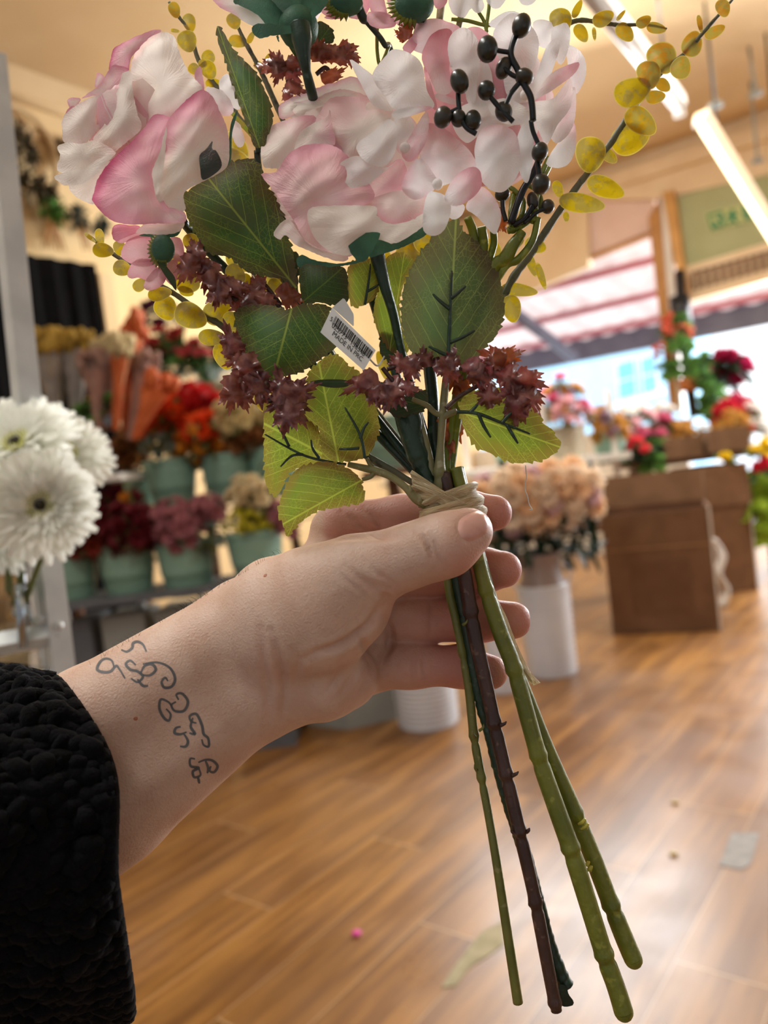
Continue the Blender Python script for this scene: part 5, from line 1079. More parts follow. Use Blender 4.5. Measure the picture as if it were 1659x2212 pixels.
rp(r2, c2, [(92, 782), (160, 768), (205, 700), (270, 655), (360, 643), (430, 660), (490, 710), (560, 800), (600, 885), (520, 930), (430, 950), (330, 960), (310, 1010), (345, 1075), (400, 1120), (470, 1142), (380, 1125), (290, 1072), (240, 992), (190, 920), (145, 850)], 16, 9, (3, 0), (.38, .6, 280, .2), curl=3, rip=(1.5, 6, 2), step=8)
rp(r2, c2, [(600, 885), (740, 848), (835, 878), (825, 950), (755, 992), (690, 1008), (630, 985), (595, 930)], 17, 6, (-4, 0), (.35, .5, 90, .25))
rp(r2, c2, [(298, 975), (318, 930), (440, 920), (600, 925), (612, 965), (665, 1002), (750, 992), (825, 955), (830, 1000), (700, 1088), (600, 1075), (490, 1143), (400, 1125), (330, 1065)], 20, 8, (-2, 0), (-.1, .05, 90, .2), curl=5, rip=(1.5, 6, 0), step=8)
rp(r2, c2, [(148, 1042), (200, 983), (232, 1000), (275, 1062), (335, 1112), (480, 1150), (440, 1172), (300, 1122), (240, 1092), (200, 1052), (175, 1075)], 13, 4, (0, 4), (.2, .2, 0, .1))
rp(r2, c2, [(490, 1058), (612, 1040), (622, 1062), (598, 1110), (562, 1165), (530, 1170), (492, 1130)], 25, 3, (0, 0), None, mat=M_sepal, name='sepal')
rp(r2, c2, [(612, 1052), (700, 1088), (830, 1008), (832, 1050), (720, 1110), (620, 1142), (575, 1150)], 17, 3, (0, 0), None, mat=M_sepal, name='sepal')
rp(r2, c2, [(250, 1165), (275, 1140), (330, 1165), (440, 1180), (520, 1165), (560, 1150), (520, 1180), (400, 1195), (300, 1180), (262, 1200)], 15, 2, (0, 0), None, mat=M_sepal, name='sepal')
rp(r2, c2, [(135, 850), (190, 960), (250, 1050), (330, 1115), (480, 1150), (620, 1080), (520, 900), (300, 780), (160, 790)], 7, 4, (0, 2), (.4, .4, 0, .1))
# top rose seen from below
r3 = node('rose', bq)
bloom_core(600, -75, -6, 125, r3, upv*.9-fwd*.1, seed=8)
rp(r3, c6, [(505, -40), (520, 0), (580, 60), (650, 105), (690, 120), (900, 245), (1030, 220), (1000, 150), (900, -40)], 2, 6, (0, 5), (.0, .3, 180, .5))
for L, dz in (([(715, 20), (800, 60), (930, 130), (1000, 200), (1040, 240), (1200, 250), (1240, 180), (1150, 80), (1080, 0), (1000, -60), (760, -60)], 8), ([(1080, 0), (1150, 80), (1220, 160), (1300, 190), (1350, 60), (1340, -60), (1060, -60)], 11), ([(1340, -40), (1345, 70), (1370, 160), (1450, 130), (1500, 60), (1520, -60)], 9), ([(1330, 215), (1440, 195), (1540, 110), (1620, 0), (1640, -60), (1560, -50), (1480, 70), (1400, 150)], 12), ([(900, 240), (1030, 220), (1200, 240), (1330, 240), (1280, 310), (1150, 330), (1060, 340), (980, 365), (905, 320)], 14), ([(1140, 330), (1120, 340), (1140, 392), (1150, 395), (1145, 340)], 15)):
    rp(r3, c6, L, dz, 3, (0, 2), None, mat=M_sepal, name='sepal')
V, F = sphereVF(Q(645, 60, 8), mmr(42), 16, 10); mk('calyx', V, F, M_sepal, r3)
sp = stemtube('rose_stem', [(648, 55, 13), (652, 85, 13), (656, 120, 12), (662, 155, 10), (672, 195, 6), (690, 260, -4), (760, 500, -16), (930, 1050, -8)], [23, 22, 15, 10, 11, 10, 10, 10], M_st_dark, bq, 12, 10); sp['label'] = 'stem of the top rose'
# ---- hydrangea
hy = node('hydrangea', bq)
hp_ = [  # outline in crop, dz, pinkness centre, edge, gradient angle, amount
 ([(590, 340), (650, 250), (690, 220), (760, 240), (812, 290), (832, 400), (862, 482), (700, 492), (645, 430)], 22, -.2, -.1, 0, .1), ([(488, 268), (540, 298), (620, 368), (685, 490), (600, 475), (540, 380)], 18, -.3, -.2, 0, 0),
 ([(680, 500), (760, 478), (862, 480), (760, 520), (690, 532)], 25, .1, .3, 0, .3), ([(725, 215), (770, 160), (800, 150), (790, 200), (760, 240)], 6, .8, .8, 0, 0),
 ([(765, 215), (790, 110), (860, 82), (930, 98), (985, 130), (960, 200), (940, 300), (900, 300), (840, 250)], 8, .35, .5, 270, .2), ([(815, 230), (850, 160), (900, 130), (945, 140), (940, 230), (935, 310), (948, 405), (885, 422), (842, 340), (815, 280)], 12, .55, .7, 270, .45),
 ([(928, 222), (940, 160), (990, 123), (1045, 150), (1072, 230), (1062, 350), (1045, 462), (1000, 410), (945, 310)], 16, .05, -.3, 90, .25), ([(1005, 140), (1060, 120), (1120, 165), (1110, 230), (1060, 220)], 8, .7, .7, 0, .1),
 ([(1020, 330), (1060, 280), (1110, 290), (1130, 380), (1120, 480), (1060, 500), (1010, 440)], 14, .2, .05, 0, .1), ([(1130, 150), (1180, 80), (1240, 62), (1325, 150), (1332, 240), (1300, 310), (1210, 320), (1150, 250)], 13, .1, -.35, 90, .55),
 ([(1310, 100), (1380, 93), (1405, 140), (1385, 210), (1330, 200)], 7, -.2, -.1, 0, 0), ([(1395, 130), (1430, 110), (1460, 103), (1478, 150), (1462, 240), (1430, 290), (1395, 220)], 10, .1, .1, 0, .1),
 ([(1455, 200), (1520, 228), (1547, 290), (1540, 360), (1500, 422), (1475, 360), (1465, 280)], 4, .35, .2, 0, .1), ([(1180, 330), (1240, 265), (1320, 250), (1350, 330), (1320, 440), (1240, 460), (1190, 420)], 11, -.1, -.2, 0, .1),
 ([(1330, 320), (1370, 210), (1420, 168), (1425, 230), (1385, 340), (1330, 440), (1300, 400)], 13, .15, .0, 90, .2), ([(1310, 445), (1390, 330), (1512, 278), (1495, 330), (1410, 395), (1350, 430)], 17, .7, .5, 0, .3),
 ([(1310, 462), (1400, 440), (1475, 350), (1480, 470), (1420, 560), (1370, 642), (1325, 560)], 15, .3, .2, 0, .2), ([(1400, 500), (1490, 388), (1502, 480), (1482, 580), (1420, 642), (1385, 600)], 10, .4, .2, 0, .1), ([(1368, 732), (1420, 640), (1490, 548), (1502, 650), (1472, 730), (1420, 752)], 7, .1, .2, 270, .2),
 ([(1050, 650), (1080, 578), (1160, 558), (1232, 600), (1252, 700), (1242, 780), (1185, 855), (1120, 852), (1068, 790), (1048, 700)], 25, .15, .2, 270, .25), ([(1240, 610), (1300, 522), (1312, 640), (1302, 760), (1280, 822), (1248, 760)], 22, -.2, -.2, 0, .1),
 ([(830, 560), (900, 568), (990, 640), (1042, 700), (1055, 765), (960, 812), (880, 832), (820, 770), (800, 680)], 22, .4, .4, 270, .3), ([(720, 830), (760, 742), (805, 708), (852, 760), (882, 832), (800, 892), (750, 882)], 25, .15, .35, 180, .2),
 ([(868, 858), (922, 882), (942, 940), (912, 1030), (860, 1057), (818, 1030), (818, 940), (838, 868)], 28, -.3, -.2, 0, .1), ([(912, 885), (960, 790), (1032, 748), (1074, 770), (1072, 850), (1000, 912), (945, 922)], 28, .45, .55, 0, .3),
 ([(1008, 925), (1072, 838), (1132, 880), (1167, 960), (1152, 1030), (1130, 1047), (1058, 970)], 23, .15, .25, 300, .25), ([(925, 915), (1002, 918), (985, 970), (940, 980)], 20, .1, .1, 0, 0),
 ([(950, 560), (1000, 470), (1140, 462), (1250, 540), (1160, 580), (1080, 600), (1010, 640)], 15, .2, .1, 0, .15), ([(720, 690), (770, 590), (835, 498), (835, 620), (770, 722)], 24, .5, .55, 90, .2), ([(690, 525), (760, 525), (775, 600), (720, 690), (690, 640)], 20, .1, .3, 90, .2),
 ([(518, 655), (590, 592), (662, 533), (702, 580), (692, 680), (640, 745), (560, 725)], 28, -.3, -.2, 0, .1), ([(443, 735), (530, 698), (640, 752), (705, 715), (605, 800), (560, 842), (500, 848), (458, 800)], 27, -.2, -.2, 180, .1),
 ([(820, 300), (840, 330), (860, 400), (880, 480), (865, 490), (835, 410)], 20, .8, .8, 0, 0), ([(868, 425), (900, 420), (970, 450), (1000, 462), (950, 468), (890, 450)], 19, .3, .3, 0, 0),
 ([(1110, 470), (1180, 440), (1260, 470), (1300, 520), (1240, 560), (1150, 540)], 18, .15, .1, 0, .1), ([(1240, 440), (1310, 450), (1340, 540), (1310, 620), (1250, 560)], 9, .3, .2, 0, .1)]
for i, (L, dz, pc, pe, ga, g) in enumerate(hp_):
    rp(hy, c2, L, dz-6, 4.5 if i % 3 else 5.5, ((-1)**i*3, 2), (pc, pe, ga, g), mat=M_petalh, rip=(1.0, 4, i), fray=.25)
bloom_core(1060, 250, -22, 150, hy, -fwd*.4+upv, M_petalh, seed=4)
for i, (x, y, dz) in enumerate([(945, 398, 24), (1135, 205, 14), (875, 320, 20)]):
    V, F = sphereVF(Q(x, y, dz), mmr(11), 12, 8); mk('floret_center', V, F, M_petalh, hy)
# small petals behind the left rose and the white ones
hb = node('hydrangea', bq)
for L, dz, pk in (([(1005, 525), (1090, 532), (1155, 600), (1172, 670), (1110, 690), (1050, 610)], 6, (.35, .3, 90, .2)), ([(1083, 500), (1110, 455), (1142, 443), (1172, 500), (1205, 600), (1212, 655), (1165, 640), (1108, 572)], 2, (-.2, -.2, 0, 0)), ([(1160, 720), (1210, 740), (1240, 850), (1200, 880), (1160, 800)], 0, (.3, .3, 0, 0))): rp(hb, c1, L, dz, 3, (0, 0), pk, mat=M_petalh)
for L, dz, pk in (([(930, 0), (950, 60), (1000, 80), (1030, 40), (1060, 60), (1090, 30), (1060, -40), (960, -40)], -8, (-.2, 0, 0, 0)), ([(1110, 20), (1150, 40), (1180, 10), (1200, -40), (1100, -40)], -9, (.1, .1, 0, 0)), ([(1240, -30), (1260, 20), (1310, 15), (1330, -30)], -9, (-.2, 0, 0, 0)), ([(1110, 110), (1170, 60), (1230, 50), (1260, 80), (1180, 130)], 4, (-.2, 0, 0, 0))): rp(hb, c2, L, dz, 3, (0, 0), pk, mat=M_petalh)
# small pink daisies with spiky green calyx
def small_flower(cx, cy, petals, calyx, dz, spikes):
    sf = node('small_flower', bq)
    for L, d_ in petals: rp(sf, lambda l: l, L, dz+d_, 3, (0, 3), (.35, .6, 0, .2), mat=M_petalp, fray=.3)
    (x, y, rx, ry) = calyx; V, F = sphereVF((0, 0, 0), 1, 20, 12); V = V@np.array([list(rgt*mmr(rx)), list(upv*mmr(ry)), list(fwd*mmr(min(rx, ry))*.8)]); mk('calyx', V+np.array(Q(x, y, dz+8)), F, M_sepal, sf)
    mb = MB()
    for i in range(spikes[0]):
        a_ = math.radians(spikes[1]+(spikes[2]-spikes[1])*i/(spikes[0]-1)); 
        p0 = Q(x+rx*.7*math.cos(a_), y+ry*.7*math.sin(a_), dz+9); p1 = Q(x+rx*1.45*math.cos(a_), y+ry*1.5*math.sin(a_), dz+5)
        mb.add(*tubeVF([p0, (p0+p1)/2, p1], [mmr(7), mmr(5), mmr(.5)], 6))
    mb.build('calyx_spikes', M_st_lime, sf); return sf
small_flower(350, 540, [([(245, 500), (280, 490), (330, 500), (350, 515), (300, 515), (265, 525), (250, 520)], 0), ([(262, 555), (275, 520), (310, 508), (340, 530), (335, 570), (300, 575)], 1), ([(275, 590), (290, 565), (325, 560), (345, 590), (330, 610), (300, 600), (282, 602)], 2), ([(310, 615), (330, 585), (355, 575), (360, 600), (345, 620), (320, 628)], 3), ([(350, 575), (380, 560), (385, 590), (375, 618), (355, 600)], 0), ([(360, 520), (390, 515), (398, 560), (375, 560)], -2)], (352, 538, 24, 30), 6, (17, 80, 280))
small_flower(860, 15, [([(795, 0), (805, 30), (840, 55), (830, 0), (820, -40), (790, -40)], 0), ([(792, 38), (800, 25), (840, 30), (855, 55), (825, 62), (800, 55)], 2), ([(850, 40), (870, 60), (905, 55), (910, 20), (930, -20), (840, -20)], -2), ([(935, 0), (945, 20), (965, 5), (970, -40), (930, -40)], -3)], (895, 10, 42, 36), -2, (13, 90, 230))
small_flower(755, 0, [([(690, 20), (720, 40), (745, 35), (740, 0), (700, -30)], 0), ([(745, 30), (780, 40), (800, 10), (795, -40), (740, -30)], -1), ([(700, 38), (720, 28), (735, 38), (715, 42)], 1)], (748, 8, 36, 26), -4, (11, 90, 230))
stemtube('flower_stem', [(772, 10, 2), (785, 40, 0), (795, 50, -2), (830, 95, -6), (850, 150, -14), (900, 600, -22), (950, 1060, -8)], [10, 10, 6, 6, 7, 7, 8], M_st_dark, bq, 8)
stemtube('flower_stem', [(905, 30, 2), (915, 60, 0), (895, 85, -2), (880, 120, -6)], [12, 10, 6, 6], M_st_dark, bq, 8)
stemtube('flower_stem', [(958, -20, -10), (950, 40, -10), (945, 120, -16)], [9, 8, 8], M_st_pale, bq, 8); stemtube('flower_stem', [(1010, -20, -9), (995, 40, -9), (985, 90, -14)], [7, 7, 7], M_st_pale, bq, 8)
for P in ([(1035, -10), (1032, 20), (1045, 45), (1052, 70)], [(1058, -10), (1056, 20), (1052, 50), (1050, 75)], [(975, 42), (1010, 45), (1050, 55), (1075, 50)], [(815, 60), (815, 110), (822, 140), (840, 100)]): stemtube('flower_stem', [(x, y, -8) for x, y in P], [4, 4, 4, 4], M_st_lime, bq, 8)
# green stems of the hydrangea
for P, r in (([(1130, 500), (1108, 530), (1090, 560), (1060, 590), (1000, 760), (965, 1040)], [9, 14, 16, 13, 9, 9]), ([(1162, 470), (1150, 520), (1120, 560), (1085, 585), (1020, 720), (970, 1040)], [7, 8, 9, 9, 9, 9]), ([(1098, 500), (1125, 490), (1150, 470), (1168, 440), (1160, 412), (1140, 400)], [6, 6, 6, 6, 5, 5]), ([(1100, 495), (1125, 470), (1130, 435), (1110, 410), (1095, 405)], [6, 6, 6, 5, 5]), ([(1152, 480), (1158, 430), (1165, 390), (1185, 340)], [8, 7, 6, 5]), ([(1108, 500), (1105, 460), (1110, 420)], [8, 8, 7]), ([(1170, 385), (1180, 375), (1192, 350)], [5, 5, 4]), ([(1010, 470), (1022, 500), (1035, 560)], [9, 10, 11]), ([(1040, 490), (1045, 530), (1035, 580)], [10, 10, 10]), ([(1066, 500), (1066, 530), (1050, 580)], [8, 8, 8])):
    stemtube('flower_stem', pathz(P, 4, -2), r, M_st_lime, bq, 10)
# berries
bs = node('berry_sprig', bq)
for x, y, rx, ry, dz in [(1258, 115, 38, 48, 36), (1105, 220, 42, 52, 36), (1178, 305, 32, 46, 32), (1270, 345, 38, 32, 34), (980, 365, 37, 48, 36), (1100, 405, 36, 38, 34), (1178, 500, 35, 40, 32), (905, 525, 36, 44, 34), (975, 530, 32, 35, 32), (1040, 540, 34, 42, 33), (1340, 680, 34, 40, 26), (1345, 825, 38, 42, 28), (1172, 870, 34, 30, 10), (1308, 900, 26, 40, 8), (1375, 925, 30, 32, 8)]:
    V, F = sphereVF((0, 0, 0), 1, 18, 12); px, py = c2([(x, y)])[0]; a_ = math.radians(random.uniform(-25, 25))
    e1_, e2_ = rgt*math.cos(a_)+upv*math.sin(a_), upv*math.cos(a_)-rgt*math.sin(a_)
    V = V@np.array([list(e1_*mmr(rx/2.0738)), list(e2_*mmr(ry/2.0738)), list(fwd*mmr(rx/2.0738))]); mk('berry', V+np.array(Q(px, py, dz-4)), F, M_berry, bs)
def bst(L, r=7, z=30): stemtube('berry_stem', [(x, y, z) for x, y in c2(L)], [r]*len(L), M_bstem, bs, 10)
bst([(1310, 540), (1300, 440), (1265, 370), (1240, 310), (1210, 240), (1235, 150)]); bst([(1120, 220), (1160, 228), (1205, 235)], 5); bst([(1178, 305), (1215, 335), (1260, 355)], 5); bst([(1178, 490), (1210, 420), (1245, 375)], 5.5); bst([(1100, 410), (1140, 460), (1175, 500), (1220, 545)], 5.5)
bst([(975, 390), (975, 450), (985, 520), (1010, 570), (1055, 600)], 5.5, 29); bst([(905, 520), (945, 500), (975, 485)], 4.5, 29); bst([(1340, 660), (1310, 590), (1300, 540)], 5, 20); bst([(1340, 800), (1330, 720), (1338, 700)], 6, 18); bst([(1345, 700), (1310, 780), (1260, 860), (1210, 1000)], 8, 6); bst([(1172, 890), (1175, 940), (1188, 990)], 5, 6); bst([(1308, 920), (1270, 980), (1220, 1010)], 6, 5); bst([(1380, 935), (1330, 950), (1270, 1000)], 4, 5)
# ---- eucalyptus sprigs
def euc(conv, sc, leaves, stem, dz, hue=lambda x, y: 0, rad=(9, 8, 6, 5)):
    sg = node('eucalyptus_sprig', bq)
    stemtube('sprig_stem', [(x, y, dz-2) for x, y in conv(stem)], list(rad), M_st_grey, sg, 10, 8, rough=.06)
    for i, (x, y, rx, ry, a_) in enumerate(leaves):
        (px, py), = conv([(x, y)]); hv = hue(px, py)
        patch('eucalyptus_leaf', ell(px, py, rx/sc, ry/sc, a_, tip=.06), dz+(-1)**i*3-1, M_euc, sg, bulge=3+2*(i % 2), tilt=(random.uniform(-6, 6), random.uniform(-6, 6)), axis=((px-rx/sc*math.cos(math.radians(a_)), py-rx/sc*math.sin(math.radians(a_))), (px+rx/sc*math.cos(math.radians(a_)), py+rx/sc*math.sin(math.radians(a_)))), fold=2, hue=min(1, max(0, hv)), step=6, curl=1, rip=(.8, 4, i))
    return sg
c3 = cr((1100, 0), 2.968); c8 = cr((180, 460), 3.606)
euc(c3, 2.968, [(330, 130, 85, 72, 80), (460, 210, 65, 42, 60), (600, 120, 75, 50, -30), (740, 205, 70, 52, 50), (860, 140, 55, 36, -35), (940, 180, 65, 38, 10), (435, 60, 65, 25, -65), (545, 215, 45, 14, 85), (715, 100, 45, 14, -50)], [(250, 210), (380, 150), (460, 130), (560, 140), (700, 160), (860, 160), (1010, 185)], -6, lambda x, y: (x-1190)/260, (5, 5, 4, 2))
euc(c3, 2.968, [(1370, 50, 60, 48, 75), (1315, 205, 75, 38, -30), (1222, 150, 60, 18, 80), (1172, 285, 88, 66, -70), (1100, 435, 78, 66, -70), (980, 368, 105, 96, 70), (895, 475, 92, 78, 80), (985, 545, 52, 42, 40), (785, 590, 125, 92, -25), (935, 622, 65, 44, -10), (840, 775, 118, 82, 40), (770, 895, 130, 96, -20), (520, 985, 118, 98, 95), (612, 1200, 128, 68, 22), (458, 1302, 150, 64, 8), (312, 1210, 58, 34, 70), (365, 1390, 35, 20, 85), (165, 1572, 72, 52, 20), (30, 1570, 70, 34, -30), (140, 1690, 85, 30, 70), (203, 1765, 92, 24, 72), (60, 1858, 118, 42, 8), (15, 1975, 90, 62, 80), (640, 1000, 60, 40, 40)], [(-60, 1960), (20, 1790), (150, 1610), (330, 1340), (510, 1100), (650, 920), (800, 690), (960, 480), (1130, 340), (1260, 190), (1430, 0)], -8, lambda x, y: (430-y)/330*(x > 1380)*1.2-.1, (10, 9, 8, 7, 6, 5, 3))
euc(c8, 3.606, [(150, 290, 85, 58, 10), (128, 190, 75, 36, 80), (300, 430, 75, 62, 20), (280, 270, 62, 48, 80), (50, 190, 60, 16, 40), (440, 560, 65, 48, -40), (590, 630, 95, 56, -10), (640, 740, 100, 88, 60), (830, 800, 135, 100, 25), (1040, 770, 118, 98, -40), (1000, 970, 112, 64, 5), (1090, 1110, 112, 74, 70), (810, 540, 98, 88, 20), (840, 230, 78, 62, 70), (1185, 470, 90, 66, 40), (1400, 1460, 98, 66, 70), (1150, 840, 80, 60, 70), (1200, 1000, 100, 56, 70), (740, 400, 90, 60, 70), (1260, 560, 60, 90, 10), (800, 610, 60, 40, 20), (1490, 560, 60, 50, 30)], [(30, 170), (220, 310), (400, 430), (560, 540), (740, 650), (900, 770), (1090, 890), (1250, 1080), (1450, 1300), (1900, 1700), (2650, 2150)], 0, lambda x, y: 0, (4, 5, 6, 7, 8, 8, 8))
euc(c6, 4.366, [(160, 90, 82, 55, 70), (300, 210, 92, 62, 75), (280, 385, 108, 92, 70), (480, 535, 70, 62, 40), (480, 655, 98, 75, 60), (525, 785, 78, 48, 0), (345, 650, 62, 54, 40), (165, 290, 50, 20, 10), (430, 600, 50, 40, 10)], [(110, 20), (210, 170), (310, 300), (370, 520), (430, 640), (560, 820), (800, 1150), (1000, 1400)], -10, lambda x, y: (90-y)/120, (3, 4, 5, 6, 6))
euc(c6, 4.366, [(720, 195, 82, 68, 70), (755, 390, 92, 60, 15), (880, 355, 66, 30, -65), (960, 620, 60, 40, 30), (1040, 560, 60, 30, -70)], [(700, 60), (760, 250), (830, 400), (960, 640), (1080, 900), (1300, 1400)], -12, lambda x, y: .4, (3, 4, 5, 6, 6))
euc(lambda l: l, 1, [(545, 480, 40, 36, 20), (500, 320, 40, 34, 40), (505, 360, 36, 40, 0), (880, 560, 30, 55, 10), (930, 520, 40, 30, 0), (810, 560, 34, 40, 0), (560, 640, 40, 30, 0), (590, 600, 34, 30, 0), (600, 850, 30, 26, 20), (1060, 545, 22, 30, 10), (1110, 450, 12, 30, 10), (830, 790, 14, 34, -20), (520, 560, 36, 26, 30)], [(480, 300), (560, 500), (640, 650), (760, 820), (930, 1040)], -14, lambda x, y: .1, (6, 6, 7, 7, 8))
# ---- frilly reddish leaves
def frill_outline(px, py, s, ang, rng):
    pts = []; lob = 5
    pts.append((-.12, -.10)); 
    for k in range(lob):
        a0 = math.radians(-78+156*k/(lob-1)); L = (.72, .92, 1.05, .92, .72)[k]*rng.uniform(.9, 1.1)
        for j in range(5):
            a_ = a0+math.radians(-15+7.5*j); rr = L*(1.0 if j % 2 == 0 else .86)*(1-.08*abs(j-2)); pts.append((rr*math.cos(a_), rr*math.sin(a_)))
        if k < lob-1:
            am = math.radians(-78+156*(k+.5)/(lob-1)); pts.append((.62*math.cos(am), .62*math.sin(am)))
    pts.append((-.12, .10)); c, s_ = math.cos(math.radians(ang)), math.sin(math.radians(ang)); wx, wy = rng.uniform(1.1, 1.5), rng.uniform(.6, .95)
    return [(px+s*(x*wx*c-y*wy*s_), py+s*(x*wx*s_+y*wy*c)) for x, y in pts]
fr_rng = random.Random(5)
def frills(conv, L, dz, stem, hue=0.0, base=38):
    g_ = node('frilly_sprig', bq)
    for i, it in enumerate(L):
        if i % 4 == 2 and len(L) > 6: continue
        (px, py), = conv([it[:2]]); a_ = it[2]; s = base*(it[3] if len(it) > 3 else 1); h = it[4] if len(it) > 4 else hue
        x0 = px-math.cos(math.radians(a_))*s*.45; y0 = py-math.sin(math.radians(a_))*s*.45
        patch('frilly_leaf', frill_outline(x0, y0, s*1.1, a_, fr_rng), dz+fr_rng.uniform(-2, 4), M_frill, g_, bulge=2.5, tilt=(fr_rng.uniform(-9, 9), fr_rng.uniform(-9, 9)), hue=h+fr_rng.uniform(-.1, .15), step=4, smoothpts=True, rip=(2.2, 5, i), sm=3)
    for st_ in stem: stemtube('frill_stem', [(x, y, dz-2) for x, y in conv(st_)], [5]*len(st_), M_st_brown, g_, 8)
    return g_
c9 = cr((680, 700), 3.0722)
frills(c9, [(330, 380, 150, 1.3), (400, 470, 70, 1.3), (270, 430, 160, 1.2), (530, 430, 60, 1.2), (500, 480, 110, 1.0), (600, 420, 10, 1.0), (470, 290, 120, .9), (560, 260, 220, .8), (640, 280, 60, 1.0), (720, 225, 270, .9), (760, 330, 130, 1.1), (820, 280, 60, .9), (890, 290, 100, 1.1), (910, 250, 280, .8), (990, 280, 0, .9), (1060, 300, 60, 1.1), (1110, 350, 40, 1.2), (1180, 280, 300, 1.0), (1240, 130, 280, 1.2, .8), (1270, 220, 340, 1.2, .8), (1200, 220, 200, 1.0, .4), (1270, 330, 70, 1.1), (1340, 290, 300, 1.1, .5), (1410, 370, 20, 1.2, .3), (1320, 460, 120, 1.5), (1340, 570, 100, 1.4), (1260, 520, 130, 1.2), (1150, 490, 150, 1.2), (1430, 490, 60, 1.3), (1380, 430, 20, 1.2)], 15, [[(480, 300), (640, 260), (880, 280), (1100, 320), (1300, 360)], [(870, 560), (960, 480), (1100, 400)], [(540, 400), (480, 330), (450, 290)]], .05)
frills(c9, [(960, 350, 100, 1.2, .9), (990, 430, 60, 1.0, .8), (910, 690, 95, 1.6, .9), (930, 600, 20, 1.0, .8)], -2, [[(930, 340), (935, 480), (900, 540)], [(870, 780), (890, 880), (900, 1000)], [(940, 780), (920, 880), (905, 960)]], .8)
frills(c8, [(870, 290, 250, 1.1), (820, 420, 120, 1.2), (870, 480, 90, 1.1), (920, 400, 30, 1.1), (970, 470, 100, 1.2), (1020, 540, 60, 1.2), (1090, 490, 330, 1.1), (1100, 590, 30, 1.3), (1180, 570, 20, 1.1), (1050, 620, 100, 1.2), (1120, 660, 90, 1.0)], 12, [[(880, 280), (960, 440), (1080, 600), (1200, 680)]], .15)
frills(c8, [(1230, 690, 190, 1.5), (1330, 650, 0, 1.4), (1290, 700, 90, 1.2), (1420, 670, 20, 1.1, .4), (1360, 540, 280, 1.0), (1600, 640, 60, 1.2, .6), (1560, 600, 0, 1.0, .5)], 2, [[(1170, 660), (1300, 680), (1450, 690), (1560, 760)], [(1380, 520), (1480, 640), (1540, 720)]], .2)
frills(c8, [(1160, 1020, 250, 1.2), (1200, 1150, 160, 1.1, .3), (1150, 1270, 140, 1.5, .35), (1170, 1380, 100, 1.4, .35), (1240, 1430, 70, 1.3, .35), (1290, 1200, 60, 1.3), (1340, 1240, 40, 1.3), (1360, 1340, 80, 1.3), (1230, 1300, 90, 1.2, .2), (1400, 1370, 60, 1.1)], 13, [[(1140, 980), (1200, 1120), (1280, 1230), (1420, 1330)], [(1180, 1240), (1200, 1380)]], .1)
frills(c8, [(1560, 1370, 250, 1.4), (1530, 1480, 150, 1.3), (1600, 1440, 30, 1.6), (1590, 1560, 100, 1.5), (1650, 1400, 340, 1.4), (1640, 1500, 60, 1.3)], 16, [[(1440, 1470), (1500, 1450), (1580, 1440)]], 0)
frills(c6, [(1060, 620, 180, 1.2), (1130, 600, 240, 1.1), (1210, 560, 280, 1.1), (1260, 660, 60, 1.2), (1150, 680, 110, 1.2), (1300, 600, 0, 1.0), (1210, 860, 150, 1.1, .2), (1290, 830, 20, 1.1, .2), (1230, 900, 100, 1.0, .2)], -3, [[(1040, 620), (1200, 600), (1340, 680)], [(1230, 760), (1250, 860)]], .25, 30)
frills(c6, [(1520, 480, 250, 1.2), (1600, 500, 330, 1.4), (1560, 560, 120, 1.2), (1700, 520, 10, 1.3), (1790, 500, 20, 1.3), (1840, 560, 60, 1.0), (1560, 760, 200, 1.2, .7), (1640, 720, 330, 1.2, .7)], -4, [[(1500, 700), (1580, 640), (1620, 690), (1560, 760)], [(1480, 560), (1640, 520), (1800, 530)]], .4, 30)
frills(c2, [(740, 140, 270, 1.0, .6), (720, 160, 220, .8, .6), (1165, 1000, 60, .9, .8), (1155, 960, 100, .9, .8)], -2, [], .6, 30)
# ---- raffia tie
rf = node('raffia_tie', bq)
bc = np.array(Q(975, 1098, 2)); ax_ = np.array((rgt*.25-upv*.97).normalized()); e1_ = np.array((rgt*.97+upv*.25).normalized()); e2_ = np.array(-fwd)
rng = random.Random(2)
for k in range(15):
    o_ = (-36+5.4*k+rng.uniform(-7, 7))*D0/FPX; ti = rng.uniform(-.8, .5)*.006-.002; ph = rng.uniform(-.4, .4); wd = rng.uniform(7, 14)*D0/FPX; lay = rng.uniform(0, 1.8)*.001
    V = []; n = 64; uv = []
    for i in range(n+1):
        th = 2*math.pi*i/n
        R1 = (60-4*abs(k-7)/7)*D0/FPX+lay; R2 = 44*D0/FPX+lay
        c = bc+ax_*(o_-ti*2*math.cos(th+ph))+e1_*R1*math.cos(th)+e2_*R2*math.sin(th)
        nn = e1_*math.cos(th)*R2+e2_*math.sin(th)*R1; nn /= np.linalg.norm(nn)
        for j in range(5):
            v = (j/4-.5)*2; tw = .25*math.sin(th*2+k)
            V.append(c+ax_*wd*v*math.cos(tw)+nn*(wd*v*math.sin(tw)+.0007*(1-v*v)+.0004*math.sin(9*v+k+3*th))); uv.append((th*2+k*3, v*1.2+k))
    F = [(i*5+j, i*5+j+1, (i+1)*5+j+1, (i+1)*5+j) for i in range(n) for j in range(4)]
    mk('raffia_strand', V, F, M_raff, rf, uv=uv)
V, F = tubeVF([bc-ax_*.0065, bc+ax_*.008], .0088, 20); mk('raffia_core', V, F, M_raff, rf)
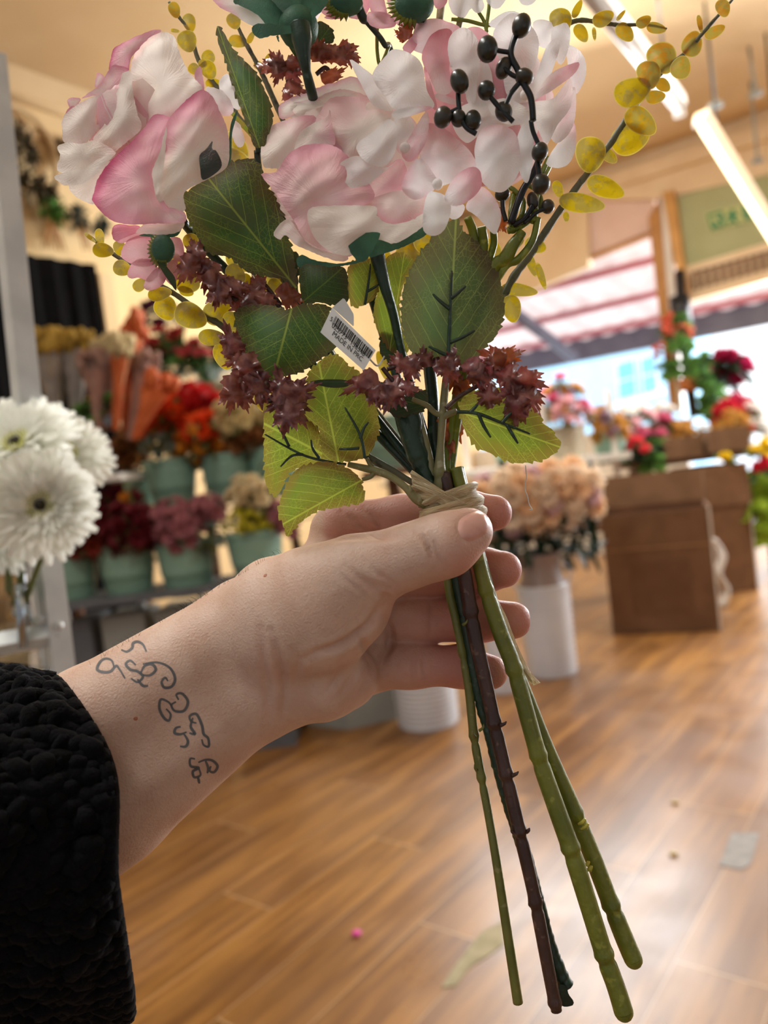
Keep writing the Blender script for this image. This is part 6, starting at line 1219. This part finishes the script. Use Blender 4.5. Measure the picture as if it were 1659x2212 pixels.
for P, ws in (([(1068, 1290), (1085, 1330), (1100, 1375), (1120, 1420), (1142, 1455), (1160, 1478)], (3, 7, 9, 8, 5, 8)), ([(1080, 1340), (1105, 1390), (1128, 1440), (1152, 1476)], (3, 5, 4, 5))):
    C = catmull(P, 8); wv = np.interp(np.linspace(0, 1, len(C)), np.linspace(0, 1, len(ws)), ws); V = []; uv = []
    for i, (p, w_) in enumerate(zip(C, wv)):
        for j in range(3): V.append(tuple(Q(p[0]+(j-1)*w_, p[1]-(j-1)*w_*.4, 3+(j == 1)*1.2+.6*math.sin(i*.7+j)))); uv.append((i*.3, j*.6))
    mk('raffia_end', V, [(i*3+j, i*3+j+1, (i+1)*3+j+1, (i+1)*3+j) for i in range(len(C)-1) for j in range(2)], M_raff, rf, uv=uv)
# ---- price tag
tg = node('price_tag', bq)
def tq(u, v): # unit square on the front of the tag -> pixel
    a0, b0, c0_, d0 = [np.array(p) for p in c7([(872, 1020), (1392, 1530), (1247, 1772), (730, 1315)])]
    return a0*(1-u)*(1-v)+b0*u*(1-v)+c0_*u*v+d0*(1-u)*v
def tagz(u, v): return 19+3*u-2*(1-u)**2
N = 14; V = []; 
for j in range(5):
    for i in range(N+1):
        x, y = tq(i/N, j/4); V.append(tuple(Q(x, y, tagz(i/N, j/4))))
mk('tag_front', V, [(j*(N+1)+i, j*(N+1)+i+1, (j+1)*(N+1)+i+1, (j+1)*(N+1)+i) for j in range(4) for i in range(N)], M_tag, tg)
patch('tag_back', c7([(872, 1020), (1010, 900), (1070, 1000), (1130, 1100), (1130, 1250)]), 15, M_tag, tg, bulge=.3, smoothpts=False)
mb = MB(); xx = .10; brng = random.Random(4)
while xx < .93:
    w_ = brng.choice([.008, .008, .016, .024]); P = []
    for u, v in ((xx, .13), (xx+w_, .13), (xx+w_, .47), (xx, .47)):
        u2 = u+.02; x, y = tq(u2, v); P.append(Q(x, y, tagz(u2, v)+.15))
    mb.add(P, [(0, 1, 2, 3)]); xx += w_+brng.choice([.008, .012, .02])
mb.build('barcode', M_ink, tg, smooth=False)
def tagtext(s, u, v, hpx, name):
    cu_ = bpy.data.curves.new(name, 'FONT'); cu_.body = s; cu_.size = 1.0; cu_.align_x = 'LEFT'
    tmp = bpy.data.objects.new(name, cu_); COL.objects.link(tmp); dg = bpy.context.evaluated_depsgraph_get(); me = bpy.data.meshes.new_from_object(tmp.evaluated_get(dg))
    V = np.array([v_.co for v_ in me.vertices]); F = [tuple(p.vertices) for p in me.polygons]
    bpy.data.objects.remove(tmp); bpy.data.curves.remove(cu_)
    Lu = np.linalg.norm(tq(1, .5)-tq(0, .5)); Lv = np.linalg.norm(tq(.5, 1)-tq(.5, 0)); W_ = []
    for x, y, _ in V:
        uu = u+x*hpx/Lu; vv = v-y*hpx/Lv; px, py = tq(uu, vv); W_.append(tuple(Q(px, py, tagz(uu, vv)+.2)))
    return mk(name, W_, F, M_ink, tg, smooth=False)
tagtext('5', .05, .42, 13, 'lettering'); tagtext('025773', .13, .56, 14.2, 'lettering'); tagtext('136348', .55, .56, 14.2, 'lettering'); tagtext('MADE IN PRC', .20, .78, 14.5, 'lettering')
stemtube('tag_loop', [(748, 762, 14), (790, 770, 10), (815, 790, 6), (830, 770, 0)], [2, 2, 2, 2], M_tag, tg, 6)
stemtube('loose_thread', [(1135, 1005, 6), (1137, 1030, 6), (1134, 1055, 6), (1140, 1075, 6), (1143, 1090, 6), (1149, 1100, 6), (1143, 1102, 6)], [1.2]*7, M_tag, bq, 5)
# ------------------------------------------------------------------ the hand, forearm and sleeve
def cam3(px, py, dz): d = D0-dz/1000.; return np.array([(px-829.5)/FPX*d, -(py-1106)/FPX*d, -d])*1000   # mm, camera axes
def smin(a, b, k): h = np.clip(.5+.5*(b-a)/k, 0, 1); return b*(1-h)+a*h-k*h*(1-h)
P0_ = []
def caps(a, b): return (cam3(*a[:3]), cam3(*b[:3]), a[3]*(D0-a[2]/1000)/FPX*1000, b[3]*(D0-b[2]/1000)/FPX*1000)
vox = .8
lo = np.array([-185., -175, -345]); hi = np.array([62., 15, -240])
nx, ny, nz = [int((hi[i]-lo[i])/vox)+1 for i in range(3)]
GX = (lo[0]+vox*np.arange(nx, dtype=np.float32))[:, None, None]; GY = (lo[1]+vox*np.arange(ny, dtype=np.float32))[None, :, None]; GZ = (lo[2]+vox*np.arange(nz, dtype=np.float32))[None, None, :]
def sdc(c):
    a, b, ra, rb = c; ab = b-a; L2 = float(ab@ab)+1e-9
    t = np.clip(((GX-a[0])*ab[0]+(GY-a[1])*ab[1]+(GZ-a[2])*ab[2])/L2, 0, 1)
    return np.sqrt((GX-a[0]-t*ab[0])**2+(GY-a[1]-t*ab[1])**2+(GZ-a[2]-t*ab[2])**2)-(ra+(rb-ra)*t)
def chain(pts, k):
    d = None
    for i in range(len(pts)-1):
        c = sdc(caps(pts[i], pts[i+1])); d = c if d is None else smin(d, c, k)
    return d
arm = smin(chain([(520, 1370, -8, 108), (197, 1573, 4, 132), (-60, 1740, 16, 150)], 4), chain([(556, 1476, -8, 106), (240, 1730, 4, 134), (-20, 1930, 16, 150)], 4), 9)
palm = chain([(590, 1370, -16, 128), (700, 1290, -24, 112), (770, 1235, -28, 80)], 8)
palm = smin(palm, chain([(600, 1440, -16, 118), (700, 1440, -24, 98), (765, 1420, -27, 72)], 8), 8)
hypo = chain([(610, 1452, -6, 104), (700, 1462, -2, 88), (752, 1462, -8, 66)], 6)
palm = smin(palm, hypo, 6)
arm = smin(arm, palm, 14)
idx = chain([(735, 1150, -26, 66), (870, 1126, -23, 54), (1000, 1108, -20, 48), (1067, 1108, -15, 39)], 5)
midf = chain([(760, 1245, -30, 60), (915, 1240, -28, 51), (1040, 1232, -23, 46), (1087, 1230, -16, 40)], 5)
ring = chain([(765, 1345, -30, 58), (900, 1339, -27, 50), (1030, 1338, -22, 46), (1108, 1340, -15, 40)], 5)
pink = chain([(770, 1440, -26, 58), (890, 1436, -23, 47), (1000, 1440, -20, 42), (1060, 1452, -15, 37)], 5)
fing = smin(smin(smin(idx, midf, 1.2), ring, 1.2), pink, 1.2)
hand = smin(arm, fing, 7)
thumb = chain([(610, 1325, 0, 128), (700, 1290, 8, 112), (775, 1240, 14, 80), (850, 1213, 18, 62), (905, 1194, 21, 60), (965, 1176, 22, 62), (1014, 1148, 20, 51)], 7)
then = chain([(600, 1380, 2, 112), (690, 1345, 8, 108), (760, 1310, 8, 84)], 6)
thumb = smin(thumb, then, 7)
hand = smin(hand, thumb, 4)
def surface_nets(S):
    ins = S < 0; n0, n1, n2 = S.shape
    c = [(i, j, k) for i in (0, 1) for j in (0, 1) for k in (0, 1)]
    sl = lambda o, A_: A_[o[0]:n0-1+o[0], o[1]:n1-1+o[1], o[2]:n2-1+o[2]]
    cnt = sum(sl(o, ins).astype(np.int8) for o in c); act = (cnt > 0) & (cnt < 8)
    ix = np.argwhere(act); vid = np.full(act.shape, -1, np.int32); vid[act] = np.arange(len(ix))
    acc = np.zeros((len(ix), 3)); num = np.zeros(len(ix))
    for a_ in c:
        for ax in range(3):
            if a_[ax] == 0:
                b_ = list(a_); b_[ax] = 1
                va = S[ix[:, 0]+a_[0], ix[:, 1]+a_[1], ix[:, 2]+a_[2]]; vb = S[ix[:, 0]+b_[0], ix[:, 1]+b_[1], ix[:, 2]+b_[2]]
                m = (va < 0) != (vb < 0); t = np.where(m, va/(va-vb+1e-12), 0); p = np.array(a_, float)[None]+np.zeros((len(ix), 3)); p[:, ax] += t
                acc += p*m[:, None]; num += m
    V = ix+acc/num[:, None]; F = []
    for ax in range(3):
        u, v = (ax+1) % 3, (ax+2) % 3
        s0 = [slice(1, -1)]*3; s0[ax] = slice(0, -1); s1 = list(s0); s1[ax] = slice(1, None)
        a_, b_ = ins[tuple(s0)], ins[tuple(s1)]; e = np.argwhere(a_ != b_); fl = a_[a_ != b_]
        e = e+np.array([0 if i == ax else 1 for i in range(3)])
        def cell(du, dv):
            q = e.copy(); q[:, u] -= du; q[:, v] -= dv; return vid[q[:, 0], q[:, 1], q[:, 2]]
        Q4 = np.stack([cell(1, 1), cell(0, 1), cell(0, 0), cell(1, 0)], 1); Q4[~fl] = Q4[~fl][:, ::-1]; F.append(Q4)
    F = np.vstack(F); return V, F[(F >= 0).all(1)]
HV, HF = surface_nets(hand.astype(np.float32)); HV = lo+HV*vox
E = np.vstack([HF[:, [0, 1]], HF[:, [1, 2]], HF[:, [2, 3]], HF[:, [3, 0]]])
def lap(X, it, f=.5):
    deg = np.bincount(E.ravel(), minlength=len(X))[:, None]+1e-9
    for _ in range(it):
        A_ = np.stack([np.bincount(E[:, 0], X[E[:, 1], i], len(X))+np.bincount(E[:, 1], X[E[:, 0], i], len(X)) for i in range(X.shape[1])], 1); X = X*(1-f)+f*A_/deg
    return X
HV = lap(HV, 4)
def normals(V):
    n = np.cross(V[HF[:, 2]]-V[HF[:, 0]], V[HF[:, 3]]-V[HF[:, 1]]); N_ = np.zeros_like(V)
    for k in range(4): np.add.at(N_, HF[:, k], n)
    return N_/(np.linalg.norm(N_, axis=1)[:, None]+1e-9)
HN = normals(HV)
if (HN*(HV-HV.mean(0))).sum() < 0: HF = HF[:, ::-1]; HN = -HN
hx = 829.5+HV[:, 0]/-HV[:, 2]*FPX; hy_ = 1106-HV[:, 1]/-HV[:, 2]*FPX
ch = cr((560, 1000), 2.37)
creases = [  # polyline in crop, depth mm, width px
 ([(650, 690), (600, 760), (560, 830), (470, 900), (380, 950), (310, 965), (230, 1000)], 1.5, 9), ([(500, 870), (540, 930), (570, 1010), (575, 1100)], 1.0, 8), ([(630, 760), (665, 850), (670, 920), (640, 1000), (620, 1130)], 1.6, 9),
 ([(810, 350), (850, 400), (880, 460), (920, 540)], .8, 6), ([(850, 340), (890, 400), (920, 460), (950, 540)], .8, 6), ([(830, 345), (865, 430), (890, 500)], .5, 5),
 ([(440, 530), (520, 590), (600, 630), (700, 640)], .7, 8), ([(500, 600), (580, 650), (660, 690)], .6, 7), ([(580, 540), (640, 590), (700, 625)], .5, 6), ([(400, 560), (470, 620), (560, 690)], .35, 8),
 ([(820, 930), (795, 1000), (790, 1060), (800, 1140)], .6, 5), ([(870, 940), (845, 1010), (845, 1060), (860, 1130)], .6, 5), ([(880, 700), (880, 780), (870, 880)], .5, 5),
 ([(60, 860), (100, 1000), (130, 1140), (120, 1300)], .9, 8), ([(10, 850), (20, 1000), (40, 1150), (45, 1330)], .6, 9), ([(430, 250), (500, 300), (600, 360), (640, 375)], .8, 8), ([(280, 345), (380, 380), (500, 375), (640, 378), (740, 372)], .6, 9), ([(540, 230), (600, 290), (640, 360)], .6, 7),
 ([(170, 960), (200, 1020), (190, 1100)], .5, 8), ([(420, 1010), (400, 1100), (330, 1180)], .5, 10), ([(480, 1020), (470, 1110), (400, 1200)], .5, 10), ([(540, 1040), (540, 1120), (480, 1200)], .5, 8)]
disp = np.zeros(len(HV)); front = np.clip((HN[:, 2]-.05)*4, 0, 1); redc = np.zeros(len(HV))
for L, dep, w in creases:
    C = catmull(ch(L), 8); m = (hx > C[:, 0].min()-40) & (hx < C[:, 0].max()+40) & (hy_ > C[:, 1].min()-40) & (hy_ < C[:, 1].max()+40); ii = np.where(m)[0]
    d = np.sqrt((hx[ii, None]-C[None, :, 0])**2+(hy_[ii, None]-C[None, :, 1])**2); dm = d.min(1); g_ = np.exp(-(dm/w)**2); tp = np.sin(np.pi*np.clip(d.argmin(1)/len(C), .08, .92))
    dep *= 1.7; w *= .8; disp[ii] -= dep*g_*front[ii]*tp; redc[ii] = np.maximum(redc[ii], .6*np.exp(-(dm/(w*1.3))**2)*front[ii]*min(1, dep))
    disp[ii] += dep*.14*np.exp(-((dm-w*2.2)/(w*1.2))**2)*front[ii]*tp
HV = HV+HN*disp[:, None]
# nail bed: a shallow step round the thumb nail
nail = np.array(ch([(1017, 335), (1028, 290), (1070, 262), (1130, 243), (1165, 268), (1186, 320), (1172, 352), (1120, 388), (1070, 402), (1030, 372)])); nc = catmull(nail, 6, True)
ii = np.where((hx > 960) & (hx < 1080) & (hy_ > 1080) & (hy_ < 1200))[0]; dn = np.sqrt((hx[ii, None]-nc[None, :, 0])**2+(hy_[ii, None]-nc[None, :, 1])**2).min(1)
HV[ii] -= HN[ii]*(.45*np.exp(-(dn/5)**2)*front[ii])[:, None]
HVW = _C+(HV[:, 0:1]*_R+HV[:, 1:2]*_U-HV[:, 2:3]*_Fw)/1000
# skin tone: fingers and knuckles are pinker than the palm and arm
tipd = np.clip((hx-800)/180, 0, 1); thumbm = (HV[:, 2] > -292) & (hy_ < 1300) & (hx > 840)
red = .15+.75*tipd*(~thumbm)+.25*thumbm*np.clip((hx-930)/80, 0, 1); red = np.maximum(red, redc*.5); red += .25*np.exp(-(((hx-1000)/60)**2+((hy_-1220)/40)**2))
red = np.maximum(red, .75*((hy_ < 1170) & (hx > 700) & (HV[:, 2] < -312)))
red = lap(red[:, None], 14)[:, 0]
def skin_mat():
    t = NT('skin'); rd = t.attr('red'); n = t.noise(60, 4); n2 = t.noise(380, 3)
    c = t.mix(t.ramp(n, .35, .65), lin('#cbb09b'), lin('#d7c0ad')); c = t.mix(t.M('MULTIPLY', t.ramp(n2, .5, .7), .18), c, lin('#b98872'))
    c = t.mix(t.M('MULTIPLY', rd, .85), c, lin('#c97a70'))
    c = t.mix(t.M('MULTIPLY', t.ramp(t.noise(26, 3), .55, .75), .25), c, lin('#cf9c90'))
    h = t.M('ADD', t.M('MULTIPLY', t.vor(700), .6), t.M('MULTIPLY', t.noise(900, 3), .7))
    nr = t.bump(h, .38, .0007)
    return t.done(t.pr(c, .5, .4, nr, Subsurface_Weight=.12, Subsurface_Radius=(.006, .0022, .0012), Subsurface_Scale=1.0))
M_skin = skin_mat()
o0 = Q(560, 1560, -30)
pe = thing('person', 'bare tattooed left forearm and hand in a black knitted sleeve, gripping the bouquet', 'person', (o0.x, o0.y, o0.z))
body = mk('body', HVW, HF, M_skin, pe, attrs={'red': red})
bvh = BVHTree.FromPolygons([Vector(v) for v in HVW], [tuple(f) for f in HF.tolist()])
def onskin(px, py, lift):
    r_ = ray(px, py).normalized(); h = bvh.ray_cast(CAM, r_)
    if h[0] is None: return None
    n = h[1] if h[1].dot(r_) < 0 else -h[1]
    return h[0]+n*lift, n
def nails(XY):
    out = []
    for x, y in XY:
        h = onskin(x, y, 0); d = np.sqrt(((nc-np.array([x, y]))**2).sum(1)).min()
        out.append(tuple(h[0]-fwd*(-.0001)-fwd*.0002+h[1]*(.00045*min(1, d/10)-.0001)) if h else tuple(Q(x, y, 30)))
    return np.array(out)
M_nail = plain('fingernail', '#d9a99c', '#cf9a8e', .22, 120, spec=.5)
patch('fingernail', nail, 0, M_nail, body, surf=nails, step=4)
# tattoo ink lines lying on the skin
def ink_mat():
    t = NT('tattoo_ink'); a_ = t.attr('al'); p_ = t.pr(t.mix(t.noise(200, 3), lin('#4c555c'), lin('#666d70')), .5, .4); tr_ = t.n('ShaderNodeBsdfTransparent')
    mx = t.n('ShaderNodeMixShader'); t.put(mx.inputs[0], t.ramp(a_, 0, 1)); t.t.links.new(tr_.outputs[0], mx.inputs[1]); t.t.links.new(p_, mx.inputs[2]); return t.done(mx.outputs[0])
M_inkt = ink_mat(); ct = cr((0, 1180), 2.592)
strokes = [[(680, 580), (710, 590), (740, 570), (745, 545), (770, 535), (800, 550), (820, 590)], [(640, 680), (625, 640), (590, 630), (560, 650), (545, 690), (580, 705), (620, 700), (650, 670), (670, 690), (700, 740)],
 [(760, 665), (730, 640), (705, 660), (730, 690), (770, 700), (800, 730), (770, 760), (735, 740)], [(770, 745), (800, 780), (830, 780)], [(790, 720), (840, 722), (872, 690), (850, 660), (810, 670), (785, 715)], [(800, 660), (880, 650), (950, 680), (980, 740), (960, 785), (920, 790), (905, 760), (925, 735), (940, 755)],
 [(1000, 860), (988, 830), (1020, 825), (1052, 870), (1030, 920), (980, 922), (960, 890), (985, 870)], [(962, 895), (940, 870), (900, 858), (893, 910), (918, 960), (945, 975), (955, 940), (930, 910)], [(1100, 990), (1070, 980), (1063, 950), (1100, 940), (1130, 1000), (1140, 1050), (1165, 1075), (1168, 1120), (1140, 1112), (1130, 1080)], [(1080, 960), (1068, 1010), (1092, 1050), (1060, 1045)],
 [(1012, 1010), (985, 1018), (978, 1045), (1010, 1052), (1045, 1040)], [(1030, 1050), (1052, 1090), (1040, 1120), (1008, 1120)], [(1092, 1190), (1065, 1190), (1068, 1230), (1112, 1240), (1080, 1260), (1088, 1292), (1122, 1280), (1112, 1240)], [(1110, 1210), (1150, 1195), (1190, 1200), (1217, 1230), (1200, 1262), (1175, 1258), (1180, 1230)], [(1108, 1290), (1116, 1328)], [(1150, 1200), (1165, 1240), (1160, 1270)]]
mb = MB(); al = []
for st_ in strokes:
    C = catmull(ct(st_), 8); T = np.gradient(C, axis=0); T /= np.linalg.norm(T, axis=1)[:, None]+1e-9; Nn = np.stack([-T[:, 1], T[:, 0]], 1); V = []; ok = True
    for i in range(len(C)):
        wpx = 4.6*(.55+.45*math.sin(math.pi*i/(len(C)-1)))
        for j in (-1, -.4, .4, 1):
            h = None; sx, sy = C[i]+Nn[i]*wpx*j
            for _t in range(14):
                h = onskin(sx, sy, .00012)
                if h is not None: break
                sx += 2; sy += 3
            if h is None: ok = False; break
            V.append(tuple(h[0]))
        if not ok: V = V[:(len(V)//4)*4]; break
    m = len(V)//4
    if m > 1: mb.add(V, [(i*4+j, i*4+j+1, (i+1)*4+j+1, (i+1)*4+j) for i in range(m-1) for j in range(3)]); al += [0, .72, .72, 0]*m
mk('tattoo', np.vstack(mb.V), mb.F, M_inkt, body, attrs={'al': al})['label'] = 'grey blue swirling tattoo on the wrist'
# fine hairs along the top of the forearm
mb = MB(); hr = random.Random(9)
for i in range(70):
    f_ = hr.random(); px = 190+f_*420; py = 1450-(px-170)*.60; 
    for _ in range(40):
        py += 1.5; h = onskin(px, py, 0)
        if h: break
    if not h: continue
    p = h[0]; d = (upv*hr.uniform(.6, 1)+rgt*hr.uniform(-1, .3)).normalized(); mb.add(*tubeVF([p, p+d*.0016+rgt*.0004, p+d*.0026-rgt*.0006], [.00005, .00004, .00002], 3))
tag(mb.build('arm_hair', plain('brown_hair', '#4a3a30', None, .5), body), kind='stuff')
# freckles
for x, y in ((573, 1243), (293, 1552)):
    h = onskin(x, y, .00005); V, F = sphereVF((0, 0, 0), .0008, 10, 6); q = np.array(Vector((0, 0, 1)).rotation_difference(h[1]).to_matrix()); V[:, 2] *= .12; mk('mole', V@q.T+np.array(h[0]), F, plain('mole_brown', '#b5765c', None, .6) if x == 573 else bpy.data.materials['mole_brown'], body)
# black chunky knitted sleeve
M_knit = plain('black_yarn', '#060607', '#0b0b0f', .95, 120, bump=.6, bscale=900, bd=.001, spec=.1, Sheen_Weight=.02)
sl_c = lambda t: np.array([190-t*560, 1835+t*90, 2+t*32.]); cr_rad = 372
def slv(t, th, lift=0.0):
    c = sl_c(t); r = cr_rad*(1+.18*t)*(1-.05*math.exp(-(t/.05)**2)); dpx = r/ cr_rad*1.0
    wob = 1+.03*math.sin(3*th+t*9)+.025*math.sin(5*th-t*14)
    y = c[1]-math.cos(th)*(r*wob+lift); x = c[0]-math.cos(th)*.215*(r*wob)*(1 if math.cos(th) > 0 else .95); z = c[2]+math.sin(th)*(52*wob+lift*.19)
    # the top edge slants towards the viewer's left, the lower part drops straight
    x += 22*math.sin(th)*1.0-30*max(0, math.cos(th))**3+54*math.exp(-((y-1650)/170)**2)*(1-min(1, max(0, t*1.2)))
    return Vector(Qn([x], [y], [z])[0])
V = []; nt, nth = 40, 72
for i in range(nt+1):
    for j in range(nth): V.append(tuple(slv(i/nt*1.1, 2*math.pi*j/nth, -14)))
F = [(i*nth+j, i*nth+(j+1) % nth, (i+1)*nth+(j+1) % nth, (i+1)*nth+j) for i in range(nt) for j in range(nth)]
mb = MB(); mb.add(V, F); kr = random.Random(21)
rows, cols = 30, 48
for i in range(rows):
    for j in range(cols):
        t = (i+.5)/rows*1.08; th = 2*math.pi*(j+.5*(i % 2))/cols
        for sgn in (-1, 1):
            dt = .5/rows*kr.uniform(1.4, 4.5); dth = sgn*.42*2*math.pi/cols*kr.uniform(.2, 3.2); jit = kr.uniform(-8, 7); th_ = th+kr.uniform(-.05, .05); t_ = t+kr.uniform(-.012, .012); fat = kr.uniform(.3, .58)
            if i == 0: dth *= .6
            a_ = slv(max(0, t_-dt*1.05), th_+dth*.15, jit-9); m_ = slv(max(0, t_), th_+dth*.6, 8+jit); b_ = slv(max(0, t_+dt*1.05), th_+dth*1.15, jit-9)
            C_ = catmull([tuple(a_), tuple(m_), tuple(b_)], 4); rr_ = np.array([.003, .0046, .0056, .0062, .0064, .006, .0054, .0044, .003])*fat
            mb.add(*tubeVF(C_, rr_*(1+.1*np.random.RandomState(i*97+j).randn(9)), 8))
for j in range(64):      # crocheted edge
    th = 2*math.pi*j/64; mb.add(*tubeVF([slv(.004, th-.04, -6), slv(-.012, th-.02, 2), slv(-.012, th+.03, 2), slv(.006, th+.05, -6)], [.0026, .0034, .0034, .0026], 7))
for i in range(1600):     # loose fuzz
    t = kr.choice([kr.uniform(-.01, .03), kr.uniform(0, 1)]); th = kr.uniform(0, 6.28); p = slv(t, th, 10); d = Vector((kr.gauss(0, 1), kr.gauss(0, 1), kr.gauss(0, 1))).normalized(); d2 = Vector((kr.gauss(0, 1), kr.gauss(0, 1), kr.gauss(0, 1))).normalized()
    L = kr.uniform(.0012, .0035); mb.add(*tubeVF([p, p+d*L, p+d*L+d2*L], [.0001, .00008, .00004], 3))
sl = mb.build('sweater_sleeve', M_knit, pe); sl['label'] = 'chunky black knitted sleeve'
